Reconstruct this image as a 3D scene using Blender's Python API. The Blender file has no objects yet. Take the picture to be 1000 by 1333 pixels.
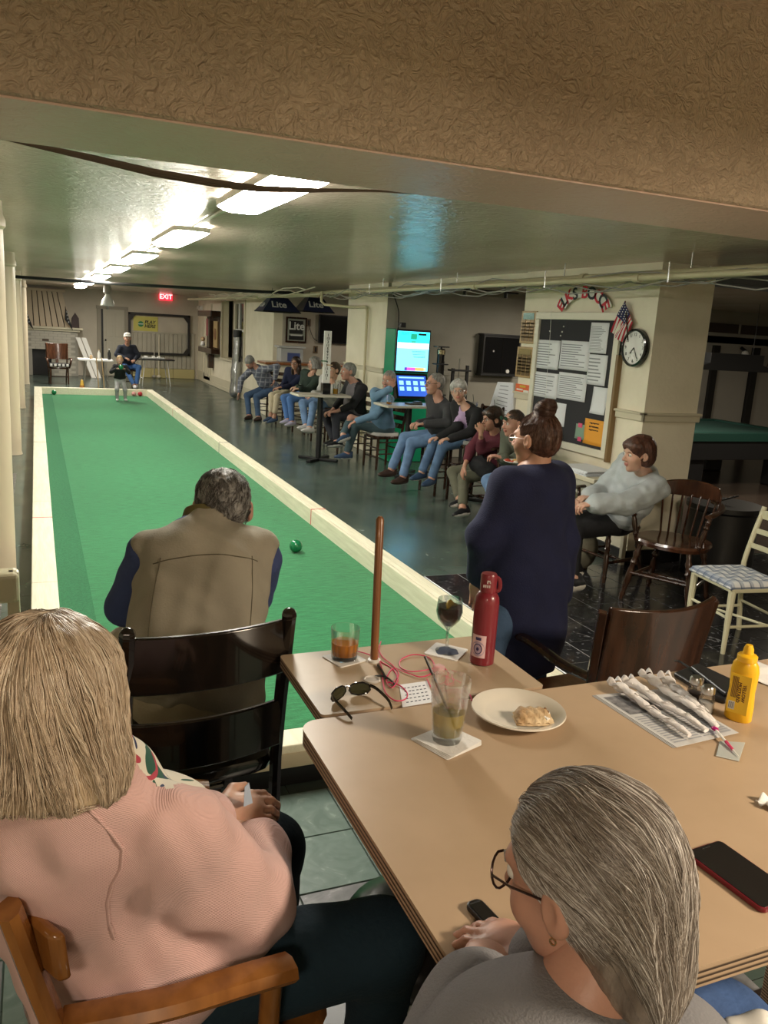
import bpy, bmesh, math, random
import numpy as np
from mathutils import Vector, Matrix
random.seed(7); np.random.seed(7)
S = bpy.context.scene
COL = S.collection
PI = math.pi
# ---------------------------------------------------------------- camera
FPX = 1067.147
CAM = np.array([0.0, 0.0, 1.90])
_p, _r, _y = 0.21821149, 0.06022321, 0.40549587
FW = np.array([math.sin(_y)*math.cos(_p), math.cos(_y)*math.cos(_p), -math.sin(_p)])
_rt = np.cross(FW, [0, 0, 1]); _rt /= np.linalg.norm(_rt); _up = np.cross(_rt, FW)
RT = _rt*math.cos(_r)+_up*math.sin(_r)
UP = -_rt*math.sin(_r)+_up*math.cos(_r)
cd = bpy.data.cameras.new('camera'); cam = bpy.data.objects.new('camera', cd); COL.objects.link(cam)
cd.sensor_fit = 'VERTICAL'; cd.sensor_height = 24.0; cd.lens = 24.0*FPX/1333.0; cd.clip_start = 0.02; cd.clip_end = 100
M = Matrix.Identity(4)
for i in range(3):
    M[i][0] = RT[i]; M[i][1] = UP[i]; M[i][2] = -FW[i]; M[i][3] = CAM[i]
cam.matrix_world = M
S.camera = cam
# ---------------------------------------------------------------- exposure
S.view_settings.view_transform = 'Standard'; S.view_settings.look = 'None'
S.view_settings.gamma = 1.0; S.view_settings.use_curve_mapping = False
S.view_settings.exposure = 0.28
S.cycles.use_denoising = True
S.cycles.max_bounces = 6; S.cycles.diffuse_bounces = 4; S.cycles.glossy_bounces = 3
S.cycles.transmission_bounces = 6; S.cycles.transparent_max_bounces = 8
S.cycles.caustics_reflective = False; S.cycles.caustics_refractive = False
S.cycles.sample_clamp_indirect = 4.0
# ---------------------------------------------------------------- world: a closed basement, a trace of ambient light
W = bpy.data.worlds.new('world'); S.world = W; W.use_nodes = True
W.node_tree.nodes['Background'].inputs[0].default_value = (0.8, 0.8, 0.75, 1)
W.node_tree.nodes['Background'].inputs[1].default_value = 0.05
# ---------------------------------------------------------------- lamps
def area(name, loc, sx, sy, power, color, rot=(0, 0, 0), spread=PI):
    l = bpy.data.lights.new(name, 'AREA'); l.shape = 'RECTANGLE'; l.size = sx; l.size_y = sy
    l.energy = power; l.color = color; l.spread = spread
    o = bpy.data.objects.new(name, l); COL.objects.link(o); o.location = loc; o.rotation_euler = rot
    return o
FIX_Y = [4.24, 7.10, 9.95, 12.8, 16.0, 19.6, 23.2]
FIX_X = 1.09
WARMW = (1.0, 0.93, 0.80)
# the bar side of the room behind and right of the camera is lit by warm ceiling lamps
area('warm_light', (2.6, -0.6, 2.50), 0.6, 0.6, 165, (1.0, 0.83, 0.62))
area('warm_light', (-0.9, -1.2, 2.50), 0.5, 0.5, 40, (1.0, 0.82, 0.62))
# fill lights added out of view to brighten the side rooms
area('side_room_fill', (8.6, 6.6, 2.40), 0.9, 0.3, 60, (1.0, 0.88, 0.70))
area('side_room_fill', (7.2, 9.2, 2.50), 0.9, 0.3, 60, (1.0, 0.90, 0.74))
area('side_room_fill', (7.2, 15.2, 2.50), 0.9, 0.3, 36, (1.0, 0.90, 0.74))
area('hall_light', (2.6, 24.6, 2.50), 0.9, 0.3, 26, (1.0, 0.90, 0.74))
# ---------------------------------------------------------------- pixel helpers (photograph taken as 1000 x 1333)
def ray(x, y):
    return FW + RT*(x-500)/FPX - UP*(y-666.5)/FPX
def on_z(x, y, z):
    d = ray(x, y); return CAM + d*((z-CAM[2])/d[2])
def on_x(x, y, X):
    d = ray(x, y); return CAM + d*(X/d[0])
def on_y(x, y, Y):
    d = ray(x, y); return CAM + d*(Y/d[1])
# ---------------------------------------------------------------- materials
MATS = {}
def mat(name, col=(.5, .5, .5), rough=.5, metal=0.0, bump=0.0, bscale=40.0, var=0.0, vscale=6.0, emit=None, estr=1.0,
        trans=0.0, ior=1.45, coat=0.0, spec=.5, sheen=0.0, sss=0.0, stretch=None, alpha=1.0, cols=None):
    if name in MATS: return MATS[name]
    m = bpy.data.materials.new(name); m.use_nodes = True; MATS[name] = m
    nt = m.node_tree; N = nt.nodes; L = nt.links; b = N['Principled BSDF']
    b.inputs['Base Color'].default_value = (*col, 1); b.inputs['Roughness'].default_value = rough
    b.inputs['Metallic'].default_value = metal; b.inputs['IOR'].default_value = ior
    b.inputs['Transmission Weight'].default_value = trans; b.inputs['Coat Weight'].default_value = coat
    b.inputs['Specular IOR Level'].default_value = spec; b.inputs['Sheen Weight'].default_value = sheen
    b.inputs['Alpha'].default_value = alpha
    if sss: b.inputs['Subsurface Weight'].default_value = sss; b.inputs['Subsurface Scale'].default_value = .01
    if emit: b.inputs['Emission Color'].default_value = (*emit, 1); b.inputs['Emission Strength'].default_value = estr
    tc = N.new('ShaderNodeTexCoord'); mp = N.new('ShaderNodeMapping'); L.new(tc.outputs['Object'], mp.inputs[0])
    if stretch: mp.inputs['Scale'].default_value = stretch
    if var or cols:
        n = N.new('ShaderNodeTexNoise'); n.inputs['Scale'].default_value = vscale; n.inputs['Detail'].default_value = 6
        L.new(mp.outputs[0], n.inputs[0])
        r = N.new('ShaderNodeValToRGB'); L.new(n.outputs[0], r.inputs[0])
        e = r.color_ramp.elements; e[0].position = .3; e[1].position = .7
        c0 = cols[0] if cols else tuple(max(0, c*(1-var)) for c in col); c1 = cols[1] if cols else tuple(min(1, c*(1+var)) for c in col)
        e[0].color = (*c0, 1); e[1].color = (*c1, 1); L.new(r.outputs[0], b.inputs['Base Color'])
    if bump:
        n2 = N.new('ShaderNodeTexNoise'); n2.inputs['Scale'].default_value = bscale; n2.inputs['Detail'].default_value = 4
        L.new(mp.outputs[0], n2.inputs[0])
        bp = N.new('ShaderNodeBump'); bp.inputs['Strength'].default_value = min(1, bump); bp.inputs['Distance'].default_value = .01*max(1, bump)
        L.new(n2.outputs[0], bp.inputs['Height']); L.new(bp.outputs[0], b.inputs['Normal'])
    return m
def nodes(m):
    return m.node_tree.nodes, m.node_tree.links, m.node_tree.nodes['Principled BSDF']
# ---------------------------------------------------------------- mesh builder
def rotm(rx=0, ry=0, rz=0):
    return np.array(Matrix.Rotation(rz, 3, 'Z') @ Matrix.Rotation(ry, 3, 'Y') @ Matrix.Rotation(rx, 3, 'X'))
class MB:
    def __init__(s): s.v = []; s.f = []; s.mi = []; s.n = 0; s.cur = 0
    def add(s, vs, fs):
        vs = np.asarray(vs, float).reshape(-1, 3); s.v.append(vs)
        for f in fs: s.f.append(tuple(i+s.n for i in f)); s.mi.append(s.cur)
        s.n += len(vs); return s
    def box(s, c, d, R=None, taper=None):
        x, y, z = [a/2 for a in d]
        v = np.array([[-x,-y,-z],[x,-y,-z],[x,y,-z],[-x,y,-z],[-x,-y,z],[x,-y,z],[x,y,z],[-x,y,z]], float)
        if taper: v[4:, :2] *= np.array(taper)
        if R is not None: v = v @ np.asarray(R).T
        return s.add(v+np.array(c), [(0,3,2,1),(4,5,6,7),(0,1,5,4),(1,2,6,5),(2,3,7,6),(3,0,4,7)])
    def bb(s, a, b):
        a = np.array(a, float); b = np.array(b, float); return s.box((a+b)/2, abs(b-a))
    def cyl(s, a, b, r0, r1=None, n=16, caps=True):
        return s.tube([a, b], [r0, r0 if r1 is None else r1], n, caps)
    def tube(s, pts, rad, n=8, caps=True, flat=None, closed=False):
        P = np.asarray(pts, float); m = len(P)
        if np.isscalar(rad): rad = [rad]*m
        T = np.gradient(P, axis=0) if m > 2 else np.array([P[1]-P[0]]*2)
        if closed: T = np.roll(P, -1, 0)-np.roll(P, 1, 0)
        T /= np.maximum(np.linalg.norm(T, axis=1, keepdims=True), 1e-9)
        up = np.array([0, 0, 1.0]) if abs(T[0][2]) < .9 else np.array([1.0, 0, 0])
        vs = []; u = np.cross(T[0], up); u /= np.linalg.norm(u)
        for i in range(m):
            u = u-T[i]*(u@T[i]); u /= max(np.linalg.norm(u), 1e-9); w = np.cross(T[i], u)
            for k in range(n):
                a = 2*PI*k/n; fl = flat if flat else (1, 1)
                vs.append(P[i]+rad[i]*(math.cos(a)*u*fl[0]+math.sin(a)*w*fl[1]))
        fs = []
        for i in range(m if closed else m-1):
            j = (i+1) % m
            for k in range(n):
                fs.append((i*n+k, i*n+(k+1) % n, j*n+(k+1) % n, j*n+k))
        if caps and not closed: fs.append(tuple(range(n))[::-1]); fs.append(tuple((m-1)*n+k for k in range(n)))
        return s.add(vs, fs)
    def lathe(s, prof, c=(0, 0, 0), n=24, R=None, sc=(1, 1)):
        vs = []; m = len(prof)
        for r, z in prof:
            for k in range(n):
                a = 2*PI*k/n; vs.append((r*math.cos(a)*sc[0], r*math.sin(a)*sc[1], z))
        vs = np.array(vs)
        if R is not None: vs = vs @ np.asarray(R).T
        fs = [(i*n+k, i*n+(k+1) % n, (i+1)*n+(k+1) % n, (i+1)*n+k) for i in range(m-1) for k in range(n)]
        if prof[0][0] > 1e-4: fs.append(tuple(range(n))[::-1])
        if prof[-1][0] > 1e-4 and not any(p[0] < 1e-4 and abs(p[1]-prof[-1][1]) < 1e-6 for p in prof): fs.append(tuple((m-1)*n+k for k in range(n)))
        return s.add(vs+np.array(c), fs)
    def prism(s, poly, z0, z1, R=None, c=(0, 0, 0)):
        n = len(poly); v = np.array([(x, y, z0) for x, y in poly]+[(x, y, z1) for x, y in poly], float)
        if R is not None: v = v @ np.asarray(R).T
        return s.add(v+np.array(c), [tuple(range(n))[::-1], tuple(range(n, 2*n))]+[(i, (i+1) % n, n+(i+1) % n, n+i) for i in range(n)])
    def sphere(s, c, r, n=16, sc=(1, 1, 1)):
        pr = [(math.sin(PI*i/n)*1.0, -math.cos(PI*i/n)) for i in range(n+1)]
        vs = []; 
        for a, z in pr:
            for k in range(n): t = 2*PI*k/n; vs.append((a*math.cos(t)*r*sc[0], a*math.sin(t)*r*sc[1], z*r*sc[2]))
        fs = [(i*n+k, i*n+(k+1) % n, (i+1)*n+(k+1) % n, (i+1)*n+k) for i in range(n) for k in range(n)]
        return s.add(np.array(vs)+np.array(c), fs)
    def grid(s, fn, nu, nv, thick=0.0):
        vs = [fn(i/(nu-1), j/(nv-1)) for j in range(nv) for i in range(nu)]
        fs = [(j*nu+i, j*nu+i+1, (j+1)*nu+i+1, (j+1)*nu+i) for j in range(nv-1) for i in range(nu-1)]
        return s.add(vs, fs)
    def mesh(s, name, mats, smooth=False):
        me = bpy.data.meshes.new(name); V = np.concatenate(s.v) if s.v else np.zeros((0, 3))
        me.from_pydata(V.tolist(), [], s.f)
        for m in (mats if isinstance(mats, (list, tuple)) else [mats]): me.materials.append(m)
        if any(s.mi): me.polygons.foreach_set('material_index', s.mi)
        bm = bmesh.new(); bm.from_mesh(me)
        bmesh.ops.remove_doubles(bm, verts=bm.verts, dist=1e-5); bmesh.ops.recalc_face_normals(bm, faces=bm.faces)
        bm.to_mesh(me); bm.free()
        if smooth:
            me.polygons.foreach_set('use_smooth', [True]*len(me.polygons))
            if smooth != 'all': me.set_sharp_from_angle(angle=math.radians(38))
        return me
    def build(s, name, mats, parent=None, bevel=0.0, smooth=False, solid=0.0, sub=0, loc=None, seg=2):
        o = bpy.data.objects.new(name, s.mesh(name, mats, smooth)); COL.objects.link(o)
        if parent is not None: o.parent = parent
        if loc is not None: o.location = loc
        if solid: md = o.modifiers.new('solid', 'SOLIDIFY'); md.thickness = solid; md.offset = 0
        if bevel: md = o.modifiers.new('bevel', 'BEVEL'); md.width = bevel; md.segments = seg; md.limit_method = 'ANGLE'; md.angle_limit = math.radians(40)
        if sub: md = o.modifiers.new('sub', 'SUBSURF'); md.levels = sub; md.render_levels = sub
        return o
def tag(o, label=None, cat=None, group=None, kind=None):
    if label: o['label'] = label
    if cat: o['category'] = cat
    if group: o['group'] = group
    if kind: o['kind'] = kind
    return o
def thing(name, label, cat, loc=(0, 0, 0), rz=0.0, group=None):
    o = bpy.data.objects.new(name, None); COL.objects.link(o); o.empty_display_size = .05
    o.location = tuple(float(a) for a in loc); o.rotation_euler = (0, 0, rz)
    return tag(o, label, cat, group)
def struct(o): o['kind'] = 'structure'; return o
def copy_tree(o, parent=None, **kw):
    c = o.copy(); COL.objects.link(c)
    if parent is not None: c.parent = parent
    for ch in list(o.children): copy_tree(ch, c)
    return c
def place(o, loc, rz, label=None):
    o.location = tuple(float(a) for a in loc); o.rotation_euler = (0, 0, rz)
    if label: o['label'] = label
    return o
def text(name, body, size, m, parent, loc, rot=(PI/2, 0, 0), align='CENTER', ext=0.001, sx=1.0, shear=0.0, bold=0.0):
    cu = bpy.data.curves.new(name, 'FONT'); cu.body = body; cu.size = size; cu.align_x = align; cu.align_y = 'CENTER'; cu.extrude = ext
    cu.shear = shear; cu.offset = bold; cu.resolution_u = 3
    t = bpy.data.objects.new(name, cu)
    me = bpy.data.meshes.new_from_object(t); bpy.data.objects.remove(t)
    me.materials.clear(); me.materials.append(m)
    o = bpy.data.objects.new(name, me); COL.objects.link(o); o.location = loc; o.rotation_euler = rot; o.scale = (sx, 1, 1)
    if parent is not None: o.parent = parent
    return o
# ================================================================ SETTING
CZ = 2.58
m_ceil = mat('ceiling_paint', (.44, .43, .31), rough=.21, spec=.7)
def ceil_nodes(m, c0, c1, sc, dist, strength):
    N, L, b = nodes(m)
    tc = N.new('ShaderNodeTexCoord'); n = N.new('ShaderNodeTexNoise'); n.inputs['Scale'].default_value = 1.3; n.inputs['Detail'].default_value = 7
    mp = N.new('ShaderNodeMapping'); mp.inputs['Scale'].default_value = (1, .35, 1); L.new(tc.outputs['Object'], mp.inputs[0]); L.new(mp.outputs[0], n.inputs[0])
    r = N.new('ShaderNodeValToRGB'); r.color_ramp.elements[0].position = .35; r.color_ramp.elements[1].position = .7
    r.color_ramp.elements[0].color = (*c0, 1); r.color_ramp.elements[1].color = (*c1, 1); L.new(n.outputs[0], r.inputs[0]); L.new(r.outputs[0], b.inputs['Base Color'])
    v = N.new('ShaderNodeTexNoise'); v.inputs['Scale'].default_value = sc; v.inputs['Detail'].default_value = 3; v.inputs['Distortion'].default_value = 2.5
    mp2 = N.new('ShaderNodeMapping'); L.new(tc.outputs['Object'], mp2.inputs[0]); L.new(mp2.outputs[0], v.inputs[0])
    bp = N.new('ShaderNodeBump'); bp.inputs['Strength'].default_value = strength; bp.inputs['Distance'].default_value = dist
    L.new(v.outputs[0], bp.inputs['Height']); L.new(bp.outputs[0], b.inputs['Normal'])
    return mp2
ceil_nodes(m_ceil, (.57, .46, .36), (.74, .60, .49), 9, .012, .55)
m_beam = mat('beam_paint', (.38, .30, .21), rough=.42, spec=.4)
ceil_nodes(m_beam, (.57, .44, .325), (.67, .53, .39), 32, .022, .8)
m_under = mat('beam_soffit_paint', (.45, .40, .30), rough=.33, spec=.5)
ceil_nodes(m_under, (.78, .57, .47), (.88, .66, .56), 18, .01, .6)
m_wall = mat('cream_wall_paint', (.80, .74, .57), rough=.5, bump=.25, bscale=30, cols=((.76, .70, .54), (.86, .80, .64)), vscale=3)
m_gray = mat('grey_wall_paint', (.30, .28, .23), rough=.6, bump=.15, bscale=40, cols=((.29, .27, .22), (.34, .32, .27)), vscale=2)
m_far = mat('far_wall_paint', (.40, .36, .29), rough=.6, bump=.15, bscale=25, cols=((.48, .43, .35), (.56, .51, .42)), vscale=2)
m_trim = mat('cream_trim_paint', (.62, .57, .43), rough=.45)
m_dark = mat('near_black', (.012, .012, .013), rough=.4)
m_blackgloss = mat('gloss_black', (.008, .008, .009), rough=.12, coat=.3)
m_white = mat('white_paint', (.78, .77, .73), rough=.5)
m_pipe = mat('painted_pipe', (.60, .54, .36), rough=.38, bump=.1, bscale=60)
m_steel = mat('brushed_steel', (.55, .55, .55), rough=.28, metal=1)
# ---- floor
m_floor = mat('green_floor_tile', (.10, .15, .13), rough=.2, spec=.5)
def floor_nodes():
    N, L, b = nodes(m_floor)
    tc = N.new('ShaderNodeTexCoord'); sx = N.new('ShaderNodeSeparateXYZ'); L.new(tc.outputs['Object'], sx.inputs[0])
    br = N.new('ShaderNodeTexBrick'); br.offset = 0; br.inputs['Scale'].default_value = 1; br.inputs['Mortar Size'].default_value = .0015
    br.inputs['Brick Width'].default_value = .305; br.inputs['Row Height'].default_value = .305; L.new(tc.outputs['Object'], br.inputs[0])
    br.inputs['Color1'].default_value = (.058, .088, .074, 1); br.inputs['Color2'].default_value = (.078, .108, .092, 1); br.inputs['Mortar'].default_value = (.02, .025, .022, 1)
    n = N.new('ShaderNodeTexNoise'); n.inputs['Scale'].default_value = 2.2; n.inputs['Detail'].default_value = 8; L.new(tc.outputs['Object'], n.inputs[0])
    r = N.new('ShaderNodeValToRGB'); r.color_ramp.elements[0].position = .3; r.color_ramp.elements[1].position = .72
    r.color_ramp.elements[0].color = (.7, .7, .7, 1); r.color_ramp.elements[1].color = (1.25, 1.2, 1.2, 1); L.new(n.outputs[0], r.inputs[0])
    mx = N.new('ShaderNodeMix'); mx.data_type = 'RGBA'; mx.blend_type = 'MULTIPLY'; mx.inputs[0].default_value = 1
    L.new(br.outputs[0], mx.inputs[6]); L.new(r.outputs[0], mx.inputs[7])
    # worn grey flecks
    n2 = N.new('ShaderNodeTexNoise'); n2.inputs['Scale'].default_value = 14; n2.inputs['Detail'].default_value = 10; n2.inputs['Distortion'].default_value = 1.5
    L.new(tc.outputs['Object'], n2.inputs[0])
    r2 = N.new('ShaderNodeValToRGB'); r2.color_ramp.elements[0].position = .69; r2.color_ramp.elements[1].position = .74; L.new(n2.outputs[0], r2.inputs[0])
    mx2 = N.new('ShaderNodeMix'); mx2.data_type = 'RGBA'; L.new(r2.outputs[0], mx2.inputs[0]); L.new(mx.outputs[2], mx2.inputs[6]); mx2.inputs[7].default_value = (.25, .27, .25, 1)
    L.new(mx2.outputs[2], b.inputs['Base Color'])
    r3 = N.new('ShaderNodeMapRange'); L.new(n.outputs[0], r3.inputs[0]); r3.inputs[3].default_value = .12; r3.inputs[4].default_value = .34; L.new(r3.outputs[0], b.inputs['Roughness'])
floor_nodes()
def tile_mat(name, c0, c1, vein=None, rough=.2, vs=9):
    m = mat(name, c0, rough=rough); N, L, b = nodes(m)
    g = N.new('ShaderNodeNewGeometry')
    n = N.new('ShaderNodeTexNoise'); n.inputs['Scale'].default_value = vs; n.inputs['Detail'].default_value = 10; n.inputs['Distortion'].default_value = 2.2
    L.new(g.outputs['Position'], n.inputs[0])
    r = N.new('ShaderNodeValToRGB'); e = r.color_ramp.elements; e[0].position = .35; e[1].position = .62; e[0].color = (*c0, 1); e[1].color = (*c1, 1)
    if vein: x = r.color_ramp.elements.new(.68); x.color = (*vein, 1)
    L.new(n.outputs[0], r.inputs[0]); L.new(r.outputs[0], b.inputs['Base Color']); return m
t_green = tile_mat('green_tile', (.14, .20, .175), (.19, .255, .225), (.27, .34, .31), rough=.3)
t_grey = tile_mat('lilac_grey_tile', (.15, .15, .155), (.22, .215, .22), (.30, .30, .30), rough=.35)
t_brown = tile_mat('dark_scuffed_tile', (.085, .08, .078), (.13, .12, .115), (.42, .40, .38), rough=.3)
t_black = tile_mat('black_marble_tile', (.012, .012, .013), (.022, .022, .024), (.16, .16, .165), rough=.14, vs=14)
m_grout = mat('pale_grout', (.42, .42, .42), rough=.8)
m_wood_dark_floor = mat('dark_plank_floor', (.045, .033, .026), rough=.25)
fl = MB().bb((-3.2, -3.2, -.12), (13, 28.0, -.004)).build('floor', m_floor); struct(fl)
# bands of different floor surface, all set into the same slab
bl = MB().bb((2.80, .2, -.01), (7.6, 5.645, -.0008)).build('tile_bed', m_grout, fl)
pool_floor = MB().bb((5.36, 5.67, -.01), (13, 11.39, .0)).build('plank_floor', m_wood_dark_floor, fl)
TS = .305
def tile_mesh(name, m):
    t = MB(); a = TS/2-.0030; b_ = a-.0012
    t.add([(-a,-a,-.006),(a,-a,-.006),(a,a,-.006),(-a,a,-.006),(-a,-a,.0008),(a,-a,.0008),(a,a,.0008),(-a,a,.0008),(-b_,-b_,.002),(b_,-b_,.002),(b_,b_,.002),(-b_,b_,.002)],
          [(0,1,5,4),(1,2,6,5),(2,3,7,6),(3,0,4,7),(4,5,9,8),(5,6,10,9),(6,7,11,10),(7,4,8,11),(8,9,10,11)])
    return t.mesh(name, m)
tm = {k: tile_mesh(k, v) for k, v in dict(green=t_green, grey=t_grey, brown=t_brown, black=t_black).items()}
def tile(kind, x, y):
    o = bpy.data.objects.new('tile', tm[kind]); COL.objects.link(o); o.parent = fl; o.location = (x, y, random.uniform(-.0004, .0004)); o.rotation_euler = (0, 0, random.choice([0, PI/2, PI, -PI/2]))
for i in range(15):
    for j in range(13):
        x = 2.80+TS*(i+.5); y = 5.64-TS*(j+.5)
        if math.hypot(x-2.8, 0) < 4.4 and y > 1.2: tile('black', x, y)
for i in range(8):
    for j in range(6):
        x = -.45+TS*(i+.5); y = 1.11+TS*(j+.5)
        if y < 2.95: tile('grey' if j < 4 and (i+j) % 5 != 4 else 'green', x, y)
random.seed(3)
for j in range(24):
    y = 3.1+TS*(j+.5)
    tile('grey' if j == 11 else 'brown', -.41, y)
# ---- ceiling, beam and pipes
struct(MB().bb((-3.2, 2.3, CZ), (13, 28.0, CZ+.12)).build('ceiling', m_ceil))
struct(MB().bb((-3.2, -3.2, 2.77), (13, 1.90, 2.9)).build('ceiling', m_beam))
bo = MB().bb((-3.2, 1.865, 2.3), (13, 2.36, 2.9)).build('ceiling_beam', m_beam, bevel=.012); struct(bo)
bu = MB().bb((-3.2, 1.885, 2.2955), (13, 2.345, 2.302)).build('beam_soffit', m_under, bo)
# ---- walls
def wall(name, a, b, m): return struct(MB().bb(a, b).build(name, m))
wall('wall_left', (-3.3, -3.2, 0), (-3.2, 28, 2.6), m_wall)
wall('wall_back', (-3.3, -3.3, 0), (13, -3.2, 2.9), m_wall)
wall('wall_right', (13, -3.2, 0), (13.1, 28, 2.6), m_gray)
wf = wall('wall_far', (-3.2, 27.0, 0), (13, 27.15, CZ), m_far)
# far wall: tongue and groove boards below the frame, yellow base course
m_board = mat('far_wall_board', (.42, .39, .31), rough=.5, cols=((.38, .35, .28), (.45, .42, .34)), vscale=3)
m_yellow = mat('yellowed_board', (.50, .43, .20), rough=.5)
random.seed(5)
for i in range(15):
    x = 2.64+.135*i
    MB().bb((x+.006, 26.962, .30), (x+.129, 26.999, 1.37)).build('plank', m_board, wf, bevel=.006)
for i in range(3):
    x = 2.64+.675*i; MB().bb((x+.004, 26.955, .0), (x+.67, 26.999, .29)).build('base_board', m_yellow, wf, bevel=.005)
MB().bb((2.64, 26.95, 1.37), (4.66, 26.999, 1.43)).build('rail_trim', m_board, wf, bevel=.005)
# right wall of the court hall (plane X=4.77) with niche, window and openings
WX = 4.77
wr = wall('wall_court_side', (WX, 23.34, 0), (WX+.2, 27.0, CZ), m_wall)
wall('wall_court_side', (WX, 17.8, 0), (WX+.2, 21.66, .90), m_wall)
wall('wall_court_side', (WX, 21.66, 0), (WX+.2, 23.34, .86), m_wall)
wall('wall_court_side', (WX, 17.8, .90), (WX+.2, 20.46, CZ), m_wall)
wall('wall_court_side', (WX, 20.46, 2.42), (WX+.2, 23.34, CZ), m_wall)
wall('niche_back_wall', (WX+.32, 21.66, .8), (WX+.38, 23.4, CZ), mat('niche_brown', (.40, .34, .25), rough=.6))
struct(MB().bb((WX-.05, 21.6, .83), (WX+.36, 23.42, .885)).build('window_sill', m_trim, bevel=.008))
for a, b_ in (((WX-.02, 23.30, .88), (WX+.02, 23.40, 2.44)), ((WX-.02, 21.62, .88), (WX+.02, 21.72, 2.44)), ((WX-.02, 21.6, 2.40), (WX+.02, 23.4, 2.47))):
    struct(MB().bb(a, b_).build('trim_1', m_trim, bevel=.006))
for z0, z1, q in ((0, .10, .025), (.10, .30, .015)):
    struct(MB().bb((WX-q, 17.8, z0), (WX, 27.0, z1)).build('baseboard_court', m_trim, bevel=.005))
# door casing strips and panels low down at the far end of the court wall
for y0, y1 in ((25.9, 26.05), (24.7, 24.82)):
    struct(MB().bb((WX-.03, y0, 0), (WX, y1, 2.35)).build('trim_2', m_trim, bevel=.005))
dr = struct(MB().bb((WX-.015, 24.82, .02), (WX, 25.9, 2.3)).build('door_2', m_wall, bevel=.004))
for y in (24.9, 25.2, 25.5): MB().bb((WX-.028, y, .2), (WX-.014, y+.22, 1.4)).build('door_panel', m_trim, dr, bevel=.004)
# window_1 with white sash and dark glass
w1 = struct(MB().bb((WX-.03, 20.44, .88), (WX+.05, 20.56, 2.42)).bb((WX-.03, 21.52, .88), (WX+.05, 21.64, 2.42)).bb((WX-.03, 20.5, 2.33), (WX+.05, 21.6, 2.42)).build('window_1', m_trim, bevel=.006))
MB().bb((WX+.02, 20.56, .9), (WX+.03, 21.52, 2.35)).build('window_pane', m_blackgloss, w1)
MB().bb((WX-.015, 20.56, 1.64), (WX+.03, 21.52, 1.70)).build('sash_bar', m_white, w1)
MB().bb((WX-.01, 21.1, .9), (WX+.03, 21.2, 2.35)).build('sash_bar', m_white, w1)
# alcove walls behind the court side wall
wall('wall_alcove_far', (WX+.2, 17.8, 0), (10.5, 18.0, CZ), m_far)
wall('wall_alcove_near', (WX+.004, 11.45, 0), (13, 11.62, CZ), m_gray)
# pillars
p1 = wall('pillar', (WX, 11.454, 0), (WX+.5, 13.12, CZ), m_wall)
p2 = wall('pillar', (WX, 5.62, 0), (5.35, 7.68, CZ), m_wall)
m_p2side = m_gray
def molding(parent, pts, z):
    for a, b_ in pts:
        MB().bb((a[0], a[1], z-.035), (b_[0], b_[1], z+.035)).build('dado_rail', m_trim, parent, bevel=.008)
        MB().bb((a[0]-.012, a[1]-.012, z+.02), (b_[0]+.012, b_[1]+.012, z+.042)).build('dado_rail_cap', m_trim, parent, bevel=.006)
molding(p1, [((WX-.025, 11.44), (WX, 13.14))], 1.30)
molding(p2, [((WX-.025, 5.595), (WX, 5.975)), ((WX-.025, 7.39), (WX, 7.70)), ((WX-.025, 5.595), (5.375, 5.62))], 1.30)
for x0, y0, x1, y1 in ((WX-.02, 5.60, WX, 7.70), (WX-.02, 5.60, 5.37, 5.62)):
    MB().bb((x0, y0, 0), (x1, y1, .12)).build('plinth_board', m_dark, p2)
struct(MB().bb((5.3, 11.44, 1.27), (9, 11.47, 1.33)).build('trim_3', m_gray, bevel=.008))
# lintel over the openings and dark blue-grey soffit in the pool room
wall('lintel_beam', (WX+.05, 7.68, 2.50), (WX+.45, 11.46, CZ), m_wall)
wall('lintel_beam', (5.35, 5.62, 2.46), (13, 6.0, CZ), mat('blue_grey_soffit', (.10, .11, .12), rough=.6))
# round columns on the left
for k, (cx, cy) in enumerate(((-.30, 6.28), (-.34, 11.85), (-.35, 17.5), (-.31, 23.2))):
    c = MB().lathe([(.125, 0), (.13, .0), (.125, .02), (.118, .05), (.118, 2.40), (.135, 2.42), (.135, 2.46), (.12, 2.50), (.12, CZ)], (cx, cy, 0), 32).build('column', mat('column_paint', (.58, .49, .35), rough=.4), smooth=True)
    struct(c)
# ---- far door
m_doorc = mat('far_door_paint', (.44, .41, .33), rough=.5)
d1 = struct(MB().bb((1.72, 26.97, 0), (1.84, 27.0, 2.10)).bb((2.52, 26.97, 0), (2.62, 27.0, 2.10)).bb((1.70, 26.965, 2.02), (2.64, 27.0, 2.12)).build('door_1', mat('door_casing', (.30, .27, .21), rough=.5), bevel=.006))
MB().bb((1.90, 26.975, .02), (2.52, 27.0, 2.02)).build('door_leaf', m_doorc, d1, bevel=.004)
MB().bb((1.84, 26.98, .02), (1.90, 27.0, 2.02)).build('door_gap', m_dark, d1)
for (x0, x1, z0, z1) in ((1.98, 2.19, 1.2, 1.9), (2.25, 2.46, 1.2, 1.9), (1.98, 2.19, .2, 1.05), (2.25, 2.46, .2, 1.05)):
    MB().bb((x0, 26.962, z0), (x1, 26.976, z1)).build('door_panel', m_doorc, d1, bevel=.01)
MB().sphere((1.96, 26.93, 1.1), .028, 10).build('door_knob', m_dark, d1, smooth=True)
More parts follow.
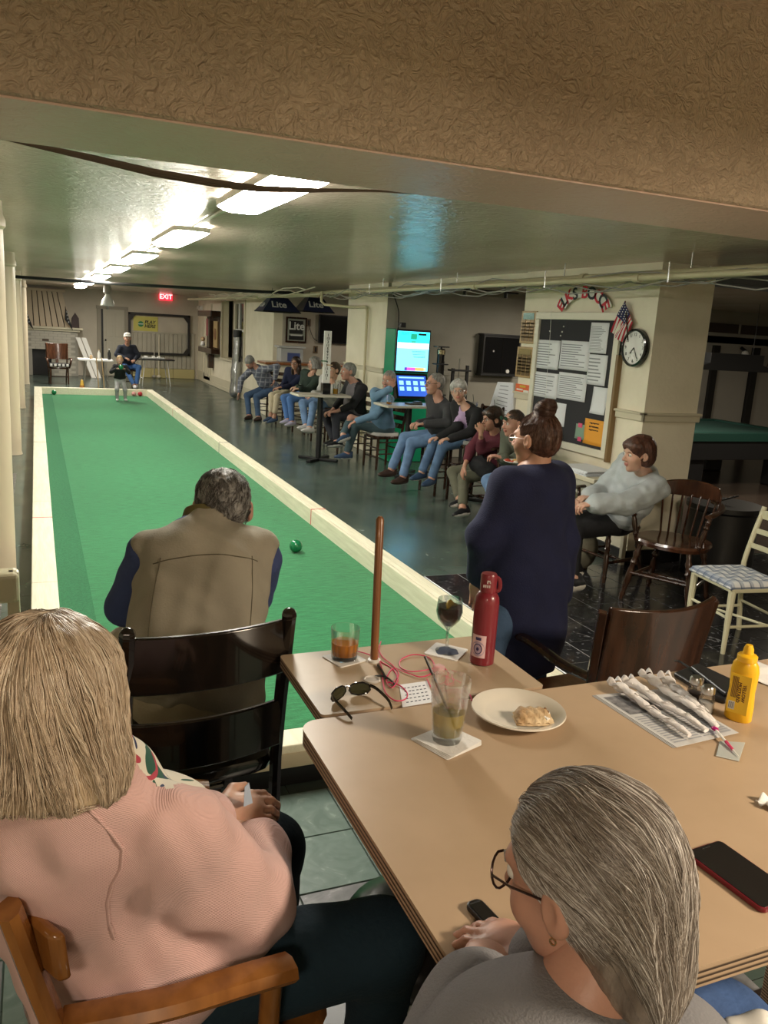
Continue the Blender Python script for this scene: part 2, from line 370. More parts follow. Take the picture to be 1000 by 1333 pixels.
# ---- pool room back wall: windows with black posts, dark band, white panels
m_panel = mat('pool_room_panel', (.36, .34, .30), rough=.5)
m_post = mat('black_post', (.015, .014, .013), rough=.5)
w2 = struct(MB().bb((10.6, 11.40, 2.02), (13, 11.46, 2.14)).build('window_2', m_post))
for i, x in enumerate((10.10, 11.02, 11.97, 12.9)):
    MB().bb((x, 11.37, .0), (x+.14, 11.45, 1.98)).build('window_post', m_post, w2)
for i, x in enumerate((10.24, 11.17, 12.12)):
    MB().bb((x, 11.43, .3), (x+.78, 11.465, 1.98)).build('window_panel', m_panel, w2)
    MB().bb((x, 11.415, 1.58), (x+.78, 11.43, 1.60)).build('window_bar', m_post, w2)
MB().bb((10.5, 11.36, 2.20), (13, 11.46, 2.36)).build('window_transom', mat('dark_brown', (.05, .035, .03), rough=.5), w2)
MB().bb((11.5, 11.35, 2.19), (11.54, 11.36, 2.37)).build('window_bar', m_panel, w2)
MB().bb((10.5, 11.40, 1.98), (13, 11.465, 2.20)).build('window_panel', m_panel, w2)

# ================================================================ pipes and wires
def wire_thing(name, label, cat, paths, rad, m, n=6, group=None, parts=None):
    if len(paths) == 1:
        return tag(MB().tube(paths[0], rad, n).build(name, m, smooth=True), label, cat, group)
    t = thing(name, label, cat, paths[0][0])
    for p in paths:
        MB().tube(np.array(p)-np.array(paths[0][0]), rad, n).build(parts or name, m, t, smooth=True)
    return t
def pipe(name, label, pts, r, m=m_pipe, joints=()):
    t = thing(name, label, 'pipe', pts[0])
    o = np.array(pts[0]); MB().tube(np.array(pts)-o, r, 10).build('run', m, t, smooth=True)
    for p, q in joints:
        d = np.array(q)-np.array(p); d = d/np.linalg.norm(d)
        MB().cyl(np.array(p)-o-d*.035, np.array(p)-o+d*.035, r*1.3, n=10).build('coupling', m, t, smooth=True)
    return t
PX = 4.42
def jl(x, z, ys): return [((x, y, z), (x, y+1, z)) for y in ys]
pipe('ceiling_pipe', 'thick cream painted pipe running along the ceiling above the seated spectators', [(PX, 2.4, 2.44), (PX, 8, 2.44), (PX, 13.2, 2.44)], .032, joints=jl(PX, 2.44, (3.6, 6.2, 9.1, 12)))
pipe('ceiling_pipe', 'thin cream painted pipe closest to the pillars beside the thick ceiling pipe', [(PX+.13, 2.4, 2.46), (PX+.13, 14.5, 2.46)], .022, joints=jl(PX+.13, 2.46, (4.4, 7.3, 10.4)))
pipe('ceiling_pipe', 'cream painted pipe hung slightly lower on the court side of the ceiling pipes', [(PX-.15, 2.4, 2.40), (PX-.15, 11, 2.41)], .024, joints=jl(PX-.15, 2.40, (3.0, 5.3, 7.9)))
pipe('ceiling_pipe', 'cream painted pipe running on along the far end of the court wall ceiling', [(4.30, 13.3, 2.40), (4.05, 24.5, 2.42)], .032, joints=[((4.2, 17, 2.405), (4.15, 20, 2.41))])
pipe('ceiling_pipe', 'bent cream pipe dropping from the ceiling and running down the far pillar', [(4.36, 13.3, 2.46), (4.36, 13.3, 2.30), (4.40, 13.25, 2.25), (4.72, 12.9, 2.23), (4.72, 12.2, 2.23), (4.72, 12.12, 2.18), (4.72, 12.12, .1)], .022)
tag(MB().tube([(-.6, 16.4, 2.43), (1.5, 16.0, 2.43), (3.8, 15.3, 2.45), (4.6, 15.1, 2.47)], .028, 8).build('black_ceiling_pipe', m_dark, smooth=True), 'long black pipe crossing under the ceiling above the far court', 'pipe')
# straps holding the pipes
for y, hn in ((3.1, 'nearest'), (4.9, 'second'), (6.5, 'third'), (8.6, 'fourth'), (10.8, 'last')):
    t = tag(MB().tube([(PX-.2, y, 2.5), (PX-.2, y, 2.36), (PX+.18, y, 2.40), (PX+.18, y, 2.5)], .006, 6).cyl((PX, y, 2.43), (PX, y, CZ), .006, n=6).build('pipe_hanger', m_steel, smooth=True), hn+' thin metal hanger strap from the beam holding the cream ceiling pipes', 'bracket', 'hangers of the cream ceiling pipes')
random.seed(11)
def sag(a, b, s, n=14, j=.0):
    a = np.array(a); b = np.array(b); out = []
    for i in range(n):
        u = i/(n-1); p = a*(1-u)+b*u; p[2] -= s*4*u*(1-u)
        if 0 < i < n-1: p += np.array([random.uniform(-j, j), 0, random.uniform(-j, j)])
        out.append(p)
    return out
t = thing('cable_bundle', 'loose bundle of grey cables lying along the cream ceiling pipes', 'cable', (PX, 2.6, 2.38))
for k in range(6):
    P = []
    x0 = PX+random.uniform(-.2, .22); 
    for i in range(26):
        y = 2.6+i*.42; P.append((x0+random.uniform(-.03, .03)-PX, y-2.6, 2.36+.05*math.sin(i*1.3+k)+random.uniform(-.012, .012)-2.38+k*.012))
    MB().tube(P, .006, 5).build('cable', mat('grey_cable', (.30, .29, .26), rough=.5), t, smooth=True)
t = thing('cable_bundle', 'white cables looping up along the far ceiling near the black pipe', 'cable', (4.1, 13, 2.45))
for k in range(3):
    MB().tube([(0.1*k-.1+.05*math.sin(i*1.9+k), i*.62, .06*math.sin(i*1.1+k*2)) for i in range(14)], .010, 5).build('cable', m_trim, t, smooth=True)
# cables sagging across under the near beam
bz = 2.315
t = thing('sagging_cables', 'bundle of thin dark cables sagging across the ceiling just beyond the beam', 'cable', (-.4, 2.44, 2.36))
Q = lambda x, y, Y: on_y(x, y, Y)
m_cab = mat('brown_cable', (.16, .12, .09), rough=.5)
offs = [(0, 0), (0, 3), (2, 7), (-2, 5), (4, 11), (1, 9)]
for k, (dx, dy) in enumerate(offs):
    Y = 2.42+.012*k
    pts = [Q(x, y+dy*.7*math.sin(max(0, min(1, (x+10)/480))*PI), Y) for x, y in ((-30, 172), (40, 187), (120, 203), (200, 221), (280, 235), (340, 243), (400, 246), (440, 247), (500, 249), (560, 253))]
    MB().tube(np.array(pts)-np.array([-.4, 2.44, 2.36]), .0035, 5).build('cable', m_cab, t, smooth=True)
# ================================================================ lights
m_diff = mat('tube_diffuser', (.9, .9, .88), rough=.4, emit=(1.0, .95, .84), estr=66)
for k, fy in enumerate(FIX_Y):
    lab = ['white wraparound ceiling light nearest the beam, partly behind sagging cables', 'second white ceiling light from the beam over the court', 'third white ceiling light from the beam over the court',
           'fourth white ceiling light from the beam over the court', 'fifth white ceiling light from the beam over the court', 'sixth white ceiling light from the beam over the court', 'seventh white ceiling light, closest to the fireplace wall'][k]
    t = thing('ceiling_light', lab, 'light', (FIX_X, fy, 2.50), 0, 'ceiling lights in a row over the court')
    MB().bb((-.11, -.60, .055), (.11, .60, .08)).build('housing', m_white, t, bevel=.01)
    oc = lambda w, l, c, z: [(x, y, z) for x, y in ((-w, -l+c), (-w+c, -l), (w-c, -l), (w, -l+c), (w, l-c), (w-c, l), (-w+c, l), (-w, l-c))]
    V8 = oc(.135, .70, .05, .058)+oc(.13, .69, .05, .025)+oc(.095, .65, .045, .0)
    MB().add(V8, [(k, (k+1) % 8, 8+(k+1) % 8, 8+k) for k in range(8)]).build('side_frame', m_white, t)
    MB().add(V8, [tuple(range(23, 15, -1))]+[(8+k, 8+(k+1) % 8, 16+(k+1) % 8, 16+k) for k in range(8)]).build('diffuser', m_diff, t)
for k in range(6):
    y0 = FIX_Y[k]+.70; y1 = FIX_Y[k+1]-.70
    tag(MB().cyl((FIX_X, y0, CZ-.02), (FIX_X, y1, CZ-.02), .012, n=8).build('conduit', m_pipe, smooth=True), 'thin painted conduit joining the '+['first and second', 'second and third', 'third and fourth', 'fourth and fifth', 'fifth and sixth', 'sixth and last'][k]+' ceiling lights from the beam', 'conduit', 'conduits between the court lights')
# small white box on the beam edge, emergency lamp
tag(MB().box(on_y(610, 262, 2.52)*[1, 1, 0]+np.array([0, .08, CZ-.035]), (.10, .12, .07)).build('junction_box', m_white, bevel=.004), 'small cream electrical box on the ceiling just beyond the beam', 'box')
# ================================================================ COURT
def carpet_mat():
    m = mat('green_carpet', (.035, .30, .11), rough=.95, spec=.1, sheen=.15); N, L, b = nodes(m)
    tc = N.new('ShaderNodeTexCoord')
    n = N.new('ShaderNodeTexNoise'); n.inputs['Scale'].default_value = 130; n.inputs['Detail'].default_value = 3; L.new(tc.outputs['Object'], n.inputs[0])
    mp = N.new('ShaderNodeMapping'); mp.inputs['Scale'].default_value = (6, 40, 1); L.new(tc.outputs['Object'], mp.inputs[0])
    n2 = N.new('ShaderNodeTexNoise'); n2.inputs['Scale'].default_value = 1.6; n2.inputs['Detail'].default_value = 6; L.new(mp.outputs[0], n2.inputs[0])
    n3 = N.new('ShaderNodeTexNoise'); n3.inputs['Scale'].default_value = .8; L.new(tc.outputs['Object'], n3.inputs[0])
    a = N.new('ShaderNodeMath'); a.operation = 'MULTIPLY_ADD'; L.new(n.outputs[0], a.inputs[0]); a.inputs[1].default_value = .5; L.new(n2.outputs[0], a.inputs[2])
    r = N.new('ShaderNodeValToRGB'); e = r.color_ramp.elements; e[0].position = .5; e[1].position = 1.0
    e[0].color = (.018, .115, .044, 1); e[1].color = (.038, .225, .092, 1); L.new(a.outputs[0], r.inputs[0]); L.new(r.outputs[0], b.inputs['Base Color'])
    bp = N.new('ShaderNodeBump'); bp.inputs['Strength'].default_value = .5; bp.inputs['Distance'].default_value = .004; L.new(n.outputs[0], bp.inputs['Height']); L.new(bp.outputs[0], b.inputs['Normal'])
    return m
m_carpet = carpet_mat()
m_rail = mat('cream_timber', (.72, .68, .52), rough=.5, cols=((.64, .60, .45), (.78, .74, .58)), vscale=7, stretch=(6, .5, 6), bump=.2, bscale=20)
m_railg = mat('pale_timber_face', (.50, .42, .29), rough=.55)
m_red = mat('red_paint_line', (.55, .03, .03), rough=.5)
ct = thing('bocce_court', 'long bocce court with green carpet inside cream timber rails', 'court', (1.2, 11.7, 0))
def cbb(name, a, b, m, bv=.006, par=ct):
    o = np.array([1.2, 11.7, 0]); return MB().bb(np.array(a)-o, np.array(b)-o).build(name, m, par, bevel=bv)
CY0, CY1 = 2.98, 20.02
cbb('carpet', (.08, CY0+.1, .0), (2.36, CY1, .05), m_carpet, 0)
m_edge_band = mat('dark_green_band', (.02, .15, .06), rough=.95, bump=.5, bscale=130, cols=((.015, .105, .042), (.028, .165, .07)), vscale=60)
cbb('dark_edge_band', (.08, 3.1, .05), (.29, CY1, .0535), m_edge_band, 0)  # darker green band along the left edge of the carpet
def railrun(x0, x1, y0, y1, n, horiz=False):
    for i in range(n):
        a = y0+(y1-y0)*i/n+.0015; b = y0+(y1-y0)*(i+1)/n-.0015
        cbb('rail_board', (x0, a, 0.0), (x1, b, .20), m_rail)
        if not horiz and x0 > 1:
            for gx, w in ((x0+.022, .004), (x0+.060, .0025), (x0+.105, .0025)):
                pass
railrun(-.075, .08, CY0, CY1+.15, 7)
# the right hand rail is three boards side by side, joints open
for (x0, x1, z) in ((2.36, 2.385, .197), (2.3875, 2.435, .20), (2.4375, 2.50, .199)):
    for i in range(7):
        a = CY0+(CY1+.15-CY0)*i/7+.0015; b = CY0+(CY1+.15-CY0)*(i+1)/7-.0015
        cbb('rail_board', (x0, a, 0), (x1, b, z), m_rail, .003)
cbb('rail_board', (.08, CY1, 0), (2.36, CY1+.15, .20), m_rail)
cbb('rail_board', (.08, CY0, .10), (2.36, CY0+.14, .20), m_rail)
cbb('rail_face', (-.07, CY0-.006, .10), (2.49, CY0, .165), m_railg, .002)
cbb('kick_board', (-.07, CY0+.03, 0), (2.49, CY0+.05, .10), m_dark, 0)
for yy, full in ((7.25, 1), (11.6, 0), (16.0, 1)):
    m = m_red if full else m_dark
    cbb('foul_line', (2.3585, yy-.008, .05), (2.36, yy+.008, .20), m, 0)
    cbb('foul_line', (2.36, yy-.008, .1985), (2.50, yy+.008, .2012), m, 0)
    cbb('foul_line', (-.075, yy-.008, .198), (.08, yy+.008, .2008), m, 0)
def ball(x, y, r, m, label, g=None):
    o = MB().sphere((0, 0, 0), r, 24).build('bocce_ball', m, smooth='all'); o.location = (x, y, .0505+r+(.0035 if x < .4 else 0))
    return tag(o, label, 'ball', g)
m_bg = mat('green_ball', (.01, .16, .06), rough=.12, coat=.5); m_br = mat('red_ball', (.42, .02, .03), rough=.15, coat=.5)
m_bp = mat('pink_ball', (.62, .28, .28), rough=.2, coat=.5)
p = on_z(385, 719, .05); ball(p[0], p[1], .054, m_bg, 'dark green bocce ball resting mid court on the green carpet')
p = on_z(69, 513.5, .05); ball(p[0]+.02, p[1]-.1, .054, m_bg, 'green bocce ball in the far corner of the court')
p = on_z(183, 515.5, .05); ball(p[0]-.02, p[1]-.1, .054, m_br, 'red bocce ball against the far rail of the court')
ball(p[0]-.16, p[1]-.08, .05, m_bp, 'pale pink ball beside the red bocce ball at the far rail')
# ================================================================ FURNITURE
def wood(name, c0, c1, rough=.28, stretch=(3, 3, .6), coat=.3):
    return mat(name, c0, rough=rough, coat=coat, cols=(c0, c1), vscale=9, stretch=stretch)
w_dark = wood('dark_walnut', (.020, .009, .005), (.055, .022, .011), rough=.22)
w_mahog = wood('mahogany', (.035, .013, .007), (.10, .038, .018), rough=.2)
w_black = wood('black_lacquer', (.006, .005, .004), (.014, .009, .007), rough=.16, coat=.5)
w_honey = wood('honey_wood', (.20, .075, .018), (.34, .14, .035), rough=.25)
w_seat = wood('worn_oak_seat', (.22, .075, .025), (.36, .14, .05), rough=.3)
m_cushw = mat('pale_cushion', (.62, .60, .58), rough=.9, bump=.3, bscale=60)
def turned(mb, a, b, r, prof=None):
    a = np.array(a, float); b = np.array(b, float); L = np.linalg.norm(b-a); d = (b-a)/L
    prof = prof or [(.7, 0), (.75, .06), (1.0, .10), (.75, .14), (.85, .2), (1.15, .38), (1.0, .52), (.8, .60), (1.25, .64), (.85, .69), (.9, .74), (1.2, .80), (.8, .85), (.95, 1)]
    q = Vector((0, 0, 1)).rotation_difference(Vector(d)); R = np.array(q.to_matrix())
    mb.lathe([(p*r, t*L) for p, t in prof], a, 10, R)
    return mb
def bent(pts, n=12):
    P = np.array(pts, float); m = len(P); out = []
    for i in range(n):
        u = i/(n-1)*(m-1); k = min(int(u), m-2); t = u-k
        p0 = P[max(k-1, 0)]; p1 = P[k]; p2 = P[k+1]; p3 = P[min(k+2, m-1)]
        out.append(.5*((2*p1)+(-p0+p2)*t+(2*p0-5*p1+4*p2-p3)*t*t+(-p0+3*p1-3*p2+p3)*t**3))
    return out
def slab_curve(mb, w, z0, z1, y, curve, th=.02, n=14, lean=0.0, top=None):
    # curved back panel from x=-w to w, bulging to +y
    vs = []; 
    for i in range(n+1):
        u = -1+2*i/n; x = u*w; yy = y+curve*(1-u*u); zt = z1+(top(u) if top else 0)
        for (dy, z) in ((0, z0), (th, z0), (th, zt), (0, zt)): vs.append((x, yy+dy+lean*(z-z0), z))
    fs = []
    for i in range(n):
        for k in range(4): fs.append((i*4+k, i*4+(k+1) % 4, (i+1)*4+(k+1) % 4, (i+1)*4+k))
    fs += [(0, 1, 2, 3), (n*4+3, n*4+2, n*4+1, n*4)]
    return mb.add(vs, fs)
def seat_mesh(w, d, z, th=.035, n=20, round_=3.0, dip=.012):
    mb = MB(); vs = []; rings = 5
    def outline(t, k): 
        c, s_ = math.cos(t), math.sin(t); e = 2/round_
        return (w*k*abs(c)**e*(1 if c >= 0 else -1), d*k*abs(s_)**e*(1 if s_ >= 0 else -1))
    lay = [(.0, z-dip), (.5, z-dip*.9), (.85, z-.002), (.97, z), (1, z-th*.4), (.97, z-th), (0, z-th)]
    for k, zz in lay:
        for i in range(n): x, y = outline(2*PI*i/n, max(k, .001)); vs.append((x, y, zz))
    fs = [(j*n+i, j*n+(i+1) % n, (j+1)*n+(i+1) % n, (j+1)*n+i) for j in range(len(lay)-1) for i in range(n)]
    return mb.add(vs, fs)
# ---------- Windsor arm chair, sitter faces -Y
def windsor(label, loc, rz, group='dark wooden Windsor armchairs', sh=.45, sc=1.0):
    t = thing('windsor_armchair', label, 'chair', loc, rz, group)
    seat_mesh(.25, .225, sh, .04, round_=2.6, dip=.014).build('seat', w_mahog, t, smooth=True)
    for sx in (-1, 1):
        turned(MB(), (sx*.235, -.215, 0), (sx*.165, -.15, sh-.03), .022).build('leg', w_dark, t, smooth=True)
        turned(MB(), (sx*.215, .225, 0), (sx*.15, .16, sh-.03), .022).build('leg', w_dark, t, smooth=True)
        turned(MB(), (sx*.215, -.185, .16), (sx*.195, .19, .17), .014, [(.6, 0), (1, .3), (1.2, .5), (1, .7), (.6, 1)]).build('stretcher', w_dark, t, smooth=True)
        turned(MB(), (sx*.215, -.13, sh-.01), (sx*.265, -.13, sh+.235), .018).build('arm_post', w_dark, t, smooth=True)
        MB().tube(bent([(sx*.27, -.20, sh+.235), (sx*.285, -.12, sh+.245), (sx*.275, .02, sh+.25), (sx*.235, .16, sh+.26), (sx*.16, .225, sh+.27)]), .02, 8, flat=(1.3, .7)).build('arm', w_dark, t, smooth=True)
    turned(MB(), (-.2, 0, .165), (.2, 0, .165), .014, [(.6, 0), (1, .3), (1.2, .5), (1, .7), (.6, 1)]).build('stretcher', w_dark, t, smooth=True)
    MB().tube([(x, -.195, .20) for x in (-.2, 0, .2)], .012, 8).build('stretcher', w_dark, t, smooth=True)
    for i in range(7):
        u = -1+2*i/6; MB().tube([(u*.15, .155+.02*(1-u*u), sh-.01), (u*.19, .215+.045*(1-u*u), sh+.285)], .0075, 7).build('spindle', w_mahog, t, smooth=True)
    slab_curve(MB(), .215, sh+.27, sh+.345, .20, .06, .026, 16, .12, lambda u: .045*(1-u*u)**.6 if abs(u) < .98 else -.03).build('crest_rail', w_mahog, t, bevel=.008, smooth=True)
    return t
# ---------- ladder-back bar stool, sitter faces -Y
def back_stool(name, label, loc, rz, sh=.72, top=1.13, w=.2, m=w_black, group=None, cushion=None, slats=2, mid=None):
    t = thing(name, label, 'stool' if sh > .55 else 'chair', loc, rz, group)
    seat_mesh(w+.015, .2, sh, .04, round_=6, dip=.01).build('seat', m, t, smooth=True)
    if cushion: seat_mesh(w, .19, sh+.045, .045, round_=5, dip=-.01).build('cushion', cushion, t, smooth=True)
    for sx in (-1, 1):
        MB().tube([(sx*(w+.0), .185, 0), (sx*(w), .19, sh), (sx*(w), .205, sh+.15), (sx*w, .25, top)], [.018, .018, .019, .02], 8).sphere((sx*w, .25, top), .021, 8).build('back_post', m, t, smooth=True)
        MB().tube([(sx*(w-.01), -.185, 0), (sx*(w-.01), -.175, sh-.02)], [.017, .02], 8).build('leg', m, t, smooth=True)
        for z in (.22, .38): MB().cyl((sx*(w-.005), -.18, z), (sx*(w-.005), .185, z), .009, n=8).build('rung', m, t, smooth=True)
    for z in (.17, .30, .43):
        if z < sh-.12: MB().cyl((-w, -.18, z), (w, -.18, z), .011, n=8).build('rung', m, t, smooth=True)
    MB().cyl((-w, .188, .28), (w, .188, .28), .010, n=8).build('rung', m, t, smooth=True)
    zs = [top-.13*(i+.5)/1 - .0 for i in range(0)]
    H = top-sh
    if slats == 2:
        slab_curve(MB(), w, top-.16, top-.01, .232, .035, .016, 14, -.0, None).build('back_slat', m, t, bevel=.004, smooth=True)
        slab_curve(MB(), w, top-.385, top-.25, .205, .035, .016, 14, -.0, None).build('back_slat', m, t, bevel=.004, smooth=True)
    else:
        for i in range(slats):
            z = sh+.12+(H-.16)*i/max(1, slats-1); slab_curve(MB(), w, z-.03, z+.04, .215+.02*i, .02, .014, 10).build('back_slat', m, t, bevel=.004, smooth=True)
    return t
# ---------- captain armchair, sitter faces -Y
def captain(name, label, loc, rz, mw, ms, sh=.45, group=None, top=.90, w=.27):
    t = thing(name, label, 'chair', loc, rz, group)
    seat_mesh(.25, .235, sh, .045, round_=4, dip=.015).build('seat', ms, t, smooth=True)
    for sx in (-1, 1):
        MB().tube([(sx*.22, -.2, 0), (sx*.215, -.19, sh-.03)], [.02, .024], 4).build('leg', mw, t, bevel=.004)
        MB().tube(bent([(sx*.215, .235, 0), (sx*.22, .20, sh*.6), (sx*.235, .20, sh), (sx*.27, .27, top-.02)], 10), .024, 4, flat=(1.1, .8)).build('back_post', mw, t, bevel=.004)
        MB().tube(bent([(sx*.235, .215, sh+.20), (sx*.27, .08, sh+.205), (sx*.30, -.08, sh+.235), (sx*.305, -.185, sh+.225), (sx*.29, -.235, sh+.17), (sx*.265, -.22, sh+.06), (sx*.245, -.17, sh-.01)], 22), .021, 8, flat=(1.25, .8)).build('arm', mw, t, smooth=True)
        MB().cyl((sx*.215, -.19, .18), (sx*.215, .22, .18), .012, n=8).build('stretcher', mw, t, smooth=True)
    MB().cyl((-.21, .0, .18), (.21, .0, .18), .012, n=8).build('stretcher', mw, t, smooth=True)
    slab_curve(MB(), w, sh+.185, top, .235, .06, .024, 20, .12, lambda u: -.012*(1-u*u)).build('back_panel', mw, t, bevel=.006, smooth=True)
    slab_curve(MB(), .035, sh-.02, sh+.2, .245, .0, .018, 3, .14).build('back_splat', mw, t, bevel=.003)
    for sx in (-1, 1): MB().sphere((sx*(w-.03), .247, sh+.24), .008, 8).build('bolt', m_dark, t, smooth=True)
    return t
# ---- placements near
windsor('empty dark brown Windsor armchair with glossy crest rail beside the white chair', (4.40, 4.68, 0), math.radians(-62)).scale = (1.1, 1.1, 1.08)
windsor('dark Windsor armchair the woman in the pale grey jacket sits in', (4.38, 5.42, 0), math.radians(-84))
captain('wooden_armchair', 'dark curved-back wooden armchair with worn orange seat, behind the long plywood table', (2.10, 2.53, 0), math.radians(182), w_dark, w_seat, sh=.48, top=.985, w=.25)
back_stool('ladder_back_stool', 'tall black lacquered ladder-back stool the man in the khaki vest sits on', (.355, 2.19, 0), math.radians(187), sh=.72, top=1.155, w=.208)
# ---- white chair with plaid cushion
m_cch = mat('cream_chair_paint', (.62, .60, .42), rough=.35)
def plaid(name, base, c1, c2, sx, sy=None, axes=('X', 'Z'), w=.5, rough=.9):
    m = mat(name, base, rough=rough, bump=.15, bscale=200); N, L, b = nodes(m)
    tc = N.new('ShaderNodeTexCoord'); sp = N.new('ShaderNodeSeparateXYZ'); L.new(tc.outputs['Object'], sp.inputs[0])
    def stripe(ax, s, thr):
        a = N.new('ShaderNodeMath'); a.operation = 'MULTIPLY'; L.new(sp.outputs[ax], a.inputs[0]); a.inputs[1].default_value = s
        f = N.new('ShaderNodeMath'); f.operation = 'FRACT'; L.new(a.outputs[0], f.inputs[0])
        g = N.new('ShaderNodeMath'); g.operation = 'LESS_THAN'; L.new(f.outputs[0], g.inputs[0]); g.inputs[1].default_value = thr; return g
    m1 = None; prev = None
    for ax, s, c, thr in ((axes[0], sx, c1, w), (axes[1], sy or sx, c1, w), (axes[0], (sx), c2, .12), (axes[1], (sy or sx), c2, .12)):
        g = stripe(ax, s, thr); mx = N.new('ShaderNodeMix'); mx.data_type = 'RGBA'
        h = N.new('ShaderNodeMath'); h.operation = 'MULTIPLY'; h.inputs[1].default_value = .55; L.new(g.outputs[0], h.inputs[0]); L.new(h.outputs[0], mx.inputs[0])
        if prev: L.new(prev, mx.inputs[6])
        else: mx.inputs[6].default_value = (*base, 1)
        mx.inputs[7].default_value = (*c, 1); prev = mx.outputs[2]
    L.new(prev, b.inputs['Base Color']); return m
def white_chair():
    t = thing('kitchen_chair', 'cream painted kitchen chair with a blue and white plaid seat cushion', 'chair', (4.22, 3.86, 0), math.radians(-98))
    m = m_cch
    MB().bb((-.215, -.2, .41), (.215, .2, .44)).build('seat', m, t, bevel=.008)
    for sx in (-1, 1):
        MB().tube([(sx*.2, -.19, 0), (sx*.195, -.185, .42)], [.014, .024], 8).build('leg', m, t, smooth=True)
        MB().tube(bent([(sx*.195, .235, 0), (sx*.195, .19, .42), (sx*.195, .21, .6), (sx*.2, .29, .88)], 10), [.017]*10, 8).build('back_post', m, t, smooth=True)
        for z in (.18,): MB().cyl((sx*.197, -.187, z), (sx*.195, .21, z), .010, n=8).build('stretcher', m, t, smooth=True)
    MB().cyl((-.2, -.05, .18), (.2, .12, .18), .009, n=8).build('stretcher', m, t, smooth=True)
    MB().cyl((-.2, -.187, .24), (.2, -.187, .24), .010, n=8).build('stretcher', m, t, smooth=True)
    MB().cyl((-.2, .21, .22), (.2, .21, .22), .010, n=8).build('stretcher', m, t, smooth=True)
    for z0, z1, y in ((.60, .635, .205), (.70, .735, .235), (.80, .86, .265)): slab_curve(MB(), .2, z0, z1, y, .015, .014, 8).build('back_slat', m, t, bevel=.003, smooth=True)
    c = MB()
    def f(u, v):
        x = (u-.5)*.44; y = (v-.5)*.42; e = min(1, 14*min(u, 1-u, v, 1-v)); q = .006*math.cos(u*6*PI)*math.cos(v*6*PI)
        return (x, y-.01, .442+.035*e**.5+q*e)
    c.grid(f, 29, 29); 
    cu = c.build('cushion', plaid('plaid_cushion', (.72, .74, .76), (.20, .26, .38), (.06, .09, .16), 14, axes=('X', 'Y'), w=.4), t, smooth='all')
    md = cu.modifiers.new('s', 'SOLIDIFY'); md.thickness = .03; md.offset = -1
    for sx in (-1, 1): MB().tube(bent([(sx*.2, .19, .46), (sx*.215, .225, .45), (sx*.21, .24, .38)]), .004, 5).sphere((sx*.2, .2, .475), .014, 6).build('cushion_tie', m_white, t, smooth=True)
white_chair()
# ---- near tables
m_table = mat('tan_laminate', (.50, .36, .24), rough=.34, spec=.45, cols=((.40, .29, .19), (.46, .335, .225)), vscale=5)
m_table2 = mat('tan_laminate_far', (.50, .38, .26), rough=.32, cols=((.41, .31, .21), (.48, .37, .255)), vscale=7)
m_ply = mat('plywood_edge', (.33, .24, .15), rough=.5)
def plynodes():
    N, L, b = nodes(m_ply); tc = N.new('ShaderNodeTexCoord'); sp = N.new('ShaderNodeSeparateXYZ'); L.new(tc.outputs['Object'], sp.inputs[0])
    a = N.new('ShaderNodeMath'); a.operation = 'MULTIPLY'; L.new(sp.outputs['Z'], a.inputs[0]); a.inputs[1].default_value = 105
    f = N.new('ShaderNodeMath'); f.operation = 'FRACT'; L.new(a.outputs[0], f.inputs[0])
    r = N.new('ShaderNodeValToRGB'); r.color_ramp.interpolation = 'LINEAR'; e = r.color_ramp.elements; e[0].color = (.05, .03, .02, 1); e[0].position = .3; e[1].color = (.42, .30, .20, 1); e[1].position = .6
    L.new(f.outputs[0], r.inputs[0]); L.new(r.outputs[0], b.inputs['Base Color'])
plynodes()
TZ = 1.05
def rrect(x0, y0, x1, y1, r, n=6):
    P = []
    for cx, cy, a0 in ((x1-r, y1-r, 0), (x0+r, y1-r, PI/2), (x0+r, y0+r, PI), (x1-r, y0+r, 1.5*PI)):
        for i in range(n+1): a = a0+PI/2*i/n; P.append((cx+r*math.cos(a), cy+r*math.sin(a)))
    return P
def plytable(name, label, x0, y0, x1, y1, m, r, h=TZ, th=.036):
    cx, cy = (x0+x1)/2, (y0+y1)/2
    t = thing(name, label, 'table', (cx, cy, 0))
    P = [(a-cx, b-cy) for a, b in rrect(x0, y0, x1, y1, r)]
    MB().prism(P, h-.0025, h).build('laminate_top', m, t)
    MB().prism([(a*.9995, b*.9995) for a, b in P], h-th, h-.0025).build('plywood_core', m_ply, t)
    return t, cx, cy
tB, bx, by = plytable('long_plywood_table', 'long tan topped plywood table with rounded corner, nearest the camera', .505, .725, 2.35, 1.585, m_table, .045)
for lx in (.72, 1.9):
    MB().bb((lx-bx, .86-by, .02), (lx+.09-bx, 1.42-by, TZ-.036)).build('trestle_panel', m_ply, tB, bevel=.004)
    MB().bb((lx-.06-bx, .82-by, 0), (lx+.15-bx, 1.46-by, .04)).build('trestle_foot', m_ply, tB, bevel=.004)
tA, ax_, ay_ = plytable('small_plywood_table', 'small tan topped table with drinks standing between long table and court', .565, 1.60, 1.155, 1.955, m_table2, .012, th=.03)
MB().cyl((0, 0, .03), (0, 0, TZ-.03), .035, n=16).build('pedestal', m_dark, tA, smooth=True)
MB().lathe([(.2, 0), (.2, .012), (.06, .03), (.04, .06)], (0, 0, 0), 24).build('pedestal_foot', m_dark, tA, smooth=True)
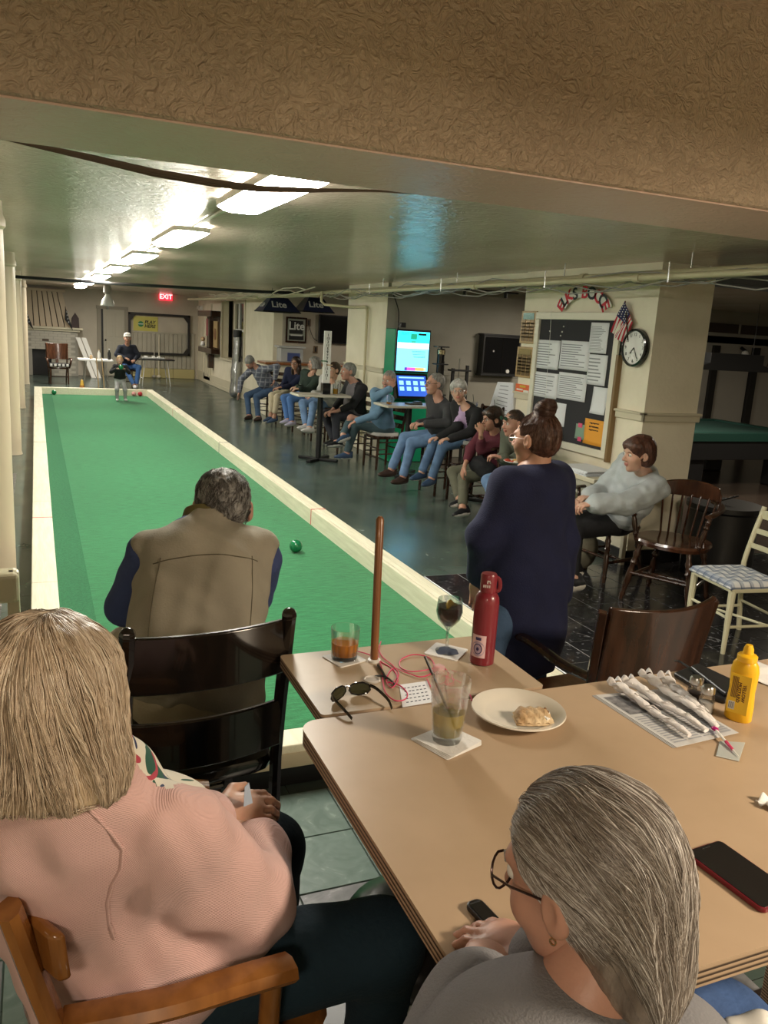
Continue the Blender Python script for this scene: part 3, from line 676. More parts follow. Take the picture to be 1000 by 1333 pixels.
# ---- round stool under the table
def round_stool(label, loc, m):
    t = thing('round_stool', label, 'stool', loc, 0)
    MB().lathe([(.0, .0), (.14, .0), (.165, .02), (.17, .05), (.15, .085), (.09, .105), (.0, .11)], (0, 0, .64), 32).build('seat_pad', m, t, smooth='all')
    MB().lathe([(.168, .645), (.172, .655), (.168, .668)], (0, 0, 0), 32).build('seat_band', m_steel, t, smooth=True)
    for i in range(4):
        a = PI/4+i*PI/2; MB().cyl((.12*math.cos(a), .12*math.sin(a), .64), (.17*math.cos(a), .17*math.sin(a), 0), .014, n=8).build('leg', m_dark, t, smooth=True)
    MB().tube([(.155*math.cos(2*PI*i/20), .155*math.sin(2*PI*i/20), .25) for i in range(20)], .009, 6, closed=True).build('foot_ring', m_dark, t, smooth=True)
m_vinyl = mat('black_vinyl', (.030, .028, .030), rough=.28, bump=.12, bscale=18)
round_stool('black vinyl round stool tucked under the left edge of the long table', (.69, 1.30, 0), m_vinyl)
round_stool('black vinyl round stool under the near right corner of the long table', (1.30, .62, 0), m_vinyl)
# ---- honey wood armchair under the woman in pink
def honey():
    t = thing('honey_armchair', 'orange brown wooden stool with curved back and arms under the woman in pink', 'chair', (.233, 1.35, 0), math.radians(93))
    m = w_honey; sh = .70
    seat_mesh(.25, .23, sh, .04, round_=4).build('seat', m, t, smooth=True)
    for sx in (-1, 1):
        MB().tube([(sx*.22, -.2, 0), (sx*.21, -.18, sh-.03)], [.018, .024], 8).build('leg', m, t, smooth=True)
        MB().tube([(sx*.225, .22, 0), (sx*.21, .19, sh)], [.02, .024], 8).build('leg', m, t, smooth=True)
        MB().tube(bent([(sx*.22, .19, sh-.02), (sx*.235, .245, sh+.15), (sx*.235, .305, sh+.385)], 8), .024, 8, flat=(.75, 1.15)).build('back_post', m, t, smooth=True)
        MB().tube(bent([(sx*.235, .24, sh+.17), (sx*.275, .10, sh+.19), (sx*.285, -.02, sh+.20), (sx*.275, -.10, sh+.19)], 14), .025, 8, flat=(1.2, .75)).build('arm', m, t, smooth=True)
        MB().cyl((sx*.275, -.07, sh+.18), (sx*.23, -.08, sh-.01), .018, n=10).build('arm_post', m, t, smooth=True)
        MB().cyl((sx*.215, -.19, .25), (sx*.215, .21, .25), .012, n=8).build('rung', m, t, smooth=True)
    MB().cyl((-.215, -.19, .3), (.215, -.19, .3), .013, n=8).build('rung', m, t, smooth=True)
    slab_curve(MB(), .275, sh+.275, sh+.355, .225, .075, .022, 16, .1).build('top_rail', m, t, bevel=.008, smooth=True)
    slab_curve(MB(), .23, sh+.04, sh+.12, .20, .07, .022, 16, .1).build('lower_rail', m, t, bevel=.008, smooth=True)
honey()
# dark stool under the grey haired man
back_stool('dark_wood_stool', 'dark wooden stool under the grey haired person at the near table edge', (.60, .34, 0), math.radians(185), sh=.66, top=.92, w=.2, m=w_dark)
# beige chair left of the court
def beige_chair():
    t = thing('beige_chair', 'beige painted wooden chair back at the left picture edge beside the court', 'chair', (-.355, 3.47, 0), math.radians(-180))
    m = mat('beige_paint', (.50, .45, .30), rough=.35)
    MB().bb((-.22, -.2, .42), (.22, .2, .46)).build('seat', m, t, bevel=.01)
    for sx in (-1, 1):
        MB().tube([(sx*.2, -.18, 0), (sx*.2, -.17, .43)], .02, 4).build('leg', m, t, bevel=.004)
        MB().bb((sx*.245-.022, .15, 0), (sx*.245+.022, .19, .92)).build('back_post', m, t, bevel=.008)
    MB().bb((-.267, .11, .80), (.267, .21, .92)).build('top_rail', m, t, bevel=.02, seg=3)
    for z in (.56, .68): MB().bb((-.22, .155, z), (.22, .18, z+.02)).build('back_slat', m, t, bevel=.004)
beige_chair()
# ---------- the row of stools along the court, under the seated people (positions set from the figures)
STOOLS = []
# ---------- mid tables
def mid_table(label, x0, y0, x1, y1, z, m, g=None):
    t = thing('high_table', label, 'table', ((x0+x1)/2, (y0+y1)/2, 0)); hx, hy = (x1-x0)/2, (y1-y0)/2
    MB().prism(rrect(-hx, -hy, hx, hy, .03), z-.03, z).build('table_top', m, t, bevel=.004)
    MB().cyl((0, 0, .03), (0, 0, z-.03), .04, n=16).build('pedestal', m_dark, t, smooth=True)
    for a in (0, PI/2): MB().box((0, 0, .018), (.62, .07, .035), rotm(0, 0, a+PI/4)).build('foot', m_dark, t, bevel=.005)
    return t
m_tt = mat('pale_table_top', (.52, .48, .40), rough=.25)
mid_table('high pale topped table the man in the blue shirt leans on', 4.13, 9.72, 4.98, 10.22, .955, m_tt)
mid_table('high pale topped table carrying the tall score board and a beer', 3.33, 11.0, 4.12, 11.45, .955, m_tt)
# ---------- machine
def machine():
    X0, X1, Y0, Y1 = 4.755, 5.32, 11.0, 11.43
    t = thing('game_machine', 'tall green lottery game machine with bright blue screens against the grey wall', 'machine', ((X0+X1)/2, Y0, 0)); ox, oy = (X0+X1)/2, Y0
    mg = mat('machine_green', (.01, .30, .15), rough=.25); hx = (X1-X0)/2
    MB().bb((-hx, .02, 0), (hx, .42, .92)).build('cabinet_base', mg, t, bevel=.015)
    MB().bb((-hx, .06, .92), (hx, .42, 1.93)).build('cabinet_upper', mg, t, bevel=.015)
    MB().add([(-hx+.02, -.10, .95), (hx-.02, -.10, .95), (hx-.02, .055, 1.30), (-hx+.02, .055, 1.30), (-hx+.02, .06, .88), (hx-.02, .06, .88)], [(0, 1, 2, 3), (0, 4, 5, 1), (0, 3, 4), (1, 5, 2), (3, 2, 5, 4)]).build('console', m_blackgloss, t)
    MB().bb((-hx+.01, .03, 1.32), (hx-.01, .062, 1.93)).build('screen_bezel', m_dark, t, bevel=.005)
    def scr(name, x0, x1, z0, z1, y, c, e, dep=.002, par=t): return MB().bb((x0, y-dep, z0), (x1, y, z1)).build(name, mat(name+'_glow_%.2f%.2f%.2f' % c, (.02, .02, .02), rough=.2, emit=c, estr=e), par)
    s1 = scr('upper_screen', -hx+.03, hx-.03, 1.34, 1.90, .029, (.15, .55, .85), 2.4)
    scr('screen_band', -hx+.032, hx-.032, 1.74, 1.898, .0265, (.02, .78, .85), 2.8, par=s1)
    scr('screen_band', -hx+.032, hx-.032, 1.66, 1.74, .0265, (.5, .95, .95), 2.4, par=s1)
    scr('screen_logo', -.05, .05, 1.79, 1.87, .0235, (.02, .45, .25), 1.0, par=s1)
    scr('screen_logo', -.04, .04, 1.74, 1.775, .0235, (.05, .65, .5), 1.0, par=s1)
    for x0, x1, c in ((-.12, -.08, (.12, .05, .5)), (-.08, .05, (.9, .12, .6)), (.05, .19, (.95, .5, .15)), (.19, .22, (.8, .85, .5))): scr('screen_strip', x0, x1, 1.345, 1.39, .0265, c, 1.2, par=s1)
    text('screen_text', 'PLAY', .05, m_dark, s1, (-.14, .024, 1.865)); MB().bb((.07, .024, 1.85), (.20, .026, 1.88)).build('screen_line', m_dark, s1)
    for k, z in enumerate((1.62, 1.60, 1.575, 1.55, 1.535)): scr('screen_line', -.02+.01*k, .2, z, z+.006, .0265, (.08, .2, .45), .6, par=s1)
    # sloped lower screen with two rows of tiles
    a = math.atan2(.155, .35); R = rotm(-a, 0, 0); c0 = np.array([0, -.022, 1.125]); nrm = R @ np.array([0, -1, 0.])
    ms = mat('lower_screen_glow', (.02, .02, .02), rough=.2, emit=(.02, .10, .55), estr=1.2); s2 = MB().box(c0+nrm*.003, (.46, .004, .31), R).build('lower_screen', ms, t)
    mt = mat('game_icon_glow', (.02, .02, .02), rough=.2, emit=(.35, .75, .95), estr=1.2)
    for r_ in range(2):
        for k in range(4):
            MB().box(c0+R @ np.array([-.17+.113*k, -.008, .045-.09*r_]), (.07, .003, .06), R).build('game_icon', mt, s2)
    MB().box(c0+R @ np.array([0, -.008, .125]), (.4, .003, .02), R).build('screen_strip', mt, s2)
    MB().bb((-.16, .15, 1.95), (-.08, .25, 2.02)).build('topper', m_dark, t, bevel=.005)
machine()
tag(MB().tube(bent([(4.80, 11.40, CZ-.1), (4.92, 11.42, 2.25), (4.95, 11.42, 2.1), (4.95, 11.42, 1.7)], 14), .008, 6).build('black_cable', m_dark, smooth=True), 'black cable running down the grey wall behind the game machine', 'cable')
def torchiere():
    t = thing('black_stand', 'slim black metal stand with round top beside the game machine', 'stand', (5.48, 11.0, 0))
    MB().lathe([(.14, 0), (.14, .02), (.02, .04)], n=24).build('foot', m_dark, t, smooth=True)
    MB().cyl((0, 0, .03), (0, 0, 1.70), .015, n=10).cyl((.06, 0, .03), (.06, 0, 1.5), .008).build('pole', m_dark, t, smooth=True)
    MB().cyl((0, 0, 1.25), (0, 0, 1.68), .055, n=20).build('canister', m_blackgloss, t, smooth=True)
    MB().cyl((0, 0, 1.60), (0, 0, 1.66), .062, n=20).build('brass_band', mat('dull_brass', (.35, .30, .18), rough=.35, metal=1), t, smooth=True)
    for z in (1.0, 1.45, 1.70): MB().cyl((0, 0, z), (0, 0, z+.015), .12, n=24).build('tray', m_dark, t, smooth=True)
    t = thing('black_stand', 'low black rack with a thin upright rod right of the round stand', 'stand', (5.75, 11.1, 0))
    MB().bb((-.02, -.02, 0), (.02, .02, 1.4)).bb((.22, -.02, 0), (.26, .02, 1.45)).build('post', m_dark, t)
    MB().bb((-.06, -.06, 1.36), (.28, .06, 1.385)).bb((-.04, -.05, .6), (.26, .05, .62)).build('shelf', m_dark, t)
    MB().cyl((.1, 0, .62), (.1, 0, 1.55), .008, n=8).build('rod', m_steel, t)
torchiere()
def dart():
    t = thing('black_wall_cabinet', 'square black cabinet mounted on the grey wall right of the game machine', 'cabinet', (6.66, 11.43, 1.62))
    MB().bb((-.33, -.16, -.30), (.33, .0, .30)).build('body', m_dark, t, bevel=.006)
    MB().bb((-.30, -.175, -.27), (.0, -.16, .27)).bb((.004, -.175, -.27), (.30, -.16, .27)).build('door', m_blackgloss, t, bevel=.004)
    MB().bb((-.35, -.18, .295), (.35, .0, .32)).bb((-.35, -.18, -.32), (.35, .0, -.295)).build('ledge', m_dark, t, bevel=.003)
    MB().cyl((.12, -.19, -.24), (.12, -.175, -.24), .03, n=20).build('round_plate', m_white, t, smooth=True)
    MB().cyl((-.16, -.19, .06), (-.16, -.175, .06), .014, n=12).build('lock', m_steel, t, smooth=True)
dart()
t = thing('track_light', 'short black track with two spot heads on the ceiling before the grey wall', 'light', (5.38, 9.5, CZ-.13))
MB().bb((-.40, -.015, .0), (.40, .015, .02)).build('track', m_dark, t); MB().cyl((-.2, 0, .02), (-.2, 0, .13), .006).cyl((.2, 0, .02), (.2, 0, .13), .006).build('hanger', m_dark, t)
for x in (-.38, .22): MB().cyl((x, 0, -.06), (x, 0, .0), .022, n=12).build('spot_head', m_dark, t, smooth=True)
# ---------- bulletin board on the pillar
def on_wall(x, y): p = on_x(x, y, WX); return p
BY0, BY1, BZ0, BZ1 = 6.02, 7.38, .87, 2.17
def board():
    xo = WX-.0
    t = thing('bulletin_board', 'large black bulletin board in a cream frame on the pillar', 'board', (WX, (BY0+BY1)/2, BZ0)); oy = (BY0+BY1)/2
    hy = (BY1-BY0)/2; H = BZ1-BZ0; mf = mat('board_frame', (.75, .72, .60), rough=.4)
    MB().bb((-.02, -hy, 0), (-.001, hy, H)).build('board_panel', mat('charcoal_felt', (.035, .035, .04), rough=.95), t)
    w = .07
    for a, b_ in (((-.045, -hy-.0, -.0), (0, hy, w)), ((-.045, -hy, H-w), (0, hy, H)), ((-.045, -hy, w), (0, -hy+w, H-w)), ((-.045, hy-w, w), (0, hy, H-w))):
        MB().bb(a, b_).build('frame', mf, t, bevel=.006)
    MB().bb((-.05, -hy-.035, -.02), (0, -hy-.002, H*.72)).build('frame_side', mat('brown_wood_strip', (.22, .14, .06), rough=.4), t)
    return t
board()
m_paper = mat('white_paper', (.78, .80, .84), rough=.8); m_ink = mat('grey_ink', (.28, .29, .32), rough=.8)
def sheet(name, label, y0, y1, z0, z1, rows, m=m_paper, x=WX-.023, tilt=0.0, cat='paper', group=None, ink=m_ink, cols=0, head=None, par=None, curl=.004):
    # a paper sheet hung on the board, y0 is the side nearer the camera (right in the photograph)
    cy, cz = (y0+y1)/2, (z0+z1)/2; w, h = abs(y1-y0), z1-z0
    t = thing(name, label, cat, (x, cy, cz), 0, group); t.rotation_euler = (tilt, 0, 0)
    def f(u, v): return (-curl*(math.sin(u*PI)*.6+(1-v)**2), (u-.5)*w, (v-.5)*h)
    MB().grid(f, 7, 7).build('page', m, t, smooth='all', solid=.0012)
    mb = MB(); random.seed(int(y0*1000+z0*77))
    for r in range(rows):
        z = h/2-h*(.12+.82*r/max(rows, 1)); th = h/rows*.30
        if cols:
            for c in range(cols):
                a = -w/2+w*(.06+.90*c/cols); mb.bb((-.0035-curl*.5, a, z-th), (-.0025-curl*.7, a+w*.8/cols, z))
        else:
            e = random.uniform(.55, .95); mb.bb((-.0035-curl*.7, w/2*.88-w*.88*e, z-th), (-.0025-curl*.7, w/2*.88, z))
    if rows: mb.build('printed_lines', ink, t)
    return t
def pix_sheet(name, label, tl, br, rows, **k):
    a = on_x(*tl, WX); b_ = on_x(*br, WX)
    return sheet(name, label, b_[1], a[1], b_[2], a[2], rows, **k)
g = 'score sheets pinned in a block on the bulletin board'
pix_sheet('score_sheet', 'printed score sheet at the top left of the four-sheet block on the board', (703, 442), (729, 482), 9, group=g)
pix_sheet('score_sheet', 'printed score sheet at the top right of the four-sheet block on the board', (734, 443), (768, 484), 10, group=g)
pix_sheet('score_sheet', 'printed score sheet at the bottom left of the four-sheet block on the board', (697, 483), (727, 520), 9, group=g)
pix_sheet('score_sheet', 'printed score sheet at the bottom right of the four-sheet block on the board', (731, 484), (764, 524), 11, group=g)  # the panel on the near half is plain tan
pix_sheet('notice_sheet', 'white notice hanging below the score sheets beside the bun haired woman', (717, 522), (737, 556), 0)
pix_sheet('notice_sheet', 'narrow typed list at the top right of the bulletin board', (773, 420), (792, 461), 16)
pix_sheet('notice_sheet', 'handwritten notice below the narrow typed list on the board', (770, 461), (790, 503), 7)
pix_sheet('notice_sheet', 'curled white sheets hanging above the orange envelope', (776, 503), (791, 541), 0, curl=.02)
t = pix_sheet('orange_envelope', 'orange envelope pinned in the lower right corner of the bulletin board', (765, 544), (788, 583), 0, m=mat('orange_paper', (.80, .36, .04), rough=.7), cat='envelope')
hw = MB(); rq = random.Random(8)
for r in range(3):
    for c in range(6): hw.bb((-.008, .075-.024*c-.016, .09-.032*r-rq.uniform(.008, .016)), (-.007, .075-.024*c, .09-.032*r))
hw.build('handwriting', m_dark, t)
t = pix_sheet('photo_card', 'small colourful card beside the orange envelope on the board', (753, 551), (763, 573), 0, m=mat('card_green', (.22, .34, .26), rough=.5), cat='card')
MB().bb((-.008, -.03, .04), (-.004, .03, .08)).bb((-.008, -.035, -.09), (-.004, .02, -.05)).build('pink_print', mat('pink_print', (.75, .10, .22), rough=.5), t)
for k, (x, y) in enumerate(((734, 425), (732, 432), (730, 437), (716, 431))):
    p = on_x(x, y, WX-.025); tag(MB().sphere((0, 0, 0), .008, 8).build('push_pin', m_white, smooth=True, loc=p), ['top', 'second', 'third', 'lone left'][k]+' white push pin stuck in the bare top part of the board', 'pin', 'push pins on the bulletin board')
tag(MB().tube([on_x(718, 405, WX-.05), on_x(716, 440, WX-.05), on_x(710, 520, WX-.05)], .002, 4).build('hanging_string', m_white), 'thin pale string hanging down over the score sheets', 'string')
# ELKS BOCCE arch
def arch():
    c = on_x(758, 404, WX-.03); t = thing('arch_sign', 'arched paper sign reading ELKS BOCCE in red and black above the board', 'sign', c)
    r0, r1 = .17, .285; mb = MB(); n = 40; vs = []
    a0, a1 = math.radians(8), math.radians(172)
    for i in range(n+1):
        a = a0+(a1-a0)*i/n
        for r in (r0, r1):
            for x in (0, -.004): vs.append((x, r*math.cos(a)*1.55*1.0, r*math.sin(a)*.70))
    fs = []
    for i in range(n):
        a = i*4; b_ = a+4; fs += [(a+1, a+3, b_+3, b_+1), (a, b_, b_+2, a+2), (a, a+1, b_+1, b_), (a+2, b_+2, b_+3, a+3)]
    mb.add(vs, fs).build('arch_band', m_white, t)
    mr = mat('sign_red', (.62, .03, .05), rough=.6); mk = mat('sign_black', (.02, .025, .035), rough=.6)
    s = 'ELKSBOCCE'
    for i, chh in enumerate(s):
        a = math.radians(166-152*(i+(.35 if i > 3 else 0))/8.35); r = (r0+r1)/2
        # on the wall the word reads from the far side (+Y) to the near side (-Y)
        text('letter', chh, .155, mr if i in (0, 2, 4, 6, 8) else mk, t, (-.006, -r*math.cos(a)*1.55, r*math.sin(a)*.70), rot=(PI/2, -(a-PI/2)*.8, -PI/2), bold=.004, sx=1.15)
arch()
# flag
def flag():
    top = on_x(814, 392, WX-.02); t = thing('american_flag', 'small american flag hanging at the top right corner of the bulletin board', 'flag', top)
    W_, H_ = .46, .34
    pa = top*0
    pole_b = on_x(818, 448, WX-.10)-top
    MB().cyl((0, 0, 0), pole_b*.9, .006, n=6).build('pole', w_dark, t)
    mr = mat('flag_red', (.48, .03, .05), rough=.8); mb_ = mat('flag_blue', (.025, .03, .11), rough=.8); mw = mat('flag_white', (.75, .73, .70), rough=.8)
    # cloth hangs from the pole tip, corners taken along the wall
    A = on_x(814, 392, WX-.04)-top; B = on_x(795, 432, WX-.06)-top; C = on_x(811, 448, WX-.05)-top; D = on_x(824, 420, WX-.04)-top
    def P(u, v):   # u along hoist->fly (down), v across stripes
        q = (A*(1-u)+B*u)*(1-v)+(A*(1-u)*1.0+(D*(1-u)*.0)+C*u)*v
        q = (A*(1-u)+B*u)*(1-v)+((A*.0+D*1.0)*(1-u)+C*u)*v if True else q
        return q+np.array([-.014*math.sin(v*9+u*3)*min(1, u*3+.3), 0, 0])
    for k in range(13):
        m = mr if k % 2 == 0 else mw
        MB().grid(lambda a, b_: P(a, (k+b_)/13), 12, 2).build('stripe', m, t, smooth='all')
    MB().grid(lambda a, b_: P(a*.46, b_*8/13)-np.array([.004, 0, 0]), 8, 8).build('canton', mb_, t, smooth='all')
    mb = MB()
    for i in range(5):
        for j in range(4):
            q = P(.05+.08*i, (j+.7)/8)-np.array([.007, 0, 0]); mb.box(q, (.002, .010, .010))
    o = mb.build('stars', mw, t); o['kind'] = 'stuff'
flag()
def clock():
    c = on_x(830, 453, WX-.0); t = thing('wall_clock', 'round black rimmed wall clock with white dial on the pillar', 'clock', c)
    R = rotm(0, -PI/2, 0)
    MB().lathe([(.158, 0), (.165, .02), (.16, .045), (.142, .05), (.138, .03)], n=40, R=R).build('rim', m_blackgloss, t, smooth=True)
    MB().lathe([(0, .036), (.14, .036)], n=40, R=R).build('dial', mat('clock_dial', (.80, .80, .78), rough=.4), t)
    for h in range(12):
        a = 2*PI*h/12; text('numeral', str(h if h else 12), .038, m_dark, t, (-.037, -.112*math.sin(a), .112*math.cos(a)), rot=(PI/2, 0, -PI/2))
    for nm, a, L_, w in (('hour_hand', 2*PI*(7.42/12), .065, .010), ('minute_hand', 2*PI*25/60, .10, .007)):
        MB().box((-.039, -L_/2*math.sin(a), L_/2*math.cos(a)), (.002, w, L_), rotm(a, 0, 0)).build(nm, m_dark, t)
clock()
# plaques on the far edge of the pillar
def plaque(label, tl, br, dark):
    a = on_x(*tl, WX); b_ = on_x(*br, WX); cy, cz = (a[1]+b_[1])/2, (a[2]+b_[2])/2; w, h = a[1]-b_[1], a[2]-b_[2]
    t = thing('award_plaque', label, 'plaque', (WX, cy, cz))
    MB().bb((-.02, -w/2, -h/2), (0, w/2, h/2)).build('backing', mat('plaque_wood', (.42, .28, .12), rough=.3), t, bevel=.004)
    MB().bb((-.024, -w*.36, h*.24), (-.018, w*.36, h*.44)).build('header_plate', mat('plaque_header_%d' % dark, (.06, .14, .12) if dark else (.30, .24, .10), rough=.25, metal=.4), t)
    mp = mat('plaque_brass', (.16, .11, .05), rough=.3, metal=.6)
    for r in range(6):
        for c in range(3): MB().bb((-.024, -w*.40+c*w*.28, h*.16-r*h*.105-.02), (-.018, -w*.40+c*w*.28+w*.23, h*.16-r*h*.105+.028)).build('name_plate', mp, t)
plaque('upper wooden award plaque with green header on the pillar edge', (682, 405), (697, 448), 1)
plaque('lower wooden award plaque with gold header on the pillar edge', (676, 451), (693, 493), 0)
a = on_x(671, 499, WX-.02); b_ = on_x(688, 518, WX-.02)
t = thing('orange_sticker', 'orange square sign below the award plaques', 'sign', (WX-.001, (a[1]+b_[1])/2, (a[2]+b_[2])/2)); w, h = abs(a[1]-b_[1]), abs(a[2]-b_[2])
MB().bb((-.012, -w/2, -h/2), (0, w/2, h/2)).build('sign_plate', mat('sign_orange', (.72, .13, .03), rough=.5), t)
MB().bb((-.015, -w*.42, -h*.3), (-.012, -w*.08, h*.06)).build('white_print', m_white, t); MB().bb((-.015, -w*.02, 0), (-.012, w*.4, h*.12)).build('white_print', m_white, t)
MB().bb((-.015, -w*.2, h*.25), (-.012, w*.2, h*.42)).build('yellow_print', mat('print_yellow', (.6, .4, .03), rough=.5), t)
# big tilted white list behind the maroon woman
a = on_x(648, 497, 4.9); b_ = on_x(668, 498, 4.9); c = on_x(668, 540, 4.9); d = on_x(636, 540, 4.9)
t = thing('list_poster', 'big white handwritten list leaning on a ledge behind the seated couple', 'poster', tuple(a)); 
mb = MB(); q = np.array([a, b_, on_x(668, 560, 4.9), on_x(632, 545, 4.9)])-a; q2 = q+np.array([.015, 0, 0]); mb.add(np.concatenate([q, q2]), [(0, 1, 2, 3), (4, 7, 6, 5), (0, 4, 5, 1), (1, 5, 6, 2), (2, 6, 7, 3), (3, 7, 4, 0)]).build('sheet', m_paper, t)
mb = MB()
for r in range(8):
    u = .1+.09*r; L_ = q[0]*(1-u)+q[3]*u; R_ = q[1]*(1-u)+q[2]*u
    s0 = L_*.75+R_*.25; s1 = L_*.25+R_*.75; n_ = np.array([-.004, 0, 0]); dz = np.array([0, 0, .008]); mb.add([s0+n_, s1+n_, s1+n_+dz, s0+n_+dz], [(0, 1, 2, 3)])
mb.build('writing', m_ink, t)
# shelf table under the board with a stack of papers
t = thing('side_table', 'pale side table under the bulletin board carrying papers', 'table', (4.52, 6.05, 0))
MB().bb((-.24, -.5, .74), (.22, .45, .78)).build('table_top', m_trim, t, bevel=.006)
for sx in (-.2, .19):
    for sy in (-.45, .4): MB().bb((sx-.02, sy-.02, 0), (sx+.02, sy+.02, .74)).build('leg', m_trim, t, bevel=.003)
MB().bb((-.22, -.48, .62), (.20, .43, .74)).build('apron', mat('side_apron', (.42, .40, .33), rough=.5), t)
t = thing('paper_stack', 'flat stack of white papers on the side table under the board', 'papers', (4.45, 5.9, .78))
for k in range(5): MB().box((random.uniform(-.01, .01), random.uniform(-.02, .02), .005+.008*k), (.30, .42, .007), rotm(0, 0, random.uniform(-.06, .06))).build('sheet_bundle', m_paper, t)
tag(MB().box((0, 0, .02), (.06, .22, .04), rotm(0, 0, .3)).build('stapler', m_dark, bevel=.01, loc=(4.36, 6.35, .78)), 'black stapler on the side table under the board', 'stapler')
tag(MB().lathe([(.02, 0), (.04, 0), (.04, .045), (.02, .045), (.02, 0)], n=20).build('tape_roll', mat('tan_tape', (.55, .36, .14), rough=.4), smooth=True, loc=(4.62, 5.66, .78)), 'roll of tan tape at the near end of the side table', 'tape')
# ---------- drinks table row behind maroon woman
def cup(name, label, loc, r, h, liquid, level=.6, straw=True, glass=None):
    t = thing(name, label, 'drink', loc)
    mg = glass or mat('clear_glass', (.93, .97, .97), rough=.02, trans=1, ior=1.35, alpha=.45)
    MB().lathe([(r*.8, 0), (r*.82, .004), (r, h), (r*.95, h), (r*.78, .008), (0, .008)], n=20).build('glass', mg, t, smooth=True)
    if liquid: MB().lathe([(0, .009), (r*.76, .009), (r*(.76+.18*level), h*level), (0, h*level)], n=20).build('liquid', liquid, t, smooth=True)
    if straw: MB().cyl((r*.3, 0, .01), (-r*.9, 0, h*1.6), .003, n=6).build('straw', m_dark, t)
    return t
m_cola = mat('cola', (.035, .008, .004), rough=.1); m_ice = mat('pale_blue_drink', (.35, .50, .55), rough=.2)
mid_table('high dark table holding two drinks behind the maroon and olive dressed couple', 4.52, 7.75, 5.2, 8.6, 1.02, w_dark)
p = on_z(665, 536, 1.02); 
cup('cola_glass', 'dark cola with a straw standing before the white list', (4.62, 7.83, 1.02), .036, .13, m_cola, .92)
cup('ice_glass', 'clear iced drink with a straw behind the maroon dressed woman', (4.60, 8.28, 1.02), .036, .14, m_ice, .7)
# ---------- round drum table in black behind the Windsor chair
t = thing('round_drum_table', 'low round black table between the pillar and the pool room', 'table', (5.42, 5.22, 0))
MB().lathe([(.27, 0), (.29, .02), (.29, .56), (.31, .58), (.31, .62), (0, .62)], n=40).build('drum', m_dark, t, smooth=True)
tag(MB().tube(bent([(5.33, 5.25, .625), (5.4, 5.2, .66), (5.48, 5.14, .70)]), .008, 6).build('bent_rod', m_dark, smooth=True), 'thin dark rod lying on the round black table', 'rod')
# ---------- pool table
def pool():
    X0, X1, Y0, Y1 = 8.05, 10.25, 8.5, 10.35; cx, cy = (X0+X1)/2, (Y0+Y1)/2
    t = thing('pool_table', 'green cloth pool table with black cabinet in the dark side room', 'table', (cx, cy, 0)); hx, hy = (X1-X0)/2, (Y1-Y0)/2
    MB().bb((-hx+.1, -hy+.1, .70), (hx-.1, hy-.1, .775)).build('playing_cloth', mat('pool_cloth', (.008, .045, .035), rough=.9), t)
    for a, b_ in (((-hx, -hy, .68), (hx, -hy+.12, .80)), ((-hx, hy-.12, .68), (hx, hy, .80)), ((-hx, -hy+.12, .68), (-hx+.12, hy-.12, .80)), ((hx-.12, -hy+.12, .68), (hx, hy-.12, .80))):
        MB().bb(a, b_).build('rail', mat('pool_rail', (.010, .045, .035), rough=.5), t, bevel=.01)
    MB().bb((-hx+.04, -hy+.04, .42), (hx-.04, hy-.04, .70)).build('cabinet', m_dark, t, bevel=.01)
    for sx in (-1, 1):
        for sy in (-1, 1): MB().bb((sx*(hx-.25)-.16, sy*(hy-.25)-.14, 0), (sx*(hx-.25)+.16, sy*(hy-.25)+.14, .43)).build('leg', m_dark, t, bevel=.02)
    c = thing('pool_lamp', 'dark hanging lamp over the pool table', 'lamp', (9.2, 9.2, 1.62))
    MB().prism([(-.65, 0), (.65, 0), (.65, .06), (.50, .10), (.50, .24), (-.50, .24), (-.50, .10), (-.65, .06)], -.18, .18, R=np.array([[1, 0, 0], [0, 0, 1], [0, 1, 0]])).build('shade', m_dark, c, bevel=.005)
    for x in (-.45, .45): MB().cyl((x, 0, .24), (x, 0, CZ-1.62), .004).build('chain', m_dark, c)
pool()
t = thing('wall_globe_lamp', 'small white globe lamp high between the black posts', 'lamp', (11.62, 11.25, 1.86))
MB().sphere((0, 0, 0), .06, 12).build('globe', m_white, t, smooth=True); MB().cyl((0, 0, .05), (0, .1, .10), .03).build('bracket', m_dark, t)
# dried plant hanging
t = thing('hanging_dried_plant', 'brown dried plant bunch hanging at the picture edge of the pool room', 'plant', (12.0, 10.9, 1.95)); random.seed(2)
mb = MB()
for k in range(60):
    a = random.uniform(0, 2*PI); r = random.uniform(.02, .16); mb.tube([(0, 0, 0), (r*.6*math.cos(a), r*.6*math.sin(a), -.1), (r*math.cos(a), r*math.sin(a), -random.uniform(.2, .42))], [.004, .006, .002], 4)
mb.build('stems', mat('dried_stems', (.12, .08, .06), rough=.9), t)
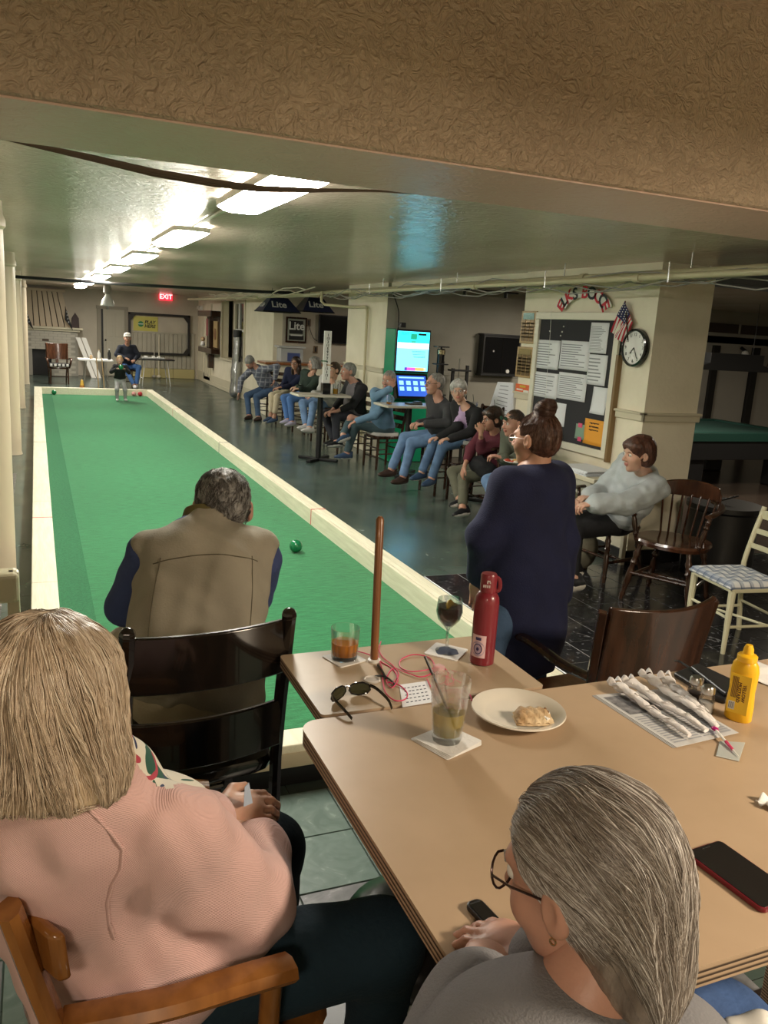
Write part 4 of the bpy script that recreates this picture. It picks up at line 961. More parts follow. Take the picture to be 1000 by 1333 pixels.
# ================================================================ FIGURES: one continuous surface grown from a smooth distance field
class Field:
    def __init__(s, lo, hi, h):
        s.lo = np.array(lo, np.float32); s.h = h; s.n = (np.ceil((np.array(hi)-np.array(lo))/h).astype(int)+1)
        s.D = np.full(s.n, .06, np.float32)
        s.ax = [s.lo[i]+h*np.arange(s.n[i], dtype=np.float32) for i in range(3)]
    def sub(s, lo, hi):
        a = np.maximum(np.floor((np.array(lo)-s.lo)/s.h).astype(int), 0); b = np.minimum(np.ceil((np.array(hi)-s.lo)/s.h).astype(int)+1, s.n)
        if (b <= a).any(): return None, None
        sl = tuple(slice(a[i], b[i]) for i in range(3))
        X = s.ax[0][sl[0]][:, None, None]; Y = s.ax[1][sl[1]][None, :, None]; Z = s.ax[2][sl[2]][None, None, :]
        return sl, (X, Y, Z)
    def apply(s, prim, mode='u', k=.02):
        lo, hi, fn = prim; m = .05
        sl, P = s.sub(np.array(lo)-m, np.array(hi)+m)
        if sl is None: return
        d = fn(*P).astype(np.float32); A = s.D[sl]
        if mode == 'u':
            h = np.maximum(k-np.abs(A-d), 0)/k; s.D[sl] = np.minimum(A, d)-h*h*k*.25
        elif mode == 's':
            d = -d; h = np.maximum(k-np.abs(A-d), 0)/k; s.D[sl] = np.maximum(A, d)+h*h*k*.25
    def cut(s, p, n, k=.004):
        # keep the side where (x-p).n < 0
        n = np.array(n, float); n /= np.linalg.norm(n)
        d = ((s.ax[0]-p[0])*n[0])[:, None, None]+((s.ax[1]-p[1])*n[1])[None, :, None]+((s.ax[2]-p[2])*n[2])[None, None, :]
        h = np.maximum(k-np.abs(s.D-d), 0)/k; s.D = (np.maximum(s.D, d)+h*h*k*.25).astype(np.float32)
    def wrinkle(s, amp, fr, seed=0, dirs=None):
        X = s.ax[0][:, None, None]; Y = s.ax[1][None, :, None]; Z = s.ax[2][None, None, :]
        r = np.random.RandomState(seed); w = 0
        for i in range(5):
            a, b, c = r.normal(size=3); q = math.sqrt(a*a+b*b+c*c); f = fr*(.6+.5*i)/q
            ph = r.uniform(0, 6.28, 2)
            w = w+np.sin(X*a*f+Y*b*f+Z*c*f+ph[0]+1.3*np.sin(X*c*f*.6+Y*a*f*.5+Z*b*f*.7+ph[1]))/(1+.45*i)
        s.D = (s.D+amp*w*.4).astype(np.float32)
    def mesh(s):
        D = s.D; D = np.pad(D, 1, constant_values=.06); ins = D < 0
        c = [ins[i:i+D.shape[0]-1, j:j+D.shape[1]-1, k:k+D.shape[2]-1] for i in (0, 1) for j in (0, 1) for k in (0, 1)]
        cnt = sum(x.astype(np.int8) for x in c); act = (cnt > 0) & (cnt < 8); idx = np.argwhere(act)
        if len(idx) == 0: return np.zeros((0, 3)), np.zeros((0, 4), int)
        vid = np.full(act.shape, -1, np.int32); vid[tuple(idx.T)] = np.arange(len(idx))
        corner = np.array([(i, j, k) for i in (0, 1) for j in (0, 1) for k in (0, 1)])
        val = np.stack([D[idx[:, 0]+a, idx[:, 1]+b, idx[:, 2]+c_] for a, b, c_ in corner], 1)
        acc = np.zeros((len(idx), 3)); num = np.zeros(len(idx))
        for p in range(8):
            for q in range(p+1, 8):
                if abs(corner[p]-corner[q]).sum() != 1: continue
                m = (val[:, p] < 0) != (val[:, q] < 0); t = np.where(m, val[:, p]/np.where(m, val[:, p]-val[:, q], 1), 0)
                acc += m[:, None]*(corner[p]+t[:, None]*(corner[q]-corner[p])); num += m
        V = (idx+acc/num[:, None]-1)*s.h+s.lo
        F = []
        for ax in range(3):
            o1, o2 = [(1, 2), (2, 0), (0, 1)][ax]
            A = ins[:-1] if ax == 0 else ins[:, :-1] if ax == 1 else ins[:, :, :-1]
            B = ins[1:] if ax == 0 else ins[:, 1:] if ax == 1 else ins[:, :, 1:]
            for flip, mk in ((0, A & ~B), (1, ~A & B)):
                e = np.argwhere(mk); e = e[(e[:, o1] > 0) & (e[:, o2] > 0) & (e[:, o1] < act.shape[o1]) & (e[:, o2] < act.shape[o2])]
                if not len(e): continue
                def g(d1, d2):
                    x = e.copy(); x[:, o1] -= d1; x[:, o2] -= d2; return vid[x[:, 0], x[:, 1], x[:, 2]]
                q = np.stack([g(1, 1), g(0, 1), g(0, 0), g(1, 0)], 1); F.append(q[:, ::-1] if flip else q)
        return V, np.concatenate(F)
def P_cap(a, b, r0, r1):
    a = np.array(a, float); b = np.array(b, float); d = b-a; L = max(d@d, 1e-9); r = max(r0, r1)
    def fn(X, Y, Z):
        t = np.clip(((X-a[0])*d[0]+(Y-a[1])*d[1]+(Z-a[2])*d[2])/L, 0, 1)
        return np.sqrt((X-a[0]-t*d[0])**2+(Y-a[1]-t*d[1])**2+(Z-a[2]-t*d[2])**2)-(r0+(r1-r0)*t)
    return np.minimum(a, b)-r, np.maximum(a, b)+r, fn
def P_ell(c, r, M=None):
    c = np.array(c, float); r = np.array(r, float); M = np.eye(3) if M is None else np.asarray(M); ext = np.sqrt(((M*r)**2).sum(1))
    def fn(X, Y, Z):
        x = X-c[0]; y = Y-c[1]; z = Z-c[2]; k0 = 0; k1 = 0
        for i in range(3):
            q = x*M[0, i]+y*M[1, i]+z*M[2, i]; k0 = k0+(q/r[i])**2; k1 = k1+(q/r[i]**2)**2
        k0 = np.sqrt(k0); k1 = np.sqrt(k1); return k0*(k0-1)/np.maximum(k1, 1e-6)
    return c-ext, c+ext, fn
def grow(prims, h, cuts=(), wr=None, k=.02, pad=.03):
    los = np.array([p[1][0] for p in prims if p[0] == 'u']); his = np.array([p[1][1] for p in prims if p[0] == 'u'])
    F = Field(los.min(0)-pad, his.max(0)+pad, h)
    for p in prims: F.apply(p[1], p[0], p[2] if len(p) > 2 else k)
    if wr: F.wrinkle(*wr)
    for c in cuts: F.cut(*c)
    return F
def obj_from(VF, name, mats, parent, origin, matfn=None, smooth=True):
    V = np.concatenate([v for v, f in VF]); off = 0; Fs = []
    for v, f in VF: Fs.append(f+off); off += len(v)
    Fa = np.concatenate(Fs); me = bpy.data.meshes.new(name); V2 = V-np.array(origin)
    me.vertices.add(len(V2)); me.vertices.foreach_set('co', V2.astype(np.float32).ravel())
    me.loops.add(len(Fa)*4); me.loops.foreach_set('vertex_index', Fa.astype(np.int32).ravel())
    me.polygons.add(len(Fa)); me.polygons.foreach_set('loop_start', np.arange(0, len(Fa)*4, 4, dtype=np.int32))
    me.polygons.foreach_set('use_smooth', [smooth]*len(Fa))
    for m in (mats if isinstance(mats, (list, tuple)) else [mats]): me.materials.append(m)
    if matfn is not None: me.polygons.foreach_set('material_index', matfn(V[Fa].mean(1)).astype(np.int32))
    me.update(); me.validate()
    o = bpy.data.objects.new(name, me); COL.objects.link(o); o.parent = parent
    return o
def unit(v): v = np.array(v, float); return v/max(np.linalg.norm(v), 1e-9)
def head_frame(yaw, pitch=0, roll=0):
    # yaw: direction the face looks at, degrees (0=+X, 90=+Y); pitch>0 looks down; returns columns right, forward, up
    y, p, r = map(math.radians, (yaw, pitch, roll))
    f = np.array([math.cos(y)*math.cos(p), math.sin(y)*math.cos(p), -math.sin(p)]); rt = unit(np.cross(f, [0, 0, 1])); up = np.cross(rt, f)
    rt2 = rt*math.cos(r)+up*math.sin(r); up2 = -rt*math.sin(r)+up*math.cos(r)
    return np.stack([rt2, f, up2], 1)
m_eye = mat('eye_white', (.72, .70, .66), rough=.15); m_iris = mat('eye_iris', (.04, .03, .025), rough=.1)
SKINS = {}
def skin(k):
    c = dict(fair=(.56, .33, .24), mid=(.46, .25, .17), ruddy=(.50, .27, .20), deep=(.36, .18, .11))[k]
    m = mat('skin_'+k, c, rough=.45, sss=.12, bump=.08, bscale=120, cols=(tuple(x*.9 for x in c), tuple(min(1, x*1.08) for x in c)), vscale=14)
    l = mat('lips_'+k, (c[0]*.85, c[1]*.55, c[2]*.6), rough=.4); return m, l
def cloth(name, c, var=.12, bump=.25, bs=90, rough=.9, sheen=0):
    return mat(name, c, rough=rough, bump=bump, bscale=bs, sheen=sheen, cols=(tuple(x*(1-var) for x in c), tuple(min(1, x*(1+var)) for x in c)), vscale=10)
def head_prims(C, R, s=1.0, fem=0.0):
    T = lambda x, y, z: C+R @ (np.array([x, y, z])*s)
    E = lambda c, r: P_ell(T(*c), np.array(r)*s, R)
    j = 1-.12*fem
    L = [('u', E((0, -.015, .035), (.075, .095, .083))), ('u', E((0, .03, -.02), (.060, .066, .082)), .03), ('u', E((0, .032, -.075), (.048*j, .048, .038)), .03),
         ('u', E((0, .068, -.095), (.021*j, .018, .017)), .02), ('u', E((0, .078, .030), (.047, .017, .013)), .015),
         ('u', E((.038, .058, -.028), (.024, .024, .024)), .02), ('u', E((-.038, .058, -.028), (.024, .024, .024)), .02)]
    L += [('s', E((sx*.032, .102, .008), (.019, .020, .013)), .012) for sx in (-1, 1)]
    L += [('u', P_cap(T(0, .088, .014), T(0, .112, -.022), .0075*s, .0115*s), .010), ('u', E((.010, .102, -.027), (.008, .010, .007)), .006), ('u', E((-.010, .102, -.027), (.008, .010, .007)), .006),
          ('u', E((0, .094, -.051), (.021, .009, .0055)), .006), ('u', E((0, .092, -.062), (.018, .010, .006)), .006)]
    for sx in (-1, 1):
        L += [('u', E((sx*.081, -.010, -.002), (.012, .020, .031)), .008), ('s', E((sx*.091, -.004, .003), (.006, .011, .018)), .006), ('u', E((sx*.075, -.001, -.026), (.008, .010, .010)), .006)]
    return L
def lips_fn(C, R, s):
    def f(c):
        q = (c-C) @ R/s; return ((np.abs(q[:, 0]) < .022) & (q[:, 1] > .086) & (q[:, 2] < -.046) & (q[:, 2] > -.067)).astype(int)
    return f
def hair_prims(style, C, R, s):
    T = lambda x, y, z: C+R @ (np.array([x, y, z])*s)
    E = lambda c, r: P_ell(T(*c), np.array(r)*s, R)
    face = ('s', E((0, .105, -.045), (.070, .070, .098)), .02)
    ears = [('s', E((sx*.088, .012, -.012), (.022, .030, .034)), .012) for sx in (-1, 1)]
    n = lambda z, a=0: (T(0, 0, z), -R[:, 2]*1.0+R[:, 1]*a)
    if style == 'short':
        return [('u', E((0, -.022, .045), (.082, .101, .086))), ('u', E((0, -.045, -.005), (.076, .070, .075)), .03), face]+ears, [(T(0, -.03, -.062), -R[:, 2]+.35*R[:, 1])]
    if style == 'crop':
        return [('u', E((0, -.022, .042), (.078, .097, .082))), ('u', E((0, -.045, -.005), (.073, .066, .075)), .03), ('s', E((0, .105, -.03), (.074, .068, .10)), .02)]+ears, [(T(0, -.03, -.055), -R[:, 2]+.35*R[:, 1])]
    if style == 'bald':
        return [('u', E((0, -.028, .03), (.079, .094, .075))), ('s', E((0, .02, .10), (.075, .10, .055)), .02), face]+ears, [(T(0, -.03, -.055), -R[:, 2]+.35*R[:, 1])]
    if style == 'bouffant':
        return [('u', E((0, -.02, .050), (.094, .108, .092))), ('u', E((0, -.045, -.015), (.088, .078, .085)), .04), ('u', E((.045, .045, .068), (.045, .045, .035)), .03), ('u', E((-.045, .045, .068), (.045, .045, .035)), .03), ('s', E((0, .11, -.05), (.066, .070, .105)), .02)]+ears, [(T(0, -.03, -.085), -R[:, 2]+.2*R[:, 1])]
    if style == 'bob':
        return [('u', E((0, -.018, .045), (.097, .110, .092))), ('u', E((0, -.030, -.040), (.112, .098, .100)), .05), ('u', E((0, -.032, -.075), (.110, .088, .060)), .05), ('s', E((0, .120, -.06), (.060, .085, .15)), .02), ('s', E((0, .02, -.12), (.055, .06, .07)), .02)], [(T(0, -.03, -.082), -R[:, 2]+.0*R[:, 1])]
    if style == 'long':
        return [('u', E((0, -.020, .045), (.088, .106, .090))), ('u', E((0, -.040, -.07), (.092, .075, .13)), .05), ('u', E((.055, -.02, -.15), (.045, .055, .10)), .04), ('u', E((-.055, -.02, -.15), (.045, .055, .10)), .04), ('s', E((0, .110, -.055), (.062, .075, .14)), .02), ('s', E((0, .05, -.17), (.05, .07, .10)), .02)], []
    if style == 'full':
        return [('u', E((0, -.022, .048), (.086, .106, .090))), ('u', E((0, -.058, -.020), (.080, .072, .088)), .04), ('u', E((0, -.070, -.095), (.064, .046, .062)), .03), ('s', E((0, .110, -.04), (.072, .072, .105)), .02)]+[('s', E((sx*.092, .022, -.047), (.022, .026, .040)), .012) for sx in (-1, 1)], [(T(0, -.03, -.160), -R[:, 2]+.3*R[:, 1])]
    if style == 'bun':
        return [('u', E((0, -.022, .042), (.079, .100, .084))), ('u', E((0, -.045, -.010), (.074, .068, .07)), .03), ('u', E((0, -.045, .140), (.046, .044, .038)), .012), ('u', E((.012, -.055, .158), (.030, .030, .026)), .01), ('s', E((0, .105, -.03), (.074, .068, .10)), .02)]+ears, [(T(0, -.03, -.060), -R[:, 2]+.5*R[:, 1])]
    return [], []
def hand_mesh(wr, d, n, side, curl=.5, s=1.0, h=.005, spread=.0, thumb=.5):
    # wr wrist point, d finger direction, n back-of-hand normal, side: unit vector toward the thumb
    d = unit(d); n = unit(n-(n@d)*d) if abs(unit(n) @ d) < .98 else unit(np.cross(d, [.3, .5, .8])); t = unit(np.cross(d, n)); 
    if t @ np.array(side) < 0: t = -t
    L = [('u', P_cap(wr-d*.03*s, wr+d*.01*s, .024*s, .022*s)), ('u', P_ell(wr+d*.045*s, np.array([.040, .050, .015])*s, np.stack([t, d, n], 1)), .02)]
    for i, (o, ln, r) in enumerate(((.029, .070, .0088), (.010, .078, .0090), (-.010, .072, .0086), (-.028, .058, .0076))):
        a = 0; p = wr+d*(.083-.006*abs(i-1))*s+t*o*s; fan = (1.5-i)*spread
        for q, f in enumerate((.45, .32, .23)):
            a += curl*(.75 if q == 0 else .95); dd = unit((d+t*fan)*math.cos(a)-n*math.sin(a)); p2 = p+dd*ln*f*s
            L.append(('u', P_cap(p, p2, r*s*(1-.08*q), r*s*(.93-.08*q)), .004)); p = p2
    p = wr+d*.022*s+t*.026*s; dd = unit(d*.75+t*.75-n*.35*thumb); p2 = p+dd*.042*s; p3 = p2+unit(d*1.0+t*.15*(1-thumb)-n*(.2+.4*thumb))*.030*s
    L += [('u', P_cap(p, p2, .014*s, .0105*s), .012), ('u', P_cap(p2, p3, .0102*s, .0085*s), .004)]
    return grow(L, h, k=.006, pad=.01).mesh()
def reach(A, px, L, side='n'):
    # point on the pixel ray at distance L from A; side n = nearer to the camera
    d = unit(ray(*px)); oc = np.array(A)-CAM; t0 = oc@d; q = L*L-(oc@oc-t0*t0)
    if q < 0: P = CAM+d*t0; return A+unit(P-A)*L
    r = math.sqrt(q); return CAM+d*(t0-r if side == 'n' else t0+r)
def glasses(C, R, s, parent, org, m, round_=False, lens=None, up=0.0, part='glasses'):
    mb = MB(); T = lambda x, y, z: C+R @ (np.array([x, y, z+up])*s)-np.array(org)
    for sx in (-1, 1):
        n = 16; w, hh = (.024, .023) if round_ else (.027, .018)
        mb.tube([T(sx*.033+w*math.cos(2*PI*i/n), .104-.004*abs(math.cos(2*PI*i/n)), .006+hh*math.sin(2*PI*i/n)) for i in range(n)], .0018*s, 5, closed=True)
        mb.tube([T(sx*.058, .098, .010), T(sx*.074, .06, .012), T(sx*.082, -.005, .010), T(sx*.080, -.03, -.012)], .0018*s, 5)
    mb.tube([T(-.010, .105, .010), T(0, .108, .013), T(.010, .105, .010)], .0017*s, 5)
    o = mb.build(part, m, parent, smooth=True)
    if lens:
        lb = MB()
        for sx in (-1, 1):
            n = 14; w, hh = (.024, .023) if round_ else (.027, .018)
            lb.add([T(sx*.033+w*math.cos(2*PI*i/n), .103, .006+hh*math.sin(2*PI*i/n)) for i in range(n)], [tuple(range(n))])
        lb.build('lens', lens, o)
    return o
def person(label, S_, group=None):
    """S_: dict of pixel joints and looks; every limb is given its real length along the pixel rays."""
    s = S_.get('s', 1.0); hv = S_.get('vox', .0105); face = math.radians(S_['face']); hy, hp, hr = S_.get('hd', (S_['face'], 0, 0))
    F = np.array([math.cos(face), math.sin(face), 0]); Rr = np.array([math.sin(face), -math.cos(face), 0]); U = np.array([0, 0, 1.0])
    hip = S_['hip3'] if 'hip3' in S_ else on_x(*S_['hip'][:2], S_['hip'][2]); hip = np.array(hip, float)
    TL = S_.get('torso', .50)*s
    sh = np.array(S_['sh3']) if 'sh3' in S_ else reach(hip, S_['sh'], TL, S_.get('shs', 'n'))
    tu = unit(sh-hip)
    neck = sh+tu*.045*s+F*.0
    C = np.array(S_['head3']) if 'head3' in S_ else reach(sh, S_['head'], S_.get('neck', .222)*s, S_.get('heads', 'n'))
    HR = head_frame(hy, hp, hr); hs = s*S_.get('hscale', 1.05)
    base = (hip[0], hip[1], 0.0 if 'z0' not in S_ else S_['z0'])
    t = thing('person', label, 'person', base, 0, group)
    w_ = S_.get('wide', 1.08); sf = math.radians(S_.get('shface', S_['face'])); SR = np.array([math.sin(sf), -math.cos(sf), 0]); SF = np.array([math.cos(sf), math.sin(sf), 0])
    SR = unit(SR-tu*(SR@tu)*.6+U*S_.get('shtilt', 0)); 
    if 'shF' in S_: SF = unit(S_['shF'])
    fat = S_.get('fat', 0.0)
    body = []; shirt = []; pants = []; FM = np.stack([SR, unit(np.cross(tu, SR)), tu], 1); HM = np.stack([Rr, F, U], 1)
    g = S_.get('loose', .014)
    def add(lst, pr, k=.03): lst.append(('u', pr, k))
    mid = hip+tu*TL*.38; che = hip+tu*TL*.72; fw = FM[:, 1]*(1 if FM[:, 1]@F > 0 else -1)
    tor = [(hip+U*.0, np.array([.165*w_, .125+fat*.4, .115])*s, HM), (mid+fw*fat*.55, np.array([.145*w_+fat*.5, .105+fat, .15])*s, FM), (che, np.array([.165*w_, .108+fat*.3, .165])*s, FM)]
    for c, r, Mx in tor:
        add(body, P_ell(c, r, Mx), .05); 
    add(shirt, P_ell(hip+U*.03, (tor[0][1]+g+.004), HM), .05)
    for c, r, Mx in tor[1:]: add(shirt, P_ell(c, r+g, Mx), .05)
    SHL = sh+tu*-.02*s
    shp = {'L': SHL-SR*.165*s*w_, 'R': SHL+SR*.165*s*w_}
    add(body, P_cap(shp['L'], shp['R'], .052*s, .052*s), .05); add(shirt, P_cap(shp['L'], shp['R'], .058*s+g, .058*s+g), .05)
    add(shirt, P_cap(sh, sh+tu*(.035+S_.get('nup', 0))*s, .068*s, .060*s), .05)
    hb = C+HR @ (np.array([0, -.025, -.07])*hs)
    add(body, P_cap(sh-tu*.02, hb, .060*s, .056*s*(1-.12*S_.get('fem', 0))), .035)
    sleeve = S_.get('sleeve', 1.0); hands = []
    fab = S_.get('bare', False)
    for sd in 'LR':
        if 'arm'+sd not in S_: continue
        A = S_['arm'+sd]; sgn = -1 if sd == 'L' else 1
        e = np.array(A['e3']) if 'e3' in A else reach(shp[sd], A['e'], .285*s, A.get('es', 'n'))
        w = np.array(A['w3']) if 'w3' in A else reach(e, A['w'], .25*s, A.get('ws', 'n'))
        if 'e3' in A: e = shp[sd]+unit(e-shp[sd])*min(np.linalg.norm(e-shp[sd]), .31*s)
        if 'w3' in A: w = e+unit(w-e)*min(np.linalg.norm(w-e), .27*s)
        S_.setdefault('_seg', []).append((e, w)); add(body, P_cap(shp[sd], e, .046*s, .036*s), .03); add(body, P_cap(e, w, .037*s, .024*s), .02)
        aw = S_.get('armw', 1.0)
        if sleeve > 0:
            q = min(1, sleeve/.5); add(shirt, P_cap(shp[sd], shp[sd]+(e-shp[sd])*q, (.056*s+g)*aw, (.047*s+g)*aw), .018)
            if sleeve > .5:
                q = (sleeve-.5)/.5*.96; add(shirt, P_cap(e, e+(w-e)*q, (.046*s+g)*aw, (.034*s+g)*aw), .014)
        d = unit(A['d']) if 'd' in A else unit(unit(w-e)+.2*F-.15*U); n = A.get('n', (0, 0, 1)); th = np.array(A.get('t', -sgn*SR))
        hands.append(hand_mesh(w+d*.01*s, d, np.array(n, float), th, A.get('c', .55), s*A.get('hs', 1.0), A.get('hv', .0055), A.get('sp', 0), A.get('th', .5)))
    for sd in 'LR':
        if 'leg'+sd not in S_: continue
        A = S_['leg'+sd]; sgn = -1 if sd == 'L' else 1; hj = hip+Rr*.085*s*sgn-U*.02
        kn = np.array(A['k3']) if 'k3' in A else reach(hj, A['k'], .43*s, A.get('ks', 'n'))
        an = np.array(A['a3']) if 'a3' in A else reach(kn, A['a'], .41*s, A.get('as', 'n'))
        lw = S_.get('legw', 1.0)
        add(body, P_cap(hj, kn, .074*s, .052*s), .04); add(body, P_cap(kn, an, .050*s, .034*s), .03)
        ku = kn+unit(an-kn)*.15*s; add(body, P_cap(ku-unit(np.cross(an-kn, Rr))*.0, ku, .052*s, .05*s), .03)
        add(pants, P_cap(hj, kn, (.088*s+.008)*lw, (.062*s+.006)*lw), .04)
        pe = S_.get('pantlen', .93); add(pants, P_cap(kn, kn+(an-kn)*pe, (.061*s+.004)*lw, (.044*s+.008)*lw), .03)
        td = unit(A['t']) if 't' in A else unit(F-.0*U)
        fn_ = unit(np.cross(np.cross(td, unit(kn-an)), td)); heel = an-fn_*.055*s-td*.045*s; toe = an-fn_*.068*s+td*.15*s
        add(body, P_cap(heel, an+fn_*.0, .03*s, .036*s), .03); add(body, P_cap(heel, toe, .028*s, .024*s), .02)
        if 'shoe' in S_:
            sx = np.cross(td, fn_); Mx = np.stack([sx, td, fn_], 1)
            sp = [('u', P_cap(heel, heel+fn_*.05*s, .041*s, .042*s)), ('u', P_ell(an-fn_*.062*s+td*.055*s, np.array([.047, .145, .040])*s, Mx), .02), ('u', P_ell(an-fn_*.045*s+td*.03*s, np.array([.042, .075, .042])*s, Mx), .02)]
            Fd = grow(sp, max(hv*.7, .008), [(an-fn_*.100*s, -fn_), (an+fn_*.012*s, fn_)]); so = S_.get('sole', m_white)
            sp_ = an-fn_*.078*s
            obj_from([Fd.mesh()], 'shoe', [S_['shoe'], so], t, base, lambda c, p=sp_, f=fn_: (((c-p) @ f) < 0).astype(int))
        if 'sock' in S_:
            V = grow([('u', P_cap(kn+(an-kn)*.8, an, .042*s, .038*s))], max(hv*.7, .008)).mesh(); obj_from([V], 'sock', S_['sock'], t, base)
    add(pants, P_ell(hip-U*.005, tor[0][1]+.012, HM), .05)
    Hd = grow(head_prims(C, HR, hs, S_.get('fem', 0)), S_.get('hvox', max(hv*.55, .0055)), k=.02, pad=.01)
    sk = skin(S_.get('skin', 'fair')); VF = [grow(body, hv, k=.03).mesh(), Hd.mesh()]+hands
    obj_from(VF, 'body', list(sk), t, base, lips_fn(C, HR, hs))
    hem = S_.get('hem', -.12)
    cuts = []; S_.get('nocut') or shirt.append(('s', P_cap(sh+tu*(.035+S_.get('nup', 0))*s+fw*.012, sh+tu*.16*s+fw*S_.get('vneck', .02), .060*s, .062*s), .012))
    if shirt:
        for ex in S_.get('shirtx', []): shirt.insert(0, ('u', ex, .05))
        lowc = (hip+U*hem, -U) if 'hemn' not in S_ else (hip+U*hem, S_['hemn'])
        if 'inner' in S_:
            iw = S_.get('innerw', .07)*s; shm = [S_['shirt'], S_['inner']]
            def away(c):
                ok = np.ones(len(c), bool)
                for a_, b_ in S_.get('_seg', []):
                    d_ = b_-a_; t_ = np.clip(((c-a_) @ d_)/(d_@d_), 0, 1); ok &= np.linalg.norm(c-a_-t_[:, None]*d_, axis=1) > .078*s
                return ok
            S_['shirtfn'] = lambda c: (away(c) & (np.abs((c-sh) @ FM[:, 0]) < iw*(1+.6*np.clip(-((c-sh) @ tu)/.4, 0, 1))) & (((c-sh) @ fw) > S_.get('infwd', 0))).astype(int)
        else: shm = S_['shirt']
        obj_from([grow(shirt, hv, cuts+[lowc], (S_.get('wr', .004), S_.get('wf', 30), int(abs(hip[1]*100))), .04).mesh()], S_.get('top', 'shirt'), shm, t, base, S_.get('shirtfn'))
    if 'pants' in S_ and len(pants) > 1:
        obj_from([grow(pants, hv, [(hip+U*.07, U)], (.003, 40, int(abs(hip[1]*77))), .04).mesh()], S_.get('bottom', 'trousers'), S_['pants'], t, base)
    hp_, hc = hair_prims(S_.get('hair', 'short'), C, HR, hs)
    if hp_:
        Fh = grow(hp_, S_.get('hvox', max(hv*.55, .0055)), hc, (S_.get('hairw', .003), 160, 3), k=.03, pad=.028); obj_from([Fh.mesh()], 'hair', S_['hairm'], t, base)
    T = lambda x, y, z: C+HR @ (np.array([x, y, z])*hs)-np.array(base)
    for sx in (-1, 1):
        e = MB().sphere((0, 0, 0), .0125*hs, 10); V = np.concatenate(e.v); e.v = [V @ HR.T+T(sx*.031, .0795, .009)]
        fc = [V[list(f)].mean(0) for f in e.f]; e.mi = [1 if c[1] > .0100*hs else 0 for c in fc]; e.build('eye', [m_eye, m_iris], t, smooth='all')
        MB().tube([T(sx*.016, .092, .026), T(sx*.031, .092, .031), T(sx*.046, .082, .027)], [.0022, .003, .0018], 5).build('eyebrow', S_.get('browm', S_['hairm']), t, smooth=True)
    if 'glass' in S_: glasses(C, HR, hs, t, base, S_['glass'], S_.get('ground', False), S_.get('lens'), S_.get('gup', 0), S_.get('gpart', 'glasses'))
    if 'seat' in S_:
        st = S_['seat']; zz = hip[2]-.105*s; bp_ = np.array([hip[0], hip[1], 0])+np.array(st.get('off', (0, 0, 0)))
        if st.get('kind') == 'windsor': windsor(st['label'], bp_, face+PI/2, None, zz)
        else: back_stool(st.get('name', 'bar_stool'), st['label'], bp_, face+PI/2, zz, zz+st.get('back', .42), .19, w_dark, st.get('group'), st.get('cushion'), 3)
    return t, dict(C=C, R=HR, hs=hs, base=np.array(base), sh=sh, hip=hip, shp=shp, tu=tu, Fh=Fh if hp_ else None, F=F, Rr=Rr)
# ---------------------------------------------------------------- strands combed over a hair surface
def samp(F, P):
    q = (P-F.lo)/F.h; oob = ((q < 0) | (q > np.array(F.n)-1)).any(1); q = np.clip(q, 0, np.array(F.n)-1.001); i = q.astype(int); f = q-i; out = 0
    for a in (0, 1):
        for b in (0, 1):
            for c in (0, 1):
                w = (f[:, 0] if a else 1-f[:, 0])*(f[:, 1] if b else 1-f[:, 1])*(f[:, 2] if c else 1-f[:, 2])
                out = out+w*F.D[i[:, 0]+a, i[:, 1]+b, i[:, 2]+c]
    return np.where(oob, .06, out)
def grad(F, P, e=.004):
    g = np.stack([samp(F, P+np.eye(3)[k]*e)-samp(F, P-np.eye(3)[k]*e) for k in range(3)], 1); return g/np.maximum(np.linalg.norm(g, axis=1, keepdims=True), 1e-6)
def strands(F, starts, flow, steps, ds, off, seed=0, jit=.0, stop=None):
    r = np.random.RandomState(seed); P = starts.copy(); off = np.asarray(off)
    for _ in range(4): P = P-grad(F, P)*(samp(F, P)-off)[:, None]
    bad = np.abs(samp(F, P)-off) > .012; pts = [P.copy()]; w = r.normal(size=(len(P), 3))*jit
    for k in range(steps):
        Pold = P; d = flow(P, k/steps)+w; g = grad(F, P); d = d-g*(d*g).sum(1)[:, None]
        d = d/np.maximum(np.linalg.norm(d, axis=1, keepdims=True), 1e-6); P = P+d*ds
        sd = samp(F, P)-off; ok = np.abs(sd) < .045; P = np.where(ok[:, None], P-grad(F, P)*np.clip(sd, -.01, .01)[:, None], P)
        if stop is not None: P = np.where(stop(P)[:, None], Pold, P)
        bad |= (samp(F, P) > .022) & (stop is None) | (samp(F, P) > .03)
        pts.append(P.copy())
    return np.stack(pts, 1)[~bad]
